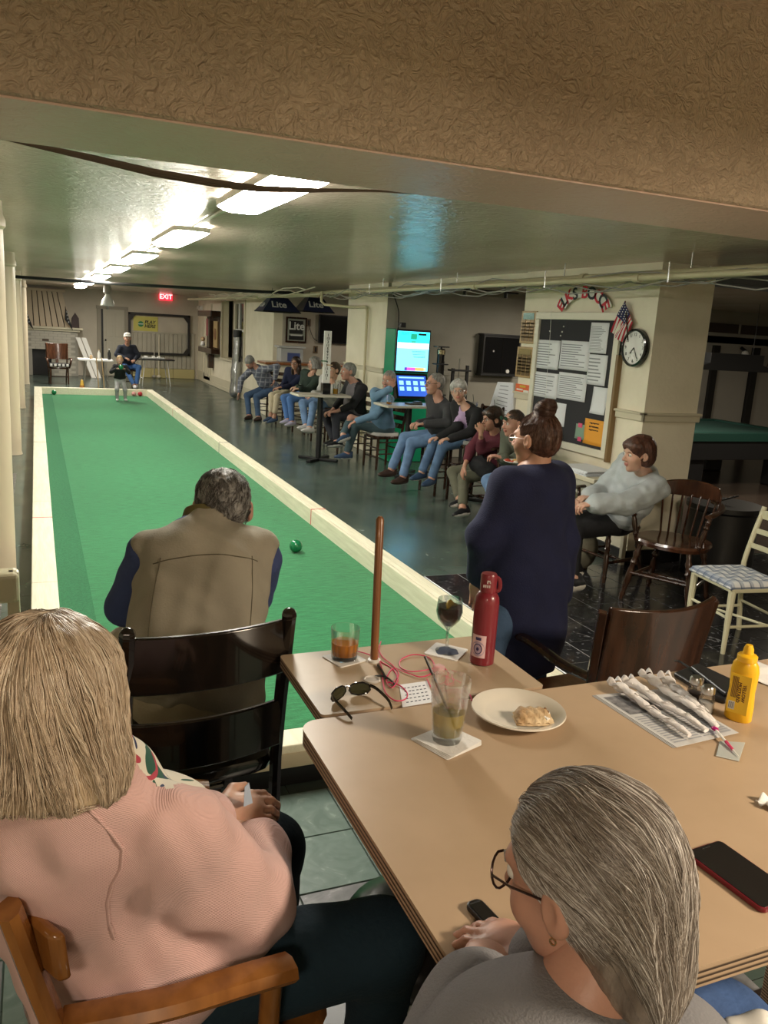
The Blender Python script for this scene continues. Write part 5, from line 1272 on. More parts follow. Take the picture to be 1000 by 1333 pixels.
def strand_mesh(name, S_, rad, mats, parent, base, seed=0):
    n, m, _ = S_.shape; T = np.gradient(S_, axis=1); T /= np.maximum(np.linalg.norm(T, axis=2, keepdims=True), 1e-9)
    up = np.array([.3, .2, 1.0]); u = np.cross(T, up); u /= np.maximum(np.linalg.norm(u, axis=2, keepdims=True), 1e-9); v = np.cross(T, u)
    tt = np.linspace(0, 1, m); rr = rad*(1-.75*tt**2)*(.5+.5*np.minimum(1, tt*8)); rs = np.random.RandomState(seed)
    rr = rr[None, :]*rs.uniform(.6, 1.4, (n, 1)); V = np.zeros((n, m, 3, 3), np.float32)
    for k in range(3):
        a = 2*PI*k/3; V[:, :, k] = S_+rr[..., None]*(math.cos(a)*u+math.sin(a)*v)
    V = V.reshape(-1, 3)-np.array(base); idx = np.arange(n*m*3).reshape(n, m, 3); Fs = []
    for k in range(3):
        j = (k+1) % 3; Fs.append(np.stack([idx[:, :-1, k], idx[:, :-1, j], idx[:, 1:, j], idx[:, 1:, k]], -1))
    Fa = np.stack(Fs, 2).reshape(-1, 4); me = bpy.data.meshes.new(name)
    me.vertices.add(len(V)); me.vertices.foreach_set('co', V.astype(np.float32).ravel()); me.loops.add(len(Fa)*4); me.loops.foreach_set('vertex_index', Fa.astype(np.int32).ravel())
    me.polygons.add(len(Fa)); me.polygons.foreach_set('loop_start', np.arange(0, len(Fa)*4, 4, dtype=np.int32)); me.polygons.foreach_set('use_smooth', [True]*len(Fa))
    for x in mats: me.materials.append(x)
    mi = rs.choice(len(mats), n, p=None); me.polygons.foreach_set('material_index', np.repeat(mi, (m-1)*3).astype(np.int32)); me.update()
    o = bpy.data.objects.new(name, me); COL.objects.link(o); o.parent = parent; o['kind'] = 'stuff'; return o
def hair_tints(name, cols, rough=.35):
    return [mat('%s_strand_%d' % (name, i), c, rough=rough, spec=.6) for i, c in enumerate(cols)]
def locks(starts_fn, nl, per, spread, seed):
    r = np.random.RandomState(seed); A = starts_fn(nl, r); S0 = np.repeat(A, per, 0)+r.normal(size=(nl*per, 3))*spread; return A, S0, r
# ================================================================ PEOPLE
h_grey = mat('grey_hair', (.22, .21, .20), rough=.5, cols=((.12, .115, .11), (.34, .33, .31)), vscale=60, stretch=(1, 1, .3), bump=.5, bscale=150)
h_white = mat('white_hair', (.50, .49, .47), rough=.55, cols=((.34, .33, .32), (.62, .61, .59)), vscale=60, stretch=(1, 1, .3), bump=.5, bscale=150)
h_dark = mat('dark_brown_hair', (.03, .018, .012), rough=.35, cols=((.012, .008, .006), (.06, .032, .02)), vscale=50, stretch=(1, 1, .3), bump=.4, bscale=150)
h_brown = mat('reddish_brown_hair', (.07, .028, .018), rough=.4, cols=((.03, .012, .008), (.12, .05, .032)), vscale=50, stretch=(1, 1, .3), bump=.4, bscale=150)
h_blond = mat('fair_hair', (.45, .30, .14), rough=.5, bump=.4, bscale=120)
denim = cloth('blue_denim', (.13, .22, .38), .25); denim2 = cloth('dark_denim', (.045, .085, .16), .25); denim3 = cloth('mid_denim', (.09, .16, .28), .25)
c_black = cloth('black_cloth', (.012, .012, .014)); c_navy = cloth('navy_cloth', (.010, .014, .045)); c_green = cloth('dark_green_cloth', (.028, .045, .035))
shoe_w = mat('white_shoe', (.62, .60, .60), rough=.5); shoe_b = mat('brown_leather_shoe', (.045, .025, .018), rough=.4); shoe_n = mat('navy_shoe', (.03, .06, .12), rough=.6); shoe_k = mat('black_shoe', (.012, .012, .014), rough=.5)
gl_dark = mat('dark_glasses_frame', (.03, .012, .010), rough=.2); gl_clear = mat('clear_pink_frame', (.65, .45, .42), rough=.2)
DN = np.array([0, 0, -1.0])
ROW = 'spectators seated in a row beside the court'
person('man in light blue long sleeve shirt resting his chin on a folded arm, legs crossed', dict(face=188, hd=(215, 12, 0), hip=(499, 556, 4.45), sh=(497, 514), head=(509, 489), fat=.04, neck=.22,
 seat=dict(label='dark bar stool with pale cushion under the man in light blue', group='dark wooden bar stools in the spectator row', cushion=m_cushw, back=.38),    armL=dict(e=(478, 552), w=(465, 548)), armR=dict(e=(488, 517), w=(508, 506), n=(0, -1, .3), d=(.2, 0, 1), c=1.1), legL=dict(k=(447, 549), a=(449, 598), as_='f', t=(-1, -.1, 0)), legR=dict(k=(440, 539), a=(447, 566), t=(-.85, -.5, -.15)),
    shirt=cloth('light_blue_shirt', (.14, .25, .38)), pants=cloth('grey_green_jeans', (.05, .085, .10)), shoe=shoe_n, sock=c_black, hair='crop', hairm=h_grey, skin='ruddy'), ROW)
person('grey haired man in charcoal sweater and blue jeans with folded hands, facing the court', dict(face=185, hd=(182, 0, 0), hip=(578, 566, 4.50), sh=(573, 524), head=(566, 500), fat=.05,
 seat=dict(label='dark bar stool under the man in the charcoal sweater', group='dark wooden bar stools in the spectator row'),    armL=dict(e=(583, 551), w=(551, 552), d=(-1, .3, -.1), c=.9), armR=dict(e=(566, 548), w=(545, 551), d=(-1, -.3, -.1), c=.9), legL=dict(k=(527, 578), a=(524, 622), t=(-1, -.4, 0)), legR=dict(k=(510, 571), a=(507, 616), t=(-1, -.3, 0)),
    shirt=cloth('charcoal_sweater', (.040, .040, .045)), pants=denim, shoe=shoe_b, sole=shoe_b, hair='crop', hairm=h_grey, skin='ruddy', glass=gl_dark), ROW)
person('white haired woman in lavender blouse and black cardigan, face turned to the viewer', dict(face=190, hd=(236, 2, -6), s=.95, hip=(617, 566, 4.62), sh=(608, 532), head=(597, 509), fem=1, fat=.04,
 seat=dict(label='dark armless bar stool with pale cushion under the white haired woman', group='dark wooden bar stools in the spectator row', cushion=m_cushw),    armL=dict(e=(614, 562), w=(572, 576), d=(-1, 0, -.1)), armR=dict(e=(596, 556), w=(566, 573), d=(-1, 0, -.1)), legL=dict(k=(568, 582), a=(562, 622), t=(-1, -.6, -.1)), legR=dict(k=(553, 575), a=(549, 614), t=(-1, -.4, -.1)),
    shirt=c_black, inner=cloth('lavender_blouse', (.50, .36, .58)), innerw=.05, top='cardigan', pants=denim3, shoe=shoe_n, hair='bouffant', hairm=h_white, glass=mat('thin_metal_frame', (.3, .28, .25), rough=.3, metal=.8)), ROW)
person('dark haired woman in maroon top holding her chin, olive trousers, looking along the court', dict(face=192, hd=(180, 6, 0), s=.95, hip=(645, 607, 4.55), sh=(645, 567), head=(641, 546), fem=1, fat=.05, neck=.21, torso=.42, seat=dict(kind='windsor', label='dark turned leg armchair under the woman in maroon'),
    armL=dict(e=(622, 586), w=(626, 564), d=(.1, .3, 1), n=(-.3, -1, 0), c=1.0), armR=dict(e=(613, 585), w=(605, 607), d=(-.3, 0, -1)), legL=dict(k=(604, 622), a=(602, 661), t=(-1, -.4, 0)), legR=dict(k=(588, 615), a=(598, 650), t=(-1, -.3, 0)),
    shirt=cloth('maroon_top', (.11, .022, .035)), sleeve=.78, pants=cloth('olive_trousers', (.11, .11, .075)), pantlen=.85, shoe=shoe_k, hair='bouffant', hairm=h_dark, glass=gl_dark, skin='mid'), ROW)
person('short haired man in olive shirt with sunglasses pushed up, holding a plate of food', dict(face=190, hd=(184, 8, 0), hip=(682, 606, 4.55), sh=(678, 572), head=(668, 551), neck=.21, torso=.42, seat=dict(kind='windsor', label='dark turned leg armchair under the man in the olive shirt'),
    armL=dict(e=(664, 602), w=(656, 597), d=(-.6, .4, .2)), armR=dict(e=(657, 598), w=(652, 595), d=(-1, 0, .1)), legL=dict(k=(630, 628), a=(650, 668), t=(-1, -.4, 0)), legR=dict(k=(645, 640), a=(655, 672), t=(-1, -.4, 0)),
    shirt=cloth('olive_shirt', (.085, .095, .070)), pants=denim, shoe=shoe_k, hair='crop', hairm=h_dark, skin='ruddy', glass=m_dark, gup=.055, gpart='sunglasses', lens=m_blackgloss), ROW)
person('man in black cardigan over a grey printed shirt, hands clasped, looking left', dict(face=190, hd=(185, 2, 0), hip=(463, 539, 4.40), sh=(464, 500), head=(453, 484), fat=.05,
 seat=dict(label='dark bar stool under the man in the black cardigan', group='dark wooden bar stools in the spectator row'),    armL=dict(e=(457, 530), w=(434, 537), d=(-1, .2, -.2), c=.9), armR=dict(e=(442, 526), w=(431, 536), d=(-1, -.2, -.2), c=.9), legL=dict(k=(437, 542), a=(438, 574), t=(-1, -.3, 0)), legR=dict(k=(423, 539), a=(434, 572), t=(-1, -.3, 0)),
    shirt=c_black, inner=cloth('grey_tshirt', (.16, .15, .16)), innerw=.08, top='cardigan', sleeve=.8, pants=cloth('charcoal_trousers', (.02, .022, .03)), shoe=shoe_k, hair='short', hairm=h_grey, skin='ruddy'), ROW)
person('person in pale shirt and blue jeans mostly hidden behind the tall score board', dict(face=200, hd=(200, 0, 0), hip=(427, 521, 4.45), sh=(432, 498), head=(434, 482), fat=.05,
 seat=dict(label='dark bar stool under the person hidden by the score board', group='dark wooden bar stools in the spectator row'),    armL=dict(e=(424, 516), w=(411, 514), d=(-1, 0, -.2)), armR=dict(e=(418, 512), w=(408, 512), d=(-1, 0, -.2)), legL=dict(k=(408, 528), a=(403, 556), t=(-1, -.5, .1)), legR=dict(k=(394, 525), a=(398, 553), t=(-1, -.4, .1)),
    shirt=cloth('pale_shirt', (.42, .42, .40)), pants=denim, shoe=shoe_w, hair='short', hairm=h_dark), ROW)
person('grey long haired woman in dark green jacket and bright blue jeans', dict(face=200, hd=(185, 0, 0), s=.93, hip=(401, 513, 4.45), sh=(405, 489), head=(409, 473), fem=1, fat=.04,
 seat=dict(label='dark bar stool under the woman in the dark green jacket', group='dark wooden bar stools in the spectator row'),    armL=dict(e=(400, 508), w=(390, 506), d=(-1, 0, -.1)), armR=dict(e=(394, 505), w=(387, 504), d=(-1, 0, -.1)), legL=dict(k=(378, 520), a=(380, 548), t=(-1, -.5, -.05)), legR=dict(k=(370, 518), a=(374, 545), t=(-1, -.4, -.05)),
    shirt=c_green, top='jacket', pants=cloth('bright_denim', (.07, .16, .38)), shoe=mat('lavender_shoe', (.45, .42, .55), rough=.5), hair='bob', hairm=h_grey), ROW)
person('long dark haired woman with glasses in navy top and cream cropped trousers', dict(face=205, hd=(228, 4, 0), s=.93, hip=(378, 508, 4.45), sh=(384, 486), head=(385, 473), fem=1,
 seat=dict(label='dark bar stool under the long haired woman in navy', group='dark wooden bar stools in the spectator row'),    armL=dict(e=(378, 503), w=(368, 504), d=(-1, 0, -.1)), armR=dict(e=(370, 500), w=(364, 505), d=(-1, 0, -.1)), legL=dict(k=(361, 517), a=(356, 548), t=(-1, -.5, -.2)), legR=dict(k=(354, 515), a=(352, 545), t=(-1, -.4, -.2)),
    shirt=c_navy, pants=cloth('cream_trousers', (.55, .48, .34)), pantlen=.72, shoe=shoe_n, hair='long', hairm=h_dark, glass=gl_dark, skin='mid'), ROW)
pl = plaid('plaid_shirt', (.10, .11, .15), (.42, .43, .48), (.02, .025, .05), 11, w=.35)
person('man in dark plaid shirt leaning far forward off his stool with one arm reaching down', dict(face=222, hd=(225, 55, 0), hip=(352, 505, 4.35), sh=(336, 480), head=(324, 471), fat=.03, torso=.5, neck=.20,
 seat=dict(label='dark bar stool at the far end under the man in plaid', group='dark wooden bar stools in the spectator row'),    armL=dict(e=(361, 477), w=(357, 496), d=(-.2, 0, -1)), armR=dict(e=(312, 496), w=(311, 513), d=(0, 0, -1), c=.3), shtilt=0, legL=dict(k=(334, 517), a=(336, 542), t=(-.7, -.7, 0)), legR=dict(k=(322, 515), a=(324, 540), t=(-.7, -.7, 0)),
    shirt=pl, pants=denim2, shoe=shoe_b, sole=shoe_b, hair='short', hairm=h_grey, skin='ruddy'), ROW)

# ---- woman in the pale grey jacket
person('short dark haired woman in pale grey jacket sitting in a Windsor armchair beside the pillar', dict(face=176, hd=(172, 6, 0), s=1.1, hip=(800, 672, 4.26), sh=(838, 616), head=(831, 592), fem=1, fat=.04, neck=.215, vox=.008, torso=.46, hscale=.98, shs='n',
    armL=dict(e=(818, 655), w=(773, 656), d=(-1, .1, -.1), c=.8), armR=dict(e=(784, 642), w=(768, 646), d=(-1, -.2, -.1), c=.8), legL=dict(k=(748, 690), a=(744, 752), t=(-1, -.2, 0)), legR=dict(k=(745, 672), a=(742, 735), t=(-1, -.2, 0)),
    shirt=cloth('pale_grey_jacket', (.42, .46, .48)), top='jacket', loose=.024, armw=1.15, hem=-.14, wr=.011, wf=36, pants=c_black, shoe=shoe_k, hair='bouffant', hairm=h_brown, skin='fair'))
# ---- far end
person('seated man in white cap and dark navy jacket beyond the far rail', dict(face=285, hd=(265, 4, 0), s=1.02, hip3=(2.22, 23.0, .58), sh3=(2.2, 22.92, 1.07), head3=(2.2, 22.80, 1.29), fat=.07, vox=.013,
    armL=dict(e3=(2.48, 22.85, .86), w3=(2.36, 22.66, .74), d=(-.4, -1, -.1)), armR=dict(e3=(1.93, 22.85, .86), w3=(2.2, 22.62, .76), d=(.6, -1, -.1)), legL=dict(k3=(2.46, 22.6, .56), a3=(2.38, 22.45, .13), t=(0, -1, 0)), legR=dict(k3=(2.12, 22.58, .55), a3=(2.30, 22.3, .13), t=(0, -1, 0)),
    shirt=cloth('dark_navy_jacket', (.018, .022, .035)), top='jacket', pants=cloth('royal_denim', (.05, .13, .34)), shoe=shoe_w, hair='crop', hairm=h_grey, skin='mid', seat=dict(name='dark_chair', label='dark chair under the man in the white cap', back=.35)))
cp = thing('baseball_cap', 'white baseball cap on the seated man at the far end', 'cap', (2.2, 22.80, 1.36))
MB().lathe([(.092, -.03), (.098, 0), (.088, .045), (.05, .075), (0, .085)], n=24).build('crown', m_white, cp, smooth=True)
MB().prism([(-.07, -.07), (-.06, -.14), (0, -.165), (.06, -.14), (.07, -.07)], -.015, -.005).build('peak', m_white, cp, bevel=.003)
b0 = on_z(157, 522, .05)
bx_, by_ = b0[0], b0[1]
person('small fair haired child in black top and grey trousers on the far court', dict(face=262, hd=(262, 25, 0), s=.60, hip3=(bx_, by_+.10, .52), sh3=(bx_-.01, by_-.06, .80), head3=(bx_-.02, by_-.14, .935), hscale=1.35, vox=.009, hvox=.005, neck=.2, wide=1.1,
    armL=dict(e3=(bx_+.17, by_-.12, .68), w3=(bx_+.06, by_-.26, .76), d=(-.5, -.6, .5), c=1.0), armR=dict(e3=(bx_-.19, by_-.12, .68), w3=(bx_-.08, by_-.26, .76), d=(.5, -.6, .5), c=1.0),
    legL=dict(k3=(bx_+.09, by_-.05, .30), a3=(bx_+.10, by_+.02, .11), t=(.2, -1, 0)), legR=dict(k3=(bx_-.08, by_-.08, .30), a3=(bx_-.07, by_, .11), t=(-.1, -1, 0)),
    shirt=c_black, pants=cloth('light_grey_trousers', (.32, .32, .32)), shoe=shoe_w, hair='crop', hairm=h_blond))
o = MB().sphere((0, 0, 0), .054, 20).build('bocce_ball', m_bg, smooth='all'); o.location = (bx_-.01, by_-.32, .80); tag(o, 'green bocce ball held up in the hands of the child', 'ball')
# ---- man in the khaki vest
m_vest = cloth('khaki_vest', (.30, .27, .21), .08, bump=.15, bs=160); m_bluesh = cloth('slate_blue_shirt', (.045, .065, .17), .1)
hipv = np.array([.40, 2.30, .83])
pv, iv = person('grey haired man in khaki vest and slate blue shirt leaning towards the court', dict(face=84, hd=(78, 18, 0), s=1.03, vox=.0075, hvox=.004, hv=.004, hip3=hipv, sh3=on_y(268, 716, 2.52), head3=on_y(290, 664, 2.62), torso=.5, fat=.045, wide=1.0, loose=.004, armw=1.15, hem=-.02,
    armL=dict(e3=on_y(162, 792, 2.62), w3=(.32, 2.85, .92), d=(.3, 1, -.3)), armR=dict(e3=on_y(332, 775, 2.60), w3=(.60, 2.88, .92), d=(-.2, 1, -.3)),
    legL=dict(k3=(.25, 2.72, .80), a3=(.26, 2.62, .36), t=(0, 1, -.1)), legR=dict(k3=(.55, 2.72, .80), a3=(.54, 2.62, .36), t=(0, 1, -.1)),
    shirt=m_bluesh, pants=cloth('beige_trousers', (.40, .34, .24)), shoe=shoe_b, sole=shoe_b, hair='crop', hairm=h_grey, hairw=.004, skin='ruddy', wr=.006, wf=24))
# vest as its own garment over the shirt
def vest():
    hip, sh, tu, F, Rr = iv['hip'], iv['sh'], iv['tu'], iv['F'], iv['Rr']; FM = np.stack([Rr, unit(np.cross(tu, Rr)), tu], 1); s = 1.03; TL = np.linalg.norm(sh-hip)
    L = [('u', P_ell(hip+tu*.02, np.array([.205, .195, .15])*s, FM), .05), ('u', P_ell(hip+tu*TL*.38, np.array([.20, .170, .19])*s, FM), .05), ('u', P_ell(hip+tu*TL*.72, np.array([.205, .155, .20])*s, FM), .05),
         ('u', P_cap(sh-tu*.02-Rr*.15, sh-tu*.02+Rr*.15, .086, .086), .05), ('u', P_cap(sh-tu*.02, sh+tu*.06, .100, .086), .05),
         ('u', P_ell(sh-F*.055+tu*.01, (.14, .085, .065)), .04), ('u', P_ell(sh+Rr*.055+tu*.035-F*.03, (.075, .085, .06)), .03), ('u', P_ell(sh-Rr*.055+tu*.035-F*.03, (.075, .085, .06)), .03), ('s', P_cap(sh+tu*.075+F*.02, sh+tu*.2+F*.03, .064, .065), .01)]
    for sg, k in ((-1, 'L'), (1, 'R')): L.append(('s', P_cap(iv['shp'][k]+Rr*sg*.105-tu*.03, iv['shp'][k]+Rr*sg*.26-tu*.07, .080, .115), .012))
    obj_from([grow(L, .0065, [(hip-tu*.10, -tu)], (.014, 27, 8), .04).mesh()], 'vest', m_vest, pv, iv['base'])
    V = grow([('u', P_cap(sh+tu*.050, sh+tu*.13+F*.012, .094, .078), .02), ('s', P_cap(sh+tu*.02, sh+tu*.20+F*.02, .068, .064), .005)], .004, [(sh+tu*.132+F*.0, tu+F*.0), (sh+tu*.035, -tu)]).mesh(); obj_from([V], 'collar', cloth('olive_collar', (.12, .10, .035)), pv, iv['base'])
    # seams: raised lines projected on the back of the vest
    B = -unit(np.cross(Rr, tu)) if (np.cross(Rr, tu) @ F) > 0 else unit(np.cross(Rr, tu))
    sm = MB(); dg = bpy.context.evaluated_depsgraph_get()
    vo = [c for c in pv.children if c.name.startswith('vest')][0]
    def proj(a, b_):
        o = hip+tu*a+Rr*b_+B*.5-iv['base']; ok, lc, nm, ix = vo.ray_cast(Vector(o), Vector(-B)); return np.array(lc)+B*.0005 if ok else None
    def seam(pts):
        q = [proj(a, b_) for a, b_ in pts]; q = [x for x in q if x is not None]
        if len(q) > 2: sm.tube(q, .0018, 5)
    vo.data.update(); bpy.context.view_layer.update()
    n = 16
    seam([(TL*.86-.012*abs(u), u*.155) for u in np.linspace(-1, 1, n)])
    for sg in (-1, 1):
        seam([(TL*.86-t_*(TL*.80), sg*(.135+.01*math.sin(t_*3))) for t_ in np.linspace(0, 1, n)])
    seam([(.045, u*.16) for u in np.linspace(-1, 1, n)])
    sm.build('seam', cloth('vest_seam', (.10, .085, .055)), pv, smooth=True)
vest()
# ---- woman with the bun, standing
m_navyc = cloth('navy_cardigan', (.0075, .010, .040), .15, bump=.3, bs=220)
def bunwoman():
    Y = 2.83; hc = on_y(697, 573, Y); shc = on_y(694, 622, Y); hipw = np.array([shc[0]+.01, Y+.0, .90])
    fc = 104; F = np.array([math.cos(math.radians(fc)), math.sin(math.radians(fc)), 0]); Rr = np.array([F[1], -F[0], 0])
    e_l = on_y(628, 700, Y-.02); w_l = on_y(622, 752, Y+.10)
    p, i = person('standing woman with reddish brown bun, long navy cardigan and jeans, back turned', dict(face=fc, hd=(116, 4, 0), s=.98, vox=.0075, hvox=.0035, hv=.004, hip3=hipw, sh3=shc, head3=hc, fem=1, fat=.0, wide=.86, loose=-.012, hscale=.93,
        armL=dict(e3=e_l, w3=w_l, d=(.2, .2, -1), c=.4), armR=dict(e3=on_y(733, 705, Y), w3=on_y(722, 780, Y+.15), d=(0, 0, -1), c=.4),
        legL=dict(k3=on_y(634, 850, Y-.10), a3=hipw-Rr*.09+np.array([-.02, 0, -.82]), t=F), legR=dict(k3=hipw+Rr*.09+np.array([0, 0, -.44]), a3=hipw+Rr*.09+np.array([.03, 0, -.82]), t=F),
        shirt=cloth('plain_dark_top', (.02, .02, .03)), sleeve=0, pants=denim2, shoe=shoe_k, hair='bun', hairm=h_brown, skin='mid', glass=gl_clear))
    hip, sh = i['hip'], i['sh']; U = np.array([0, 0, 1.]); HM = np.stack([Rr, F, U], 1)
    L = [('u', P_ell(sh-U*.14, (.188, .135, .17), HM), .05), ('u', P_ell(sh-F*.055-U*.035, (.13, .085, .10), HM), .03), ('u', P_cap(i['shp']['L'], i['shp']['R'], .066, .066), .05), ('u', P_ell(sh-U*.32, (.180, .14, .22), HM), .06), ('u', P_ell(hip-U*.02, (.200, .165, .24), HM), .08), ('u', P_ell(hip-U*.28, (.215, .165, .26), HM), .08),
         ('u', P_cap(sh, sh+U*.035, .068, .060), .03), ('s', P_cap(sh+U*.052+F*.015, sh+U*.2+F*.02, .055, .062), .012), ('s', P_cap(hip+F*.24-U*.05, hip+F*.24-U*.7, .08, .12), .03)]
    for k, e, w in (('L', e_l, w_l), ('R', on_y(735, 705, Y), on_y(728, 775, Y+.12))):
        L += [('u', P_cap(i['shp'][k], e, .064, .060), .05), ('u', P_cap(e, e+(w-e)*.92, .066, .058), .04)]
    Fd = grow(L, .0075, [(hip-U*.38, -U)], (.010, 17, 5), .04)
    Fd.cut(hip-U*.38, -U+.0*F)
    obj_from([Fd.mesh()], 'cardigan', m_navyc, p, i['base'])
    return p, i
pb, ib = bunwoman()
# ================================================================ NEAR FIGURES
m_pink = mat('pink_knit', (.62, .395, .37), rough=.85, sheen=.15)
def knit():
    N, L, b = nodes(m_pink); tc = N.new('ShaderNodeTexCoord'); w = N.new('ShaderNodeTexWave'); w.wave_type = 'BANDS'; w.bands_direction = 'X'
    mp = N.new('ShaderNodeMapping'); mp.inputs['Rotation'].default_value = (.5, .7, .65); L.new(tc.outputs['Object'], mp.inputs[0]); L.new(mp.outputs[0], w.inputs[0])
    w.inputs['Scale'].default_value = 150; w.inputs['Distortion'].default_value = 1.2; w.inputs['Detail'].default_value = 1; w.inputs['Detail Scale'].default_value = 2
    bp = N.new('ShaderNodeBump'); bp.inputs['Strength'].default_value = .6; bp.inputs['Distance'].default_value = .0014; L.new(w.outputs[0], bp.inputs['Height']); L.new(bp.outputs[0], b.inputs['Normal'])
knit()
m_floral = mat('floral_blouse', (.70, .66, .56), rough=.7)
def floral():
    N, L, b = nodes(m_floral); tc = N.new('ShaderNodeTexCoord'); prev = None
    for i, (sc, thr, c, off) in enumerate(((16, .66, (.02, .09, .06), 0), (13, .66, (.42, .05, .08), 5), (20, .70, (.02, .03, .10), 9))):
        mp = N.new('ShaderNodeMapping'); mp.inputs['Location'].default_value = (off, off*.7, off*.3); mp.inputs['Scale'].default_value = (1, .45, 1); mp.inputs['Rotation'].default_value = (0, .4, .5*i); L.new(tc.outputs['Object'], mp.inputs[0])
        n = N.new('ShaderNodeTexNoise'); n.inputs['Scale'].default_value = sc; n.inputs['Detail'].default_value = 1.5; n.inputs['Distortion'].default_value = 1.5; L.new(mp.outputs[0], n.inputs[0])
        g = N.new('ShaderNodeMath'); g.operation = 'GREATER_THAN'; g.inputs[1].default_value = thr-.06; L.new(n.outputs[0], g.inputs[0])
        mx = N.new('ShaderNodeMix'); mx.data_type = 'RGBA'; L.new(g.outputs[0], mx.inputs[0])
        if prev: L.new(prev, mx.inputs[6])
        else: mx.inputs[6].default_value = (.70, .66, .56, 1)
        mx.inputs[7].default_value = (*c, 1); prev = mx.outputs[2]
    L.new(prev, b.inputs['Base Color'])
floral()
m_teal = cloth('dark_teal_trousers', (.006, .022, .036), .15, sheen=0)
h_bob = mat('blond_hair', (.42, .30, .17), rough=.4, cols=((.42, .31, .20), (.60, .48, .33)), vscale=40, stretch=(1, 1, .25), bump=.4, bscale=120)
def pinkwoman():
    head = on_y(62, 930, 1.20); sh = np.array([.022, 1.235, 1.115]); hip = np.array([.10, 1.305, .80]); fc = 36
    F = np.array([math.cos(math.radians(fc)), math.sin(math.radians(fc)), 0]); Rr = np.array([F[1], -F[0], 0])
    wR = on_z(337, 1112, .90); eR = on_z(325, 1188, .90); wL = on_z(275, 1066, .94)
    eL = np.array([.02, 1.50, .92])
    p, i = person('blonde bobbed woman in pale pink knit cardigan over floral blouse, seen from behind', dict(face=fc, shface=60, hd=(62, 10, 0), s=1.06, vox=.0065, hvox=.0045, hv=.003, hip3=hip, sh3=sh, head3=head, torso=.45, fem=1, fat=.03, wide=.90, hscale=1.04, loose=.014, vneck=.05, skx=1,
        armR=dict(e3=eR, w3=wR, d=(-.05, .9, .25), n=(.55, -.2, .8), t=(-.8, .4, .3), c=.75, th=.2), armL=dict(e3=eL, w3=wL, d=(.9, .12, .05), n=(-.1, -.35, .9), t=(0, .4, .9), c=.55, th=.3), armw=1.22, shirtx=[P_ell(sh+np.array([.47, .88, 0])*.125-np.array([0, 0, .11]), (.12, .12, .12)), P_ell(hip+np.array([.47, .88, 0])*.09+np.array([0, 0, .15]), (.15, .13, .15)), P_ell(hip+np.array([.05, -.05, .02]), (.17, .14, .16))],
        legR=dict(k3=(.56, 1.19, .79), a3=(.60, 1.26, .36), t=(.8, .5, 0)), legL=dict(k3=(.43, 1.53, .79), a3=(.47, 1.60, .36), t=(.8, .5, 0)), legw=1.05,
        shirt=m_pink, inner=m_floral, innerw=.17, infwd=.018, top='cardigan', hem=-.16, wr=.015, wf=30, pants=m_teal, shoe=shoe_k, hair='bob', hairm=h_bob, hairw=.004, skin='fair'))
    base = i['base']; C, HR, hs = i['C'], i['R'], i['hs']
    # ribbed cuffs
    for w, e in ((i_w(wR, eR, i, 'R')), (i_w(wL, eL, i, 'L'))):
        mb = MB(); d = unit(w-e); a = unit(np.cross(d, [0, 0, 1])); b_ = np.cross(d, a); n = 40; vs = []
        for j, (t_, r0) in enumerate(((-.045, .040), (-.040, .043), (-.02, .041), (.008, .040), (.012, .036))):
            for k in range(n):
                r = r0+(.0022 if k % 2 else -.0012); an = 2*PI*k/n; vs.append(w+d*t_+a*math.cos(an)*r+b_*math.sin(an)*r-base)
        mb.add(vs, [(j*n+k, j*n+(k+1) % n, (j+1)*n+(k+1) % n, (j+1)*n+k) for j in range(4) for k in range(n)]); mb.build('ribbed_cuff', m_pink, p, smooth='all')
    # nails on the left hand
    # seams of the sleeve on the knit
    vo = [c for c in p.children if c.name.startswith('cardigan')][0]; bpy.context.view_layer.update()
    def seam(pts, r=.0026):
        q = []
        for x, y in pts:
            o = CAM-base; d = unit(ray(x, y)); ok, lc, nm, ix = vo.ray_cast(Vector(o), Vector(d))
            if ok: q.append(np.array(lc)-d*.0006)
        if len(q) > 2: MB().tube(q, r, 6).build('knit_seam', m_pink, p, smooth=True)
    seam([(112, 1050), (128, 1066), (145, 1085), (160, 1105), (158, 1130), (147, 1150), (140, 1175), (142, 1200), (150, 1222)])
    Fh = i['Fh']; crown = C+HR @ (np.array([.0, -.01, .13])*hs)
    def starts(n, r):
        # along a centre parting and the crown
        u = r.uniform(-1, 1, n); y = .085*np.clip(u, -.9, 1)-.015; x = r.normal(size=n)*.010; z = .135-.9*y*y
        th = r.uniform(0, 1, n) < .45; a = r.uniform(0, 2*PI, n); rr = r.uniform(.02, .09, n)
        x = np.where(th, rr*np.cos(a), x); y = np.where(th, rr*np.sin(a)-.02, y); z = np.where(th, .13-6*rr*rr, z)
        return C+(np.stack([x, y, z], 1)*hs) @ HR.T
    def flow(P, t):
        q = (P-C) @ HR; d = np.stack([q[:, 0]*9, (q[:, 1]+.01)*5*(1-t), -np.ones(len(q))*(.35+1.2*t)], 1)
        d[:, 0] -= np.sign(q[:, 0])*max(0, t-.72)*2.2; return d @ HR.T
    A, S0, r = locks(starts, 420, 16, .0035, 4)
    off = np.repeat(r.uniform(-.001, .006, 420), 16)+r.uniform(-.001, .0015, 420*16)
    lim = -.110+np.repeat(r.uniform(-.012, .006, 420), 16)
    St = strands(Fh, S0, flow, 25, .0118, off, 4, .035, lambda P: ((P-C) @ HR)[:, 2]/hs < lim)
    strand_mesh('hair_strands', St, .00085, hair_tints('blond', ((.60, .48, .35), (.50, .39, .28), (.70, .60, .47), (.40, .30, .21), (.56, .45, .34))), p, base, 5)
    return p, i
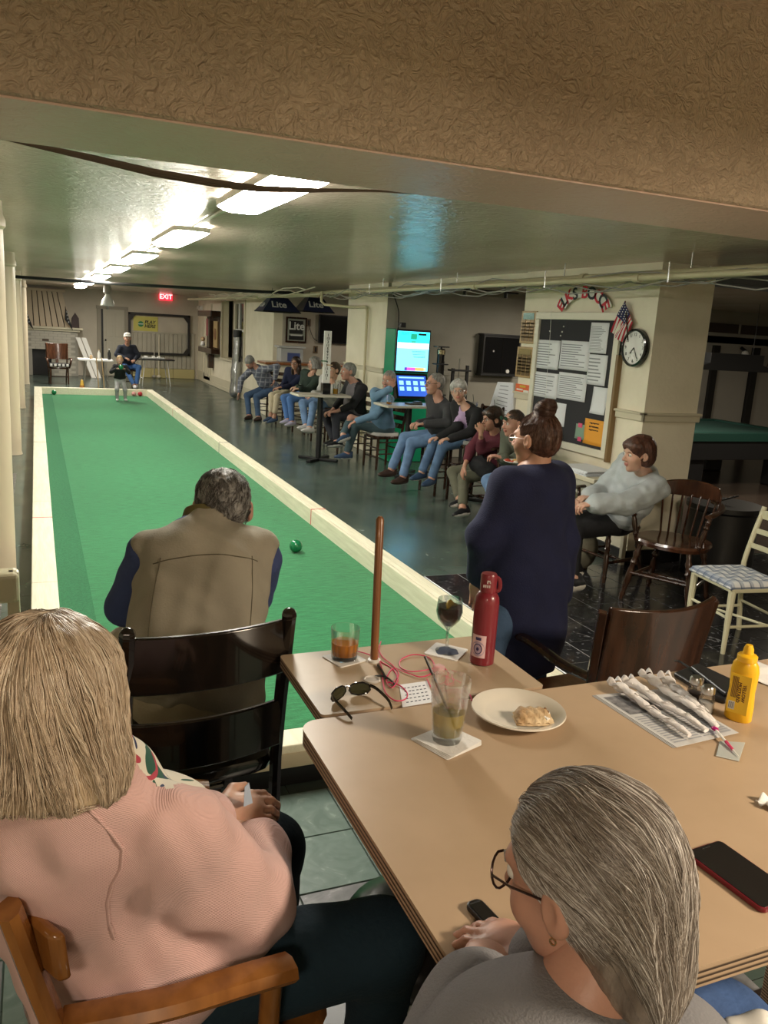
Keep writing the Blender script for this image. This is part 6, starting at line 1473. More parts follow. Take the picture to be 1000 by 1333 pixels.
def i_w(w, e, i, k):
    sh = i['shp'][k]; e2 = sh+unit(e-sh)*min(np.linalg.norm(e-sh), .31*.98); w2 = e2+unit(w-e2)*min(np.linalg.norm(w-e2), .27*.98); return w2, e2
pp, ip = pinkwoman()
# small folded paper held in her fingers
c = on_z(322, 1048, .965); tag(MB().add([(-.008, -.004, 0), (.012, .004, 0), (.004, .006, .045), (-.006, 0, .04), (-.008, -.002, 0), (.012, .006, 0), (.004, .008, .045), (-.006, .002, .04)], [(0, 1, 2, 3), (7, 6, 5, 4), (0, 4, 5, 1), (1, 5, 6, 2), (2, 6, 7, 3), (3, 7, 4, 0)]).build('folded_paper', mat('pale_blue_paper', (.42, .50, .62), rough=.5), loc=c), 'small folded pale blue paper in the hands of the woman in pink', 'paper')
m_sweat = cloth('grey_sweatshirt', (.20, .20, .215), .08, bump=.3, bs=260)
h_salt = mat('salt_pepper_hair', (.20, .165, .135), rough=.4, cols=((.12, .095, .078), (.28, .235, .20)), vscale=50, stretch=(1, 1, .3), bump=.4, bscale=120)
def greyperson():
    head = on_y(760, 1146, .67); fc = 78; sh = np.array([head[0]+.02, head[1]-.10, head[2]-.215]); hip = np.array([.52, .44, .79])
    sh = head+np.array([-.085, -.055, -.215])
    p, i = person('grey haired person in grey sweatshirt and round glasses at the near table edge', dict(face=fc, hd=(114, 16, 0), s=.98, vox=.0075, hvox=.0035, hv=.004, hip3=hip, sh3=sh, head3=head, torso=.42, fem=.5, fat=.04, wide=.98, hscale=.945, loose=.02, nup=.02, nocut=1,
        armL=dict(e3=(.30, .62, .98), w3=(.50, .76, 1.075), d=(.6, .7, 0), c=.5), armR=dict(e3=(.70, .62, .95), w3=(.62, .78, 1.075), d=(-.5, .8, 0), c=.5), armw=1.25,
        legL=dict(k3=(.30, .62, .78), a3=(.30, .66, .38), t=(-.6, .8, 0)), legR=dict(k3=(.62, .66, .78), a3=(.62, .70, .38), t=(-.3, .9, 0)),
        shirt=m_sweat, top='sweatshirt', wr=.007, wf=16, pants=denim2, shoe=shoe_k, hair='full', hairm=h_salt, hairw=.002, skin='ruddy', glass=mat('dark_bronze_frame', (.06, .035, .03), rough=.25, metal=.6), ground=True, lens=mat('spectacle_lens', (.9, .9, .9), rough=.02, trans=1, alpha=.25)))
    base = i['base']; C, HR, hs = i['C'], i['R'], i['hs']; Fh = i['Fh']
    T = lambda x, y, z: C+HR @ (np.array([x, y, z])*hs)-base
    MB().sphere(T(-.082, -.002, -.028), .0035, 10).build('ear_stud', mat('gold', (.8, .55, .3), rough=.2, metal=1), p, smooth=True)
    MB().tube([T(-.084+.0, -.002+.004*math.sin(a), -.036+.004*math.cos(a)) for a in np.linspace(0, 2*PI, 14)], .0013, 5).build('earring', mat('gold', (.8, .55, .3)), p, smooth=True)
    def starts(n, r):
        y = r.uniform(-.10, .085, n); x = r.uniform(-.085, .085, n); z = .13-6*x*x-4*(y*y); return C+(np.stack([x, y, z], 1)*hs) @ HR.T
    def flow(P, t):
        q = (P-C) @ HR; d = np.stack([q[:, 0]*7+.15*np.sin(q[:, 1]*60), -np.ones(len(q))*(.9-.2*t), -np.ones(len(q))*(.15+1.2*t)], 1); return d @ HR.T
    nl = 420; A, S0, r = locks(starts, nl, 15, .003, 9)
    off = np.repeat(r.uniform(-.0005, .0045, nl), 15)+r.uniform(-.001, .001, nl*15)
    St = strands(Fh, S0, flow, 29, .0098, off, 7, .07)
    strand_mesh('hair_strands', St, .0006, hair_tints('salt', ((.26, .22, .185), (.16, .13, .11), (.38, .34, .31), (.21, .175, .15), (.58, .55, .52))), p, base, 6)
    # side hair falling in front of the ear
    def starts2(n, r):
        sg = -np.ones(n); y = r.uniform(-.05, .06, n); z = r.uniform(.03, .10, n); return C+(np.stack([sg*.085, y, z], 1)*hs) @ HR.T
    def flow2(P, t):
        q = (P-C) @ HR; return np.stack([q[:, 0]*0, -np.ones(len(q))*.75, -np.ones(len(q))*(.8)], 1) @ HR.T
    A, S0, r = locks(starts2, 90, 14, .003, 19); off = np.repeat(r.uniform(0, .003, 90), 14)
    strand_mesh('side_hair', strands(Fh, S0, flow2, 12, .008, off, 8, .1), .0006, hair_tints('salt', ((.24, .195, .16),)*5), p, base, 8)
    return p, i
pg, ig = greyperson()
# bun strands
def bunhair():
    C, HR, hs, base, Fh = ib['C'], ib['R'], ib['hs'], ib['base'], ib['Fh']
    top = np.array([0, -.045, .115])
    def starts(n, r):
        a = r.uniform(0, 2*PI, n); z = r.uniform(-.06, .09, n); return C+(np.stack([.08*np.cos(a), -.03+.10*np.sin(a), z], 1)*hs) @ HR.T
    def flow(P, t):
        q = (P-C) @ HR; d = top-q*np.array([1, 1, .8]); return d @ HR.T
    A, S0, r = locks(starts, 200, 12, .002, 3); off = np.repeat(r.uniform(-.001, .002, 200), 12)
    strand_mesh('hair_strands', strands(Fh, S0, flow, 14, .008, off, 2, .01), .0006, hair_tints('brown', ((.06, .025, .016), (.10, .045, .03), (.03, .012, .008), (.20, .11, .075))), pb, base, 3)
    def st2(n, r):
        v = r.normal(size=(n, 3)); v /= np.linalg.norm(v, axis=1)[:, None]; return C+((np.array([0, -.045, .145])+v*np.array([.047, .045, .04]))*hs) @ HR.T
    def fl2(P, t):
        q = (P-C) @ HR-np.array([0, -.045, .145]); return np.stack([-q[:, 1]-.3*q[:, 2], q[:, 0], .25*q[:, 0]], 1) @ HR.T
    A, S0, r = locks(st2, 70, 12, .002, 3); off = np.repeat(r.uniform(-.001, .004, 70), 12)
    strand_mesh('bun_strands', strands(Fh, S0, fl2, 12, .007, off, 2, .01), .0007, hair_tints('brown', ((.06, .025, .016),)*4), pb, base, 4)
bunhair()
def vesthair():
    C, HR, hs, base, Fh = iv['C'], iv['R'], iv['hs'], iv['base'], iv['Fh']
    def starts(n, r):
        a = r.uniform(0, 2*PI, n); z = r.uniform(-.05, .13, n); rad = np.sqrt(np.maximum(.02, 1-((z-.035)/.10)**2)); return C+(np.stack([.08*rad*np.cos(a), -.02+.10*rad*np.sin(a), z], 1)*hs) @ HR.T
    def flow(P, t):
        q = (P-C) @ HR; return np.stack([q[:, 0]*6+.4*np.sin(q[:, 1]*70+q[:, 2]*50), -.1-.5*np.abs(q[:, 1])/.1+.4*np.sin(q[:, 0]*80), -np.ones(len(q))*.7], 1) @ HR.T
    A, S0, r = locks(starts, 420, 9, .003, 3)
    s_in = samp(Fh, S0) < .02; S0 = S0[s_in]; off = r.uniform(-.001, .006, len(S0))
    strand_mesh('hair_strands', strands(Fh, S0, flow, 5, .006, off, 2, .35), .0008, hair_tints('steel', ((.20, .19, .18), (.08, .075, .07), (.32, .31, .30), (.05, .045, .042), (.12, .11, .10))), pv, base, 3)
vesthair()
# denim clad knee of another seated person at the bottom edge
def lapperson():
    L = [('u', P_cap((1.02, .38, .80), (.93, .66, .79), .088, .072), .03), ('u', P_cap((.93, .66, .79), (.95, .66, .42), .068, .05), .03)]
    Fd = grow(L, .008, (), (.006, 26, 3)); base = (.95, .5, 0)
    LJ = on_z(915, 1325, .84)-np.array([.96, .585, .84]); LJ[2] = 0; base = (.96+LJ[0], .585+LJ[1], 0)
    t = thing('denim_jacket', 'blue denim jacket bundled on a stool under the near table edge', 'jacket', base); J = lambda x, y, z: np.array([x, y, z])+LJ
    L = [('u', P_ell(J(.96, .585, .80), (.14, .12, .09)), .03), ('u', P_cap(J(.90, .66, .83), J(1.06, .50, .78), .07, .06), .04), ('u', P_cap(J(.88, .62, .78), J(.9, .55, .64), .05, .04), .04)]
    obj_from([grow(L, .006, (), (.012, 26, 3)).mesh()], 'folded_cloth', cloth('jacket_denim', (.035, .075, .19), .25), t, base)
    V = grow([('u', P_cap(J(.96, .53, .87), J(1.0, .51, .88), .018, .022), .02), ('u', P_cap(J(1.0, .51, .88), J(1.04, .47, .855), .02, .012), .02)], .004, (), (.003, 60, 2)).mesh()
    obj_from([V], 'white_lining', m_white, t, base)
    round_stool('black stool holding the blue denim jacket under the near table edge', (.97+LJ[0], .57+LJ[1], 0), m_vinyl)
lapperson()
# ================================================================ THINGS ON THE NEAR TABLES
gl = mat('clear_glass', (.93, .97, .97), rough=.02, trans=1, ior=1.35, alpha=.45)
m_nap = mat('napkin_paper', (.74, .73, .71), rough=.9, bump=.3, bscale=60)
def coaster(label, p, w=.095, rz=.6, m=m_nap, cat='coaster', name='paper_coaster', th=.003, pat=None):
    t = thing(name, label, cat, p, rz); MB().prism(rrect(-w/2, -w/2, w/2, w/2, .006), 0, th).build('card', m, t)
    if pat: MB().prism([(w*.3*math.cos(a)*(1+.25*math.sin(5*a)), w*.3*math.sin(a)*(1+.25*math.sin(3*a))) for a in np.linspace(0, 2*PI, 30)[:-1]], th, th+.0006).build('printed_pattern', pat, t)
    return t
p = on_z(448, 858, TZ); coaster('white paper coaster under the whisky glass', p, .085, .3)
t = thing('whisky_glass', 'short tumbler of amber whisky on a coaster', 'glass', p+np.array([0, 0, .003]))
MB().lathe([(.031, 0), (.034, .003), (.0385, .085), (.0365, .085), (.032, .012), (0, .010)], n=32).build('glass', gl, t, smooth=True)
m_wh = mat('whisky', (.80, .27, .01), rough=.05, alpha=.85); MB().lathe([(0, .0105), (.0318, .0125), (.0345, .046), (0, .046)], n=32).build('whisky_liquid', m_wh, t, smooth=True)
r_ = random.Random(4)
for k in range(16):
    a = 2*PI*k/16; MB().bb((-.0015, -.0006, .012), (.0015, .0006, .045)).build('cut_facet', gl, t, loc=(.0355*math.cos(a), .0355*math.sin(a), 0)).rotation_euler = (0, 0, a+PI/2)
# wooden peg
p = on_z(487, 861, TZ); w_peg = wood('peg_wood', (.16, .06, .02), (.26, .11, .04), rough=.3, stretch=(6, 6, .5))
top = on_y(495, 672, 1.86); t = thing('wooden_rod', 'upright varnished wooden rod standing on the small table', 'rod', p)
MB().tube([(0, 0, .004), (top-p)*.98, (top-p)], [.0105, .0105, .005], 14).build('shaft', w_peg, t, smooth=True); MB().lathe([(.016, 0), (.017, .006), (.012, .008)], n=20).build('white_base', m_white, t, smooth=True)
# wine glass
p = on_z(581, 849, TZ); coaster('white paper coaster printed with dark marks under the wine glass', p, .095, .75, pat=mat('coaster_ink', (.10, .12, .20), rough=.7))
t = thing('stemmed_glass', 'stemmed glass of dark drink with ice and a lemon slice', 'glass', p+np.array([0, 0, .0035]))
MB().lathe([(.030, 0), (.031, .002), (.006, .006), (.0042, .02), (.0042, .062), (.012, .072), (.030, .092), (.0365, .115), (.033, .150), (.0315, .150), (.035, .115), (.028, .093), (.010, .074), (0, .072)], n=32).build('glass', gl, t, smooth=True)
MB().lathe([(0, .0735), (.010, .075), (.0275, .0945), (.0338, .114), (.033, .130), (0, .130)], n=32).build('dark_drink', mat('dark_red_drink', (.03, .012, .010), rough=.05, alpha=.92), t, smooth=True)
R = rotm(1.1, .3, .6); MB().prism([(.026*math.cos(a), .026*math.sin(a)) for a in np.linspace(0, PI, 14)], -.0025, .0025, R=R, c=(.004, -.004, .122)).build('lemon_slice', mat('lemon', (.80, .60, .08), rough=.4), t, bevel=.001)
for k in range(3): MB().box((r_.uniform(-.014, .014), r_.uniform(-.014, .014), .124), (.016, .016, .014), rotm(r_.random(), r_.random(), r_.random())).build('ice_cube', gl, t, bevel=.003)
# water bottle
m_bot = mat('dark_red_enamel', (.19, .018, .028), rough=.32, coat=.2, bump=.06, bscale=120)
p = on_z(627, 862, TZ); t = thing('water_bottle', 'dark red metal water bottle with a round sticker', 'bottle', p, math.radians(-35))
MB().lathe([(.028, 0), (.032, .003), (.0325, .170), (.031, .184), (.024, .196), (.0195, .200)], n=40).build('body', m_bot, t, smooth=True)
cp_ = MB().lathe([(.0205, .199), (.0215, .200), (.0215, .243), (.019, .248), (0, .249)], n=32).build('cap', m_bot, t, smooth=True)
MB().tube(bent([(.018, 0, .238), (.026, 0, .235), (.030, 0, .218), (.027, 0, .204), (.020, 0, .203)]), .0035, 8, flat=(1, 1.6)).build('carry_loop', m_bot, t, smooth=True)
cl = MB()
for k, (x, z, w, hh) in enumerate(((-.010, .218, .003, .007), (-.005, .218, .003, .007), (0, .218, .003, .007), (.005, .218, .003, .007), (.002, .232, .008, .004), (-.001, .228, .003, .006), (.006, .228, .003, .004))): cl.bb((x-w/2, -.0222, z-hh/2), (x+w/2, -.0208, z+hh/2))
cl.build('cap_emblem', mat('pale_silver', (.55, .50, .48), rough=.4), cp_)
st = MB()
n = 14; vs = []
def cylp(u, v, r): a = -PI/2-.35+u; return (r*math.cos(a), r*math.sin(a), v)
def sticker(name, hw, hh, zc, r, m, par, n=16, circ=False):
    mb = MB(); 
    if circ: ring = [(hw*math.cos(a)/r, zc+hh*math.sin(a)) for a in np.linspace(0, 2*PI, 25)[:-1]]; mb.add([cylp(u, v, r) for u, v in ring]+[cylp(0, zc, r)], [(i, (i+1) % 24, 24) for i in range(24)])
    else: mb.grid(lambda u, v: cylp((u-.5)*2*hw/r, zc+(v-.5)*2*hh, r), n, 3)
    return mb.build(name, m, par, smooth='all')
m_lil = mat('sticker_lilac', (.45, .36, .50), rough=.5); m_pk = mat('sticker_pink', (.72, .52, .55), rough=.5); m_in = mat('sticker_blue', (.05, .04, .14), rough=.5)
k_ = sticker('sticker', .021, .031, .055, .0329, m_pk, t); sticker('sticker_ring', .019, .021, .048, .0332, m_lil, k_, circ=True); sticker('sticker_ring', .0125, .0145, .048, .0335, m_in, k_, circ=True); sticker('sticker_ring', .010, .012, .048, .0337, m_lil, k_, circ=True); sticker('sticker_ring', .004, .005, .048, .0340, m_in, k_, circ=True)
sticker('sticker_bar', .008, .004, .076, .0332, m_in, k_)
# pint
p = on_z(581, 966, TZ); t = thing('folded_napkin', 'stack of folded white napkins under the tall straw glass', 'napkin', p, .35)
for k in range(4): MB().prism(rrect(-.055+.002*k, -.055, .055, .055-.003*k, .006), .0015*k+.0003, .0015*k+.0015).build('napkin_ply', m_nap, t, bevel=.0004).rotation_euler = (0, 0, .03*k)
t = thing('straw_glass', 'tall fluted glass of pale yellow drink with a black straw', 'glass', p+np.array([0, 0, .0066]))
MB().lathe([(.030, 0), (.0315, .003), (.0435, .140), (.0415, .140), (.0305, .016), (0, .013)], n=12).build('glass', gl, t, smooth=True)
MB().lathe([(0, .014), (.0303, .017), (.0355, .068), (0, .068)], n=12).build('pale_drink', mat('pale_yellow_drink', (.66, .52, .12), rough=.05, alpha=.5), t, smooth=True)
for k in range(4): MB().box((r_.uniform(-.014, .014), r_.uniform(-.014, .014), .06+.004*k), (.018, .018, .014), rotm(r_.random(), r_.random(), r_.random())).build('ice_cube', gl, t, bevel=.003)
a = np.array([.018, -.018, .018]); b_ = on_z(553, 858, TZ+.17)-p; MB().cyl(a, (b_-a)*1.0+a, .0032, n=8).build('straw', m_dark, t, smooth=True)
# plate
m_china = mat('cream_china', (.72, .68, .60), rough=.15, coat=.4); p = on_z(674, 934, TZ); t = thing('dinner_plate', 'cream dinner plate with a piece of folded flatbread', 'plate', p)
MB().lathe([(0, .004), (.055, .004), (.062, .002), (.070, .003), (.078, .008), (.104, .019), (.108, .021), (.107, .0235), (.100, .022), (.079, .0125), (.072, .0085), (0, .0085)], n=56).build('dish', m_china, t, smooth=True)
q = on_z(694, 938, TZ+.012)-p; ft = thing('folded_flatbread', 'browned folded flatbread wedge on the dinner plate', 'food', p+q, -.3)
m_br = mat('toasted_bread', (.60, .42, .22), rough=.7, cols=((.36, .20, .08), (.70, .56, .36)), vscale=26, bump=.6, bscale=70)
def wedge(u, v, z): 
    x = (u-.5)*.085; y = (v-.5)*.05*(1-.35*abs(u-.4)); e = min(1, 6*min(u, 1-u)+.15)*min(1, 5*v+.1); return (x, y, z+.017*e*math.sin(min(1, v*1.2)*PI*.55)+.0025*math.sin(u*25+v*9))
MB().grid(lambda u, v: wedge(u, v, .004), 20, 12).build('top_layer', m_br, ft, smooth='all', solid=.0025); MB().grid(lambda u, v: (wedge(u, v, 0)[0]*1.03, wedge(u, v, 0)[1]-.003, .001+.004*math.sin(u*3)*(v)), 14, 8).build('bottom_layer', m_br, ft, smooth='all', solid=.003)
mb = MB()
for k in range(16): mb.box((r_.uniform(-.03, .035), .024+r_.uniform(-.01, .006), .008+r_.uniform(0, .006)), (.010, .008, .005), rotm(r_.random()*3, r_.random()*3, r_.random()*3))
mb.build('filling', mat('brown_filling', (.20, .09, .03), rough=.6), ft)
tag(MB().box((0, 0, .008), (.022, .012, .010), rotm(.3, .2, .4)).cyl((0, 0, .010), (.012, .01, .018), .0012).build('plastic_pick', m_white, bevel=.002, loc=on_z(712, 940, TZ+.012)), 'small white plastic pick beside the flatbread on the plate', 'pick')
# sunglasses
def shades():
    p = on_z(458, 912, TZ); t = thing('sunglasses', 'black wraparound sunglasses lying open on the small table', 'sunglasses', p, math.radians(12))
    m = m_blackgloss; ml = mat('smoked_lens', (.03, .032, .015), rough=.06, coat=.5)
    for sx in (-1, 1):
        vs = [(.008, .030), (.020, .036), (.045, .037), (.062, .030), (.066, .016), (.058, .006), (.035, .002), (.014, .008), (.006, .018)]
        ring = [(sx*x, .025-.020*(x/.066)**2, z) for x, z in vs]; MB().tube(ring, .0025, 6, closed=True).build('rim', m, t, smooth=True)
        MB().add(ring, [tuple(range(len(ring)))]).build('lens', ml, t, solid=.0015)
        MB().tube(bent([(sx*.065, .006, .028), (sx*.072, -.02, .026), (sx*.072, -.075, .018), (sx*.066, -.105, .006)]), .0028, 6, flat=(.7, 1.8)).build('temple', m, t, smooth=True)
    t.scale = (.82, .82, .9)
    MB().tube([(-.009, .025, .028), (0, .028, .031), (.009, .025, .028)], .003, 6).build('bridge', m, t, smooth=True)
shades()
# cord, lid, paper and the clear plastic bit
m_cord = mat('pink_cord', (.62, .04, .13), rough=.5)
t = thing('pink_cord', 'long red pink cord in loose loops on the small table', 'cord', on_z(500, 880, TZ))
def pz(pts, z=.003): return [on_z(x, y, TZ+z+.002*math.sin(i*1.7))-on_z(500, 880, TZ) for i, (x, y) in enumerate(pts)]
for pts in ([(462, 847), (480, 852), (497, 862), (512, 872), (518, 885), (510, 895), (503, 885), (512, 870), (530, 876), (550, 881), (566, 872), (560, 857), (540, 852), (523, 858), (521, 868), (535, 874), (556, 872), (575, 868), (584, 876)],
            [(496, 835), (492, 850), (497, 870), (499, 890), (503, 903), (515, 912), (528, 910), (530, 902), (520, 892), (505, 888)], [(492, 843), (498, 855), (512, 867), (519, 878), (511, 890)],
            [(570, 900), (585, 898), (600, 898), (612, 905), (614, 912)], [(556, 884), (562, 895), (572, 902)], [(583, 877), (580, 890), (590, 888), (588, 878)]):
    MB().tube(bent(pz(pts), len(pts)*5), .0016, 6).build('strand', m_cord, t, smooth=True)
MB().tube(bent(pz([(492, 866), (498, 874), (503, 884)]), 8), .003, 6).build('black_clasp', m_dark, t, smooth=True)
t = thing('small_round_lid', 'small clear round plastic lid on the small table', 'lid', on_z(484, 886, TZ)); MB().lathe([(.019, 0), (.021, .001), (.021, .005), (.018, .006), (.017, .002), (0, .002)], n=28).build('lid_disc', mat('clear_plastic', (.75, .72, .68), rough=.15, alpha=.6), t, smooth=True)
t = thing('plastic_cup', 'small clear pink tinted plastic cube beside the cord', 'plastic', on_z(571, 876, TZ), .3); MB().box((0, 0, .011), (.024, .024, .022)).build('cube_shell', mat('pink_clear', (.85, .60, .62), rough=.08, alpha=.45), t, bevel=.004)
a_, b_, c_, d_ = [on_z(x, y, TZ) for x, y in ((520, 892), (556, 887), (566, 914), (524, 921))]
t = thing('note_paper', 'handwritten white note on the small table beside the tall glass', 'paper', a_)
q = np.array([a_, b_, c_, d_])-a_; MB().add(np.concatenate([q+[0, 0, .0005], q+[0, 0, .0014]]), [(3, 2, 1, 0), (4, 5, 6, 7), (0, 1, 5, 4), (1, 2, 6, 5), (2, 3, 7, 6), (3, 0, 4, 7)]).build('sheet', m_paper, t)
mb = MB()
for r in range(5):
    u = .18+.16*r; A = q[0]*(1-u)+q[3]*u; B = q[1]*(1-u)+q[2]*u; d = B-A; n_ = (q[3]-q[0])*.04
    for c in range(6):
        s0 = A+d*(.12+.13*c+r_.uniform(0, .03)); s1 = s0+d*.08; zz = np.array([0, 0, .0016]); mb.add([s0+zz, s1+zz, s1+n_+zz, s0+n_+zz], [(0, 1, 2, 3)])
mb.build('handwriting', mat('dark_ink', (.04, .05, .10), rough=.6), t)
tag(MB().tube(bent([on_z(x, y, TZ+.004) for x, y in ((488, 880), (498, 880), (507, 884), (514, 891))], 12), .0024, 6).build('black_strap', m_dark, smooth=True), 'short black strap lying above the note paper', 'strap')
# ---- newspaper with wrapped cutlery
cs = [on_z(x, y, TZ) for x, y in ((771, 906), (858, 898), (957, 955), (876, 974))]; o0 = cs[0]
t = thing('newspaper', 'folded printed newsprint under the wrapped cutlery', 'newspaper', o0); q = np.array(cs)-o0
for k in range(3):
    j = np.array([[.003*k, -.002*k, 0]]); z0 = .0012*k+.0004; MB().add(np.concatenate([q+j+[0, 0, z0], q+j+[0, 0, z0+.0009]]), [(3, 2, 1, 0), (4, 5, 6, 7), (0, 1, 5, 4), (1, 2, 6, 5), (2, 3, 7, 6), (3, 0, 4, 7)]).build('page', mat('newsprint', (.50, .50, .50), rough=.8), t)
def qp(u, v, z=.0042): return q[0]*(1-u)*(1-v)+q[1]*u*(1-v)+q[2]*u*v+q[3]*(1-u)*v+np.array([.006, -.004, z])
def qpatch(name, u0, v0, u1, v1, m): return MB().add([qp(u0, v0), qp(u1, v0), qp(u1, v1), qp(u0, v1)], [(0, 1, 2, 3)]).build(name, m, t)
qpatch('picture', .05, .06, .55, .42, mat('print_photo', (.12, .12, .13), rough=.7, cols=((.06, .06, .07), (.25, .25, .26)), vscale=60)); qpatch('picture', .62, .72, .95, .95, mat('print_pale', (.35, .36, .38), rough=.7))
mb = MB()
for c in range(4):
    for r in range(13):
        u = .05+.235*c; v = .47+.038*r; mb.add([qp(u, v, .0044), qp(u+.20, v, .0044), qp(u+.20, v+.016, .0044), qp(u, v+.016, .0044)], [(0, 1, 2, 3)])
mb.build('printed_text', m_ink, t)
m_roll = mat('tissue_white', (.74, .72, .72), rough=.85, bump=.5, bscale=70)
rolls = [((805, 893), (898, 958)), ((823, 890), (920, 950)), ((845, 882), (934, 944)), ((868, 884), (930, 938))]
for k, (pa, pb_) in enumerate(rolls):
    a = on_z(*pa, TZ+.018+.004*k); b_ = on_z(*pb_, TZ+.014); t = thing('wrapped_cutlery', ['paper wrapped cutlery roll nearest the plate', 'second paper wrapped cutlery roll from the plate', 'third paper wrapped cutlery roll from the plate', 'paper wrapped cutlery roll nearest the salt and pepper'][k], 'cutlery', a, 0, 'paper wrapped cutlery rolls on the newsprint')
    d = b_-a; n = 26; pts = []; rad = []
    for i in range(n):
        u = i/(n-1); pts.append(d*u+np.array([0, 0, .003*math.sin(u*9+k)])); rad.append((.0135 if u < .1 else .0115-.005*u)*(1+.16*math.sin(u*37+k*2)+.08*math.sin(u*80)))
    MB().tube(pts, rad, 12, flat=(1.15, .8)).build('paper_wrap', m_roll, t, smooth=True)
    for s_ in (-1, 1):
        fl_ = unit(np.cross(d, [0, 0, 1]))*s_; MB().grid(lambda u, v: d*(-.10+.16*u)+fl_*(.004+.013*v)+np.array([0, 0, .006+.008*math.sin(v*2.5+u*4+s_)]), 7, 6).build('paper_flap', m_roll, t, smooth='all', solid=.0008)
    for i in range(3): MB().tube([d*(.2+.25*i)+unit(np.cross(d, [0, 0, 1]))*.009+np.array([0, 0, .004]), d*(.26+.25*i)+np.array([0, 0, .0115]), d*(.33+.25*i)-unit(np.cross(d, [0, 0, 1]))*.009+np.array([0, 0, .003])], .0015, 5).build('paper_fold', m_roll, t, smooth=True)
# ---- salt and pepper
for (x, y), lab, c in (((903, 914), 'glass pepper shaker with dark contents and metal top, further from the camera', (.05, .035, .03)), ((918, 927), 'glass salt shaker with pale contents and metal top, nearer the mustard', (.55, .53, .50))):
    t = thing('shaker', lab, 'shaker', on_z(x, y, TZ)); MB().lathe([(.017, 0), (.019, .002), (.0185, .03), (.0155, .046), (.0145, .052)], n=10).build('glass_jar', gl, t, smooth=False)
    MB().lathe([(0, .003), (.0150, .003), (.0150, .028), (0, .030)], n=16).build('contents', mat('shaker_%d' % int(c[0]*100), c, rough=.9), t, smooth=True)
    MB().lathe([(.0155, .050), (.0165, .051), (.0165, .062), (.013, .068), (0, .0695)], n=24).build('metal_top', m_steel, t, smooth=True)
# ---- mustard
m_mus = mat('mustard_yellow', (.80, .46, .015), rough=.3, coat=.2); p = on_z(960, 936, TZ); t = thing('mustard_bottle', 'yellow squeeze bottle of mustard with a pointed cap', 'bottle', p, math.radians(-62))
MB().lathe([(.026, 0), (.0295, .004), (.0300, .04), (.0275, .075), (.0295, .105), (.030, .125), (.027, .140), (.0215, .149)], n=32, sc=(1.05, .70)).build('body', m_mus, t, smooth=True)
MB().lathe([(.0215, .148), (.0225, .150), (.0225, .161), (.0195, .164), (.012, .166), (.0112, .178), (.0075, .187), (0, .1885)], n=28).build('cap', m_mus, t, smooth=True)
lb = MB().bb((-.0235, -.0222, .022), (.0235, -.0205, .118)).build('label', mat('label_yellow', (.85, .55, .03), rough=.4), t, bevel=.001)
text('label_text', 'YELLOW', .011, mat('maroon_ink', (.10, .02, .015), rough=.5), lb, (.010, -.0228, .075), rot=(PI/2, PI/2, 0)); text('label_text', 'MUSTARD', .011, mat('maroon_ink', (.10, .02, .015)), lb, (-.001, -.0228, .075), rot=(PI/2, PI/2, 0))
for k in range(6): MB().bb((-.018+.004*k*.6, -.0229, .060), (-.0168+.004*k*.6, -.0224, .112)).build('small_print', mat('maroon_ink', (.10, .02, .015)), lb)
MB().bb((-.020, -.0229, .030), (-.006, -.0224, .050)).build('barcode_panel', m_white, lb)
for k in range(5): MB().bb((-.019+.0026*k, -.0233, .032), (-.0180+.0026*k, -.0228, .048)).build('barcode_line', m_dark, lb)
# ---- wallet, phone case
cs = [on_z(x, y, TZ) for x, y in ((876, 881), (900, 872), (948, 893), (945, 918), (925, 912))]; o0 = cs[0]; t = thing('black_pouch', 'black zipped pouch lying behind the salt and pepper shakers', 'pouch', o0)
MB().prism([(c[0]-o0[0], c[1]-o0[1]) for c in cs[::-1]], 0, .014).build('pouch_body', m_dark, t, bevel=.006, seg=3)
cs = [on_z(x, y, TZ+.014) for x, y in ((898, 872), (908, 868), (972, 898), (966, 910), (944, 908))]; MB().prism([(c[0]-o0[0], c[1]-o0[1]) for c in cs[::-1]], .014, .026).build('pouch_flap', m_dark, t, bevel=.005, seg=3)
MB().tube(bent([on_z(x, y, TZ+.004)-o0 for x, y in ((900, 870), (893, 866), (885, 861), (878, 860))], 8), .003, 6).build('zip_pull', m_dark, t, smooth=True)
# ---- white napkin at the picture edge and crumb pile
def crumple(name, label, px, w, h_, rz, amp, m=m_nap, seed=1):
    t = thing(name, label, 'napkin', on_z(*px, TZ), rz); rr = random.Random(seed); ph = [rr.uniform(0, 6) for _ in range(4)]
    MB().grid(lambda u, v: ((u-.5)*w*(1+.05*math.sin(v*7+ph[0])), (v-.5)*h_*(1+.05*math.sin(u*8+ph[1])), .003+amp*(1+math.sin(u*9+ph[2]+v*5))*(.5+.5*math.sin(v*8+ph[3]))), 18, 18).build('tissue', m, t, smooth='all', solid=.001)
crumple('paper_napkin', 'white paper napkin on the table behind the mustard bottle', (1000, 880), .15, .10, .5, .003)
crumple('crumpled_napkin', 'small crumpled white napkin at the right picture edge', (1003, 1048), .05, .035, .2, .008, seed=5)
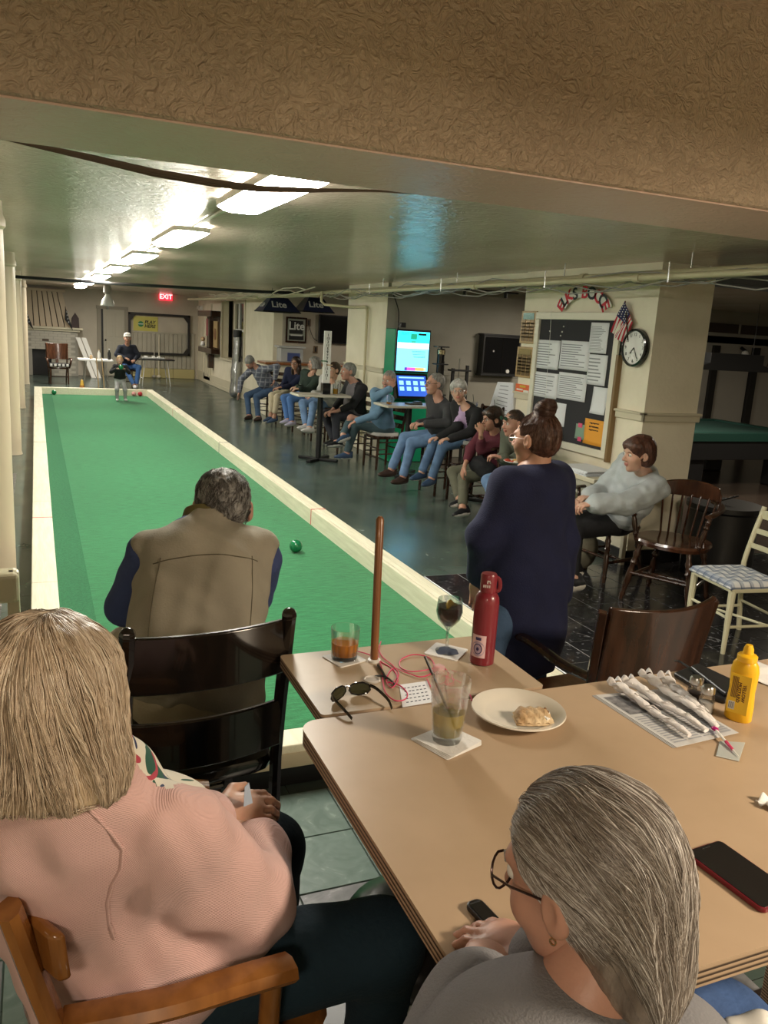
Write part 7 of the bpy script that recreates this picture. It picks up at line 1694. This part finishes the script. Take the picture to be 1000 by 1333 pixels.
# sugar packet and pink pick
cs = [on_z(x, y, TZ) for x, y in ((937, 966), (970, 968), (962, 992), (932, 985))]; o0 = cs[0]; t = thing('small_packet', 'small square silvery packet on the long table', 'packet', o0)
MB().prism([(c[0]-o0[0], c[1]-o0[1]) for c in cs[::-1]], .0005, .0035).build('foil', mat('pale_foil', (.50, .55, .55), rough=.35, metal=.3), t, bevel=.001)
a = on_z(932, 950, TZ+.012); b_ = on_z(962, 985, TZ+.006); t = thing('interdental_brush', 'small white and magenta plastic pick lying across the packet', 'pick', a); d = b_-a
MB().tube([(0, 0, 0), d*.45], [.003, .0026], 8).build('handle', m_white, t, smooth=True); MB().tube([d*.45, d*.75], [.0036, .003], 8).build('grip', m_cord, t, smooth=True); MB().tube([d*.75, d], [.002, .001], 8).build('tip', m_white, t, smooth=True); MB().sphere(tuple(-d*.04), .007, 10, sc=(1, 1.4, .7)).build('cap_end', mat('magenta_plastic', (.40, .01, .16), rough=.3), t, smooth=True)
# phones
def phone(label, cs, m_case, m_face, h=.009):
    P = [on_z(x, y, TZ) for x, y in cs]; c = sum(P)/4; u = unit((P[1]-P[0])+(P[2]-P[3])); L1 = (np.linalg.norm(P[1]-P[0])+np.linalg.norm(P[2]-P[3]))/2; v = unit((P[3]-P[0])+(P[2]-P[1])); L2 = (np.linalg.norm(P[3]-P[0])+np.linalg.norm(P[2]-P[1]))/2
    t = thing('mobile_phone', label, 'phone', c, math.atan2(u[1], u[0]))
    MB().prism(rrect(-L1/2, -L2/2, L1/2, L2/2, .010), .0002, h).build('case', m_case, t, bevel=.002); MB().prism(rrect(-L1/2+.003, -L2/2+.003, L1/2-.003, L2/2-.003, .008), h, h+.0008).build('screen', m_face, t)
    MB().prism(rrect(-.010, L2/2-.009, .010, L2/2-.006, .0012), h+.0008, h+.0011).build('speaker_slot', m_dark, t)
phone('mobile phone in a dark red case lying face up on the long table', [(893, 1110), (936, 1102), (1040, 1168), (990, 1196)], mat('maroon_case', (.16, .010, .018), rough=.35), m_blackgloss)
phone('black phone lying beside the face of the grey haired person', [(612, 1180), (632, 1172), (652, 1215), (632, 1222)], m_dark, m_blackgloss)
phone('dark grey handset between the grey haired person and the table edge', [(590, 1262), (606, 1250), (632, 1272), (620, 1284)], mat('grey_case', (.06, .065, .06), rough=.3), mat('grey_face', (.09, .095, .09), rough=.3))
# plate in the hands of the man in the olive shirt
p = on_x(672, 603, 4.05); t = thing('paper_plate', 'white plate of food held on the lap of the man in the olive shirt', 'plate', p)
MB().lathe([(0, 0), (.07, 0), (.12, .02), (.12, .023), (.07, .004), (0, .004)], n=28).build('dish', m_white, t, smooth=True)
for k in range(9): MB().sphere((r_.uniform(-.07, .07), r_.uniform(-.06, .06), .018), r_.uniform(.018, .028), 8, sc=(1.2, 1, .6)).build('food_piece', mat('food_%d' % (k % 3), [(.55, .08, .04), (.65, .40, .10), (.70, .60, .50)][k % 3], rough=.6), t, smooth=True)
# black bag on the lap of the maroon woman
V = grow([('u', P_ell(on_x(624, 604, 4.25), (.10, .16, .085)), .03), ('u', P_ell(on_x(634, 612, 4.30), (.10, .13, .09)), .03)], .012, (), (.012, 25, 2)).mesh()
q = on_x(628, 608, 4.27); t = thing('black_bag', 'black bag resting on the lap of the woman in maroon', 'bag', q); obj_from([V], 'bag_body', c_black, t, q)
MB().tube(bent([on_x(616, 600, 4.2)-q, on_x(612, 590, 4.2)-q, on_x(622, 588, 4.25)-q, on_x(630, 598, 4.25)-q], 14), .008, 6).build('strap', c_black, t, smooth=True)
# score board, beer, glass on the high tables
p = on_z(424, 508, .955); p = np.array([3.93, 11.12, .955]); 
def board_tower():
    b = on_y(424, 500, 11.2); z1 = on_y(431, 431, 11.2)[2]; x = on_y(424, 506, 11.2)[0]
    t = thing('score_tower', 'tall narrow white score board with peg markers standing on a high table', 'score board', (x, 11.2, .955)); H = z1-.955
    MB().bb((-.06, -.05, 0), (.06, .05, .16)).build('black_base', m_blackgloss, t, bevel=.006)
    MB().bb((-.055, -.012, .16), (.055, .012, H)).build('white_panel', m_white, t, bevel=.003)
    s_ = 14
    for k in range(s_):
        z = .22+(H-.28)*k/(s_-1); text('number', str(s_-k if k % 2 else k+1), .05, m_dark, t, (0, -.0135, z), bold=.001)
    MB().bb((-.09, -.02, H*.52), (.0, -.013, H*.535)).build('green_marker', m_bg, t); MB().bb((.0, -.02, H*.46), (.08, -.013, H*.475)).build('red_marker', m_br, t)
board_tower()
m_beer = mat('beer', (.75, .38, .04), rough=.05, alpha=.9); x = on_y(437, 504, 11.2)[0]
cup('beer_glass', 'glass of amber beer beside the tall score board', (x, 11.2, .955), .045, .15, m_beer, .55, False)
x = on_y(432+12, 500, 11.25)[0]; cup('beer_pitcher', 'tall clear glass behind the beer glass on the high table', (x-.02, 11.33, .955), .05, .20, None, .5, False)
x = on_y(505, 520, 9.9)[0]; cup('amber_glass', 'tumbler with a little amber drink on the table of the man in light blue', (x, 9.85, .955), .042, .12, m_wh, .3, False)
tag(MB().box((0, 0, .012), (.20, .14, .024), rotm(0, 0, .2)).box((.06, .02, .03), (.1, .08, .02), rotm(0, 0, .5)).build('dark_pouch', m_dark, bevel=.006, loc=(4.62, 9.98, .955)), 'dark pouch lying on the table beside the amber drink', 'pouch')
# olive bag on the floor by the jacket woman
q = np.array([4.42, 6.0, .15]); V = grow([('u', P_ell(on_x(757, 712, 4.25), (.12, .15, .19)), .03)], .012, (), (.010, 22, 2)).mesh(); q = on_x(757, 712, 4.25); t = thing('olive_bag', 'olive grey cloth bag hanging under the side table edge', 'bag', q); obj_from([V], 'bag_body', cloth('olive_bag', (.13, .12, .085)), t, q)
# ================================================================ FAR END
def Y(x, y, Yv): return on_y(x, y, Yv)
fx0, fx1 = -.24, 1.15
m_brick = mat('white_painted_brick', (.50, .47, .40), rough=.6, bump=.2, bscale=30); m_mort = mat('pale_mortar', (.36, .34, .29), rough=.9)
t = thing('fireplace', 'white painted brick fireplace with tall panelled wooden hood', 'fireplace', (.45, 26.75, 0))
o = np.array([.45, 26.75, 0])
def fb(name, a, b, m, bv=.004): return MB().bb(np.array(a)-o, np.array(b)-o).build(name, m, t, bevel=bv)
fb('masonry_core', (-.27, 26.48, 0), (-.12, 26.99, 1.30), m_mort); fb('masonry_core', (.40, 26.48, 0), (1.14, 26.99, 1.30), m_mort); fb('masonry_core', (-.12, 26.48, .76), (.40, 26.99, 1.30), m_mort)
fb('firebox', (-.12, 26.7, 0), (.40, 26.99, .76), m_dark)
bm_ = MB().bb((-.115, 0, 0), (.115, .012, .066)).mesh('brick', m_brick)
for r in range(17):
    for c in range(7):
        x = -.26+.115+.243*c-(.12 if r % 2 else 0); z = .004+.076*r
        if x-.115 < -.29 or x+.115 > 1.17: continue
        if x+.115 > -.12 and x-.115 < .40 and z < .72: continue
        b = bpy.data.objects.new('brick', bm_); COL.objects.link(b); b.parent = t; b.location = (x-.45, 26.468-26.75, z)
fb('soot_vent', (.16, 26.455, 1.0), (.34, 26.47, 1.06), mat('rust_plate', (.10, .07, .05), rough=.7))
fb('mantel_shelf', (-.34, 26.36, 1.36), (1.28, 26.99, 1.42), m_trim, .01); fb('mantel_moulding', (-.3, 26.42, 1.30), (1.2, 26.99, 1.36), m_trim, .01)
m_hood = mat('hood_board', (.52, .42, .30), rough=.5)
nb = 7
for k in range(nb):
    u0, u1 = k/nb, (k+1)/nb; xb0, xb1 = -.22+1.18*u0+.012, -.22+1.18*u1-.012; xt0, xt1 = -.22+.95*u0+.012, -.22+.95*u1-.012
    v = np.array([(xb0, 26.55, 1.42), (xb1, 26.55, 1.42), (xt1, 26.62, 2.44), (xt0, 26.62, 2.44)]); v2 = v+np.array([0, .05, 0])
    MB().add(np.concatenate([v, v2])-o, [(0, 1, 2, 3), (7, 6, 5, 4), (0, 4, 5, 1), (1, 5, 6, 2), (2, 6, 7, 3), (3, 7, 4, 0)]).build('hood_plank', m_hood, t, bevel=.004)
v = np.array([(.97, 26.56, 1.42), (.97, 26.99, 1.42), (.74, 26.99, 2.44), (.74, 26.63, 2.44)]); MB().add(np.concatenate([v, v-np.array([.03, 0, 0])])-o, [(0, 1, 2, 3), (7, 6, 5, 4), (0, 4, 5, 1), (1, 5, 6, 2), (2, 6, 7, 3), (3, 7, 4, 0)]).build('hood_side', m_hood, t)
fb('hood_back', (-.2, 26.64, 1.42), (.74, 26.99, 2.44), mat('hood_gap', (.10, .08, .06), rough=.9)); fb('hood_crown', (-.28, 26.56, 2.42), (.82, 26.99, 2.50), m_hood, .01)
# pennants
def pennant(label, x, z, w=.20, h=.62, lean=.12):
    t = thing('pennant', label, 'pennant', (x, 26.32, z)); mb = MB()
    v = [(0, 0, 0), (w*.35, 0, -h*.35), (w, .0, -h), (-.02, .0, -h*.55)]; q = np.array(v); mb.add(np.concatenate([q, q+[0, .012, 0]]), [(0, 1, 2, 3), (7, 6, 5, 4), (0, 4, 5, 1), (1, 5, 6, 2), (2, 6, 7, 3), (3, 7, 4, 0)]); mb.build('cloth', mat('pennant_black', (.02, .02, .022), rough=.8), t)
    for k in range(4): u = .25+.17*k; MB().box((w*.40*u+.02, -.004, -h*u*.85), (.035, .004, .05), rotm(0, .5, 0)).build('pennant_emblem', mat('pennant_grey', (.30, .30, .31), rough=.7), t)
    MB().cyl((0, 0, 0), (.02, .03, -.25), .008).build('staff', m_dark, t)
p = Y(33, 400, 26.3); pennant('black pennant at the left end of the fireplace mantel', p[0], p[2]); p = Y(85, 399, 26.3); pennant('black pennant with pale emblems right of the hood planks', p[0], p[2], .20, .68)
p = Y(98, 410, 26.5); t = thing('mantel_figure', 'dark peaked box standing on the right end of the mantel', 'ornament', (p[0], 26.6, 1.42))
MB().prism([(-.11, 0), (.11, 0), (.10, .28), (0, .44), (-.10, .28)], -.05, .05, R=np.array([[1, 0, 0], [0, 0, 1], [0, 1, 0]])).build('box', mat('dark_maroon', (.05, .03, .03), rough=.6), t, bevel=.006)
# white boards leaning
for k, (x0, x1) in enumerate(((1.14, 1.55), (1.30, 1.70))):
    a = np.array([x0, 26.35, 1.15]); b = np.array([x1, 26.1, .0]); t = thing('leaning_board', ['white board leaning on the right side of the fireplace', 'second white board leaning beside the fireplace'][k], 'board', (x1, 26.1, 0)); d = a-b
    w_ = np.array([.13, 0, 0]); th = np.array([0, .03, 0]); v = np.array([-w_/2, w_/2, d+w_/2, d-w_/2]); MB().add(np.concatenate([v, v+th]), [(0, 1, 2, 3), (7, 6, 5, 4), (0, 4, 5, 1), (1, 5, 6, 2), (2, 6, 7, 3), (3, 7, 4, 0)]).build('panel', m_white, t)
# red brown armchair with striped cushion
t = captain('far_armchair', 'dark red brown armchair with black and white cushion before the fireplace', (.52, 23.6, 0), math.radians(5), w_mahog, w_dark, sh=.44, top=1.05, w=.28)
MB().bb((-.26, -.235, .46), (.26, .16, .54)).build('cushion', m_dark, t, bevel=.02)
for k in range(5): MB().bb((-.23+.10*k, -.245, .47), (-.17+.10*k, -.225, .53)).build('cushion_stripe', m_white, t, bevel=.004)
# white folding table
def fold_table(label, x0, x1, y0, y1, top, mleg, h=.74):
    t = thing('folding_table', label, 'table', ((x0+x1)/2, (y0+y1)/2, 0)); hx, hy = (x1-x0)/2, (y1-y0)/2
    MB().prism(rrect(-hx, -hy, hx, hy, .06), h-.035, h).build('table_top', top, t, bevel=.006)
    for sx in (-1, 1):
        for sy in (-1, 1): MB().cyl((sx*(hx-.12), sy*(hy-.06), 0), (sx*(hx-.2), sy*(hy-.1), h-.03), .013, n=8).build('leg', mleg, t, smooth=True)
        MB().cyl((sx*(hx-.14), -(hy-.07), .2), (sx*(hx-.14), hy-.07, .2), .009, n=8).build('crossbar', mleg, t, smooth=True)
    return t
fold_table('white topped folding table with bottles before the far door', .95, 1.80, 22.1, 22.9, m_white, m_steel)
t = fold_table('dark topped folding table with thin pale legs beside the far wall frame', 2.55, 3.55, 23.6, 24.4, m_dark, m_white)
t = thing('clutter_tray', 'pale plastic tray of small items on the dark folding table', 'tray', (3.0, 23.9, .74)); MB().bb((-.3, -.12, 0), (.3, .12, .03)).build('tray_body', mat('grey_plastic', (.45, .46, .44), rough=.5), t, bevel=.005)
for x in (-.2, 0, .15): MB().box((x, 0, .045), (.08, .06, .05)).build('item', m_white, t, bevel=.005)
for x, lab, m, h in ((1.28, 'red topped jar on the white folding table', m_br, .12), (1.47, 'white squeeze bottle on the white folding table', m_white, .24), (1.72, 'black wine bottle with white cap on the white folding table', m_dark, .27)):
    t = thing('far_bottle', lab, 'bottle', (x, 22.5, .74)); MB().lathe([(.035, 0), (.04, .01), (.04, h*.6), (.016, h*.8), (.016, h*.92)], n=16).build('body', m, t, smooth=True); MB().lathe([(.018, h*.9), (.018, h), (0, h)], n=12).build('cap', m_white if m is m_dark else m_br if m is m_white else m_white, t, smooth=True)
for k, x in enumerate((1.42, 1.55)):
    tag(MB().cyl((0, 0, 0), (-.04, .16, .80), .014, n=8).build('wooden_pole', wood('pale_pole', (.40, .28, .14), (.55, .40, .22)), smooth=True, loc=(x, 21.95, 0)), ['pale wooden pole leaning on the white folding table, left one', 'pale wooden pole leaning on the white folding table, right one'][k], 'pole')
p = on_z(103, 502, 0); t = thing('yellow_figure', 'small yellow floor cone behind the far rail of the court', 'cone', (p[0], 21.6, 0)); MB().lathe([(.10, 0), (.10, .02), (.06, .05), (.03, .26), (0, .28)], n=20).build('cone_body', mat('cone_yellow', (.75, .48, .08), rough=.5), t, smooth=True); MB().lathe([(.062, .08), (.064, .08), (.050, .14), (.048, .14)], n=20).build('cone_band', mat('cone_band', (.40, .16, .03)), t, smooth=True)
# hanging bell lamp
p = on_y(140, 388, 22.5); t = thing('hanging_lamp', 'bell shaped glass lamp hanging from the far ceiling', 'lamp', (p[0], 22.5, p[2]-.12))
MB().lathe([(.16, -.08), (.17, -.06), (.14, .06), (.07, .16), (.05, .22)], n=28).build('glass_shade', mat('frosted_glass', (.50, .52, .48), rough=.25), t, smooth=True); MB().lathe([(.02, -.16), (.035, -.13), (.02, -.08)], n=14).build('finial', m_steel, t, smooth=True)
MB().lathe([(.07, .22), (.10, .26), (.09, CZ-p[2]+.11), (0, CZ-p[2]+.12)], n=20).build('ceiling_mount', mat('lamp_mount', (.30, .28, .24), rough=.4), t, smooth=True)
# exit sign
p = on_y(216, 386.5, 26.9); t = thing('exit_sign', 'glowing red EXIT sign near the ceiling of the far wall', 'sign', (p[0], 26.93, p[2]))
MB().bb((-.20, -.03, -.11), (.20, .06, .11)).build('housing', mat('exit_glow', (.3, .02, .02), rough=.4, emit=(1.0, .03, .06), estr=1.3), t, bevel=.006); text('lettering', 'EXIT', .19, mat('exit_letters', (.9, .8, .8), emit=(1, .55, .55), estr=1.6), t, (0, -.035, 0), bold=.004)
# black frame on the far wall with the lottery sign
t = thing('wall_frame', 'large black rectangular frame fixed to the far wall', 'frame', (3.56, 26.9, 1.3)); X0, X1, Z0, Z1 = -.93, .94, -.58, .68; mf = mat('frame_black', (.02, .017, .016), rough=.5)
for a, b in (((X0, -.03, Z1-.07), (X1, .03, Z1)), ((X0, -.03, Z0), (X1, .03, Z0+.07)), ((X0, -.03, Z0), (X0+.07, .03, Z1)), ((X1-.07, -.03, Z0), (X1, .03, Z1))): MB().bb(a, b).build('frame_bar', mf, t, bevel=.006)
for cx, cz, sx, sz in ((X0+.07, Z1-.07, 1, -1), (X1-.07, Z0+.07, -1, 1), (X1-.07, Z1-.07, -1, -1)): MB().prism([(cx, cz), (cx+.14*sx, cz), (cx, cz+.18*sz)], -.02, .02, R=np.array([[1, 0, 0], [0, 0, 1], [0, 1, 0]])).build('corner_gusset', mf, t)
a = on_y(174, 411, 26.88); b = on_y(206, 433, 26.88); cx, cz, w, h = (a[0]+b[0])/2, (a[2]+b[2])/2, b[0]-a[0], a[2]-b[2]
t = thing('lottery_sign', 'yellow sign with green round logo reading PLAY HERE inside the black frame', 'sign', (cx, 26.98, cz)); MB().bb((-w/2, -.01, -h/2), (w/2, .01, h/2)).build('sign_panel', mat('sign_yellow', (.55, .50, .12), rough=.5, alpha=1), t)
MB().lathe([(0, -.002), (.085, -.002), (.085, .002), (0, .002)], (-w*.20, -.013, 0), 24, rotm(PI/2)).build('round_logo', mat('logo_green', (.03, .22, .08), rough=.5), t)
MB().bb((-w*.20-.08, -.018, -.012), (-w*.20+.08, -.015, .012)).build('logo_band', m_white, t)
text('lettering', 'PLAY', .14, m_dark, t, (w*.17, -.013, .06), shear=.2, bold=.004); text('lettering', 'HERE', .14, m_dark, t, (w*.17, -.013, -.06), shear=.2, bold=.004)
# broom stand, poles by the far wall
for k, x in enumerate((3.36, 3.50)):
    tag(MB().cyl((0, 0, .03), (.02, .1, 1.35), .016, n=8).sphere((0, 0, .06), .07, 10, sc=(1, 1, .8)).build('mop_stick', m_trim if k else mat('grey_pole', (.30, .28, .24)), smooth=True, loc=(x, 26.6, 0)), ['left one of two mop sticks standing against the far wall', 'right one of two mop sticks standing against the far wall'][k], 'mop')
# dart cabinet on the court wall
t = thing('dart_cabinet', 'dark carved wooden cabinet hung on the court wall near the far end', 'cabinet', (WX, 24.35, 1.5)); o3 = np.array([WX, 24.35, 1.5])
def db(n_, a, b, m, bv=.006): return MB().bb(np.array(a)-o3, np.array(b)-o3).build(n_, m, t, bevel=bv)
db('back_panel', (WX-.04, 23.42, 1.02), (WX, 25.3, 2.10), w_dark); db('top_shelf', (WX-.30, 23.38, 1.98), (WX, 25.4, 2.14), w_dark, .02); db('bottom_shelf', (WX-.28, 23.38, .95), (WX, 25.4, 1.10), w_dark, .02)
db('upright', (WX-.16, 24.3, .52), (WX-.02, 24.5, 1.98), w_dark); db('red_panel', (WX-.10, 24.75, 1.42), (WX-.04, 25.1, 1.92), mat('dull_red', (.30, .07, .08), rough=.5)); db('tan_inset', (WX-.07, 23.6, 1.12), (WX-.04, 24.15, 1.86), mat('tan_panel', (.42, .30, .14), rough=.5))
MB().lathe([(0, 0), (.16, 0), (.16, .01)], (-.075, -.48, .0), 24, rotm(0, -PI/2, 0)).build('round_motif', mat('motif_brown', (.22, .11, .05)), t)
MB().lathe([(.05, 0), (.07, .04), (.05, .12), (.02, .15)], (-.2, .72, -.38), 16).build('trophy_cup', m_white, t, smooth=True); MB().sphere((-.2, .72, -.18), .07, 10).build('trophy_top', m_br, t, smooth=True)
# silver wrapped golf bag like bundle in front of the window
t = thing('wrapped_bundle', 'tall silver wrapped bundle standing before the far window', 'bundle', (4.5, 20.75, 0)); V = grow([('u', P_cap((4.6, 20.75, .13), (4.66, 20.8, 1.5), .13, .10), .03)], .02, (), (.012, 14, 4)).mesh(); obj_from([V], 'silver_wrap', mat('silver_foil', (.42, .43, .44), rough=.25, metal=.8), t, (4.5, 20.75, 0)); MB().cyl((.15, .05, 1.50), (.155, .055, 1.68), .11).build('black_top', m_dark, t, smooth=True)
# alcove: lamps, framed sign, television, tub
m_lite = mat('lamp_blue', (.015, .02, .06), rough=.3); m_lt = mat('lite_letters', (.70, .70, .68), rough=.5)
def blade(body, size, par, loc, rot, m=m_lt, **k): return text('logo_lettering', body, size, m, par, loc, rot=rot, bold=size*.02, **k)
for k, (x0, x1, xc, lab) in enumerate(((337, 385, 361, 'left dark blue billiard lamp lettered Lite in the far alcove'), (388, 428, 408, 'right dark blue billiard lamp lettered Lite in the far alcove'))):
    Yl = 16.2; a = on_y(x0, 405, Yl); b = on_y(x1, 407, Yl); w = (b[0]-a[0])/2; zt = on_y(xc, 388, Yl)[2]; z0 = (a[2]+b[2])/2; H = zt-z0
    t = thing('billiard_lamp', lab, 'lamp', ((a[0]+b[0])/2, Yl, z0)); D = .34
    v = [(-w, -D, 0), (w, -D, 0), (w, D, 0), (-w, D, 0), (-w*.45, -D*.4, H), (w*.45, -D*.4, H), (w*.45, D*.4, H), (-w*.45, D*.4, H)]
    MB().add(v, [(0, 1, 5, 4), (1, 2, 6, 5), (2, 3, 7, 6), (3, 0, 4, 7), (4, 5, 6, 7)]).build('shade', m_lite, t, solid=.01)
    MB().tube([v[0], v[1], v[2], v[3]], .014, 6, closed=True).build('rim', m_dark, t)
    an = math.atan2(D*.6, H); blade('Lite', .20, t, (-w*.1, -D*.72, H*.5), (PI/2-an, 0, 0)); blade('Lite', .17, t, (-w*.78, 0, H*.48), (PI/2-an, 0, -PI/2)) if k == 0 else None
    for sx in (-.3, .3): MB().cyl((sx*w, 0, H), (sx*w, 0, CZ-z0-.01), .006).build('chain', m_dark, t)
a = on_y(373, 412, 17.75); b = on_y(399, 447, 17.75); cx, cz, w, h = (a[0]+b[0])/2, (a[2]+b[2])/2, (b[0]-a[0])/2, (a[2]-b[2])/2
t = thing('framed_sign', 'framed black sign lettered Lite on the alcove wall', 'sign', (cx, 17.79, cz)); MB().bb((-w, -.03, -h), (w, .0, h)).build('frame', w_dark, t, bevel=.006); MB().bb((-w+.04, -.035, -h+.04), (w-.04, -.03, h-.04)).build('picture', mat('sign_pale', (.30, .31, .26), rough=.5), t)
MB().bb((-w*.68, -.04, -.08), (w*.62, -.035, h*.72)).build('black_patch', m_dark, t); MB().bb((-w*.7, -.04, -h*.78), (w*.7, -.035, -.12)).build('black_patch', m_dark, t); blade('Lite', .24, t, (0, -.045, .08), (PI/2, 0, 0)); MB().bb((-w*.55, -.045, -h*.46), (w*.55, -.04, -h*.36)).build('small_print', m_lt, t)
a = on_y(416, 409, 17.7); b = on_y(462, 449, 17.7); t = thing('wall_television', 'large dark television on the alcove wall behind the far pillar', 'television', ((a[0]+b[0])/2, 17.75, (a[2]+b[2])/2)); w, h = (b[0]-a[0])/2, (a[2]-b[2])/2
MB().bb((-w, -.06, -h), (w, .0, h)).build('housing', m_dark, t, bevel=.01); MB().bb((-w+.02, -.065, -h+.02), (w-.02, -.06, h-.02)).build('screen', m_blackgloss, t)
for x, y, lab in ((411, 455, 'brown double socket plate below the television'), (402, 420, 'small dark socket plate beside the framed Lite sign')):
    p = on_y(x, y, 17.78); t = thing('wall_socket', lab, 'socket', (p[0], 17.79, p[2])); MB().bb((-.05, -.01, -.08), (.05, .0, .08)).build('plate', mat('socket_brown', (.16, .10, .05), rough=.4), t, bevel=.003); MB().bb((-.02, -.015, -.05), (.02, -.01, .05)).build('face', m_dark, t)
tag(MB().tube(bent([on_y(x, y, 17.76) for x, y in ((402, 423), (404, 430), (408, 440), (413, 444))]), .008, 6).build('power_cable', m_dark, smooth=True), 'dark cord hanging from the socket to the television', 'cord')
a = on_y(349, 471, 16.9); b = on_y(379, 480, 16.9); t = thing('serving_counter', 'wooden topped counter behind the seated women in the far alcove', 'counter', (5.2, 17.2, 0)); MB().bb((-.85, -.4, a[2]-.05), (1.6, .3, a[2])).build('counter_top', w_seat, t, bevel=.01); MB().bb((-.8, -.34, 0), (1.55, .28, a[2]-.05)).build('counter_front', m_wall, t)
zc = a[2]; a = on_y(362, 452, 17.1); b = on_y(396, 474, 17.1); t = thing('storage_tub', 'clear plastic storage tub on the alcove counter', 'tub', ((a[0]+b[0])/2, 17.2, zc)); w = (b[0]-a[0])/2
mp = mat('cloudy_plastic', (.60, .64, .66), rough=.25, alpha=.55); MB().prism([(-w*.85, -.16), (w*.85, -.16), (w*.85, .16), (-w*.85, .16)], .003, .30).build('tub_body', mp, t, bevel=.02); MB().bb((-w, -.19, .30), (w, .19, .335)).build('lid', mat('lid_plastic', (.55, .56, .56), rough=.4), t, bevel=.008); MB().bb((-.1, -.165, .02), (w*.6, -.161, .2)).build('blue_contents', mat('blue_contents', (.06, .09, .25), rough=.6), t)
# wall lamp bits on the far court wall
t = thing('emergency_light', 'twin head emergency light high on the court wall by the far corner', 'light', (WX-.01, 26.3, 2.22)); MB().bb((-.08, -.15, -.08), (0, .15, .08)).build('housing', m_white, t, bevel=.01)
for s_ in (-1, 1): MB().lathe([(.03, 0), (.06, .05), (0, .055)], (-.08, s_*.1, .02), 14, rotm(0, -PI/2, 0)).build('lamp_head', m_white, t, smooth=True)
# black coat on the floor at the near left
V = grow([('u', P_ell((-.22, .80, .14), (.30, .22, .15)), .05), ('u', P_ell((-.05, .68, .10), (.24, .2, .12)), .05)], .015, (), (.02, 16, 2)).mesh(); q = (-.2, .78, 0); t = thing('black_coat', 'black coat heaped on the floor behind the orange brown chair', 'coat', q); obj_from([V], 'coat_cloth', c_black, t, q)
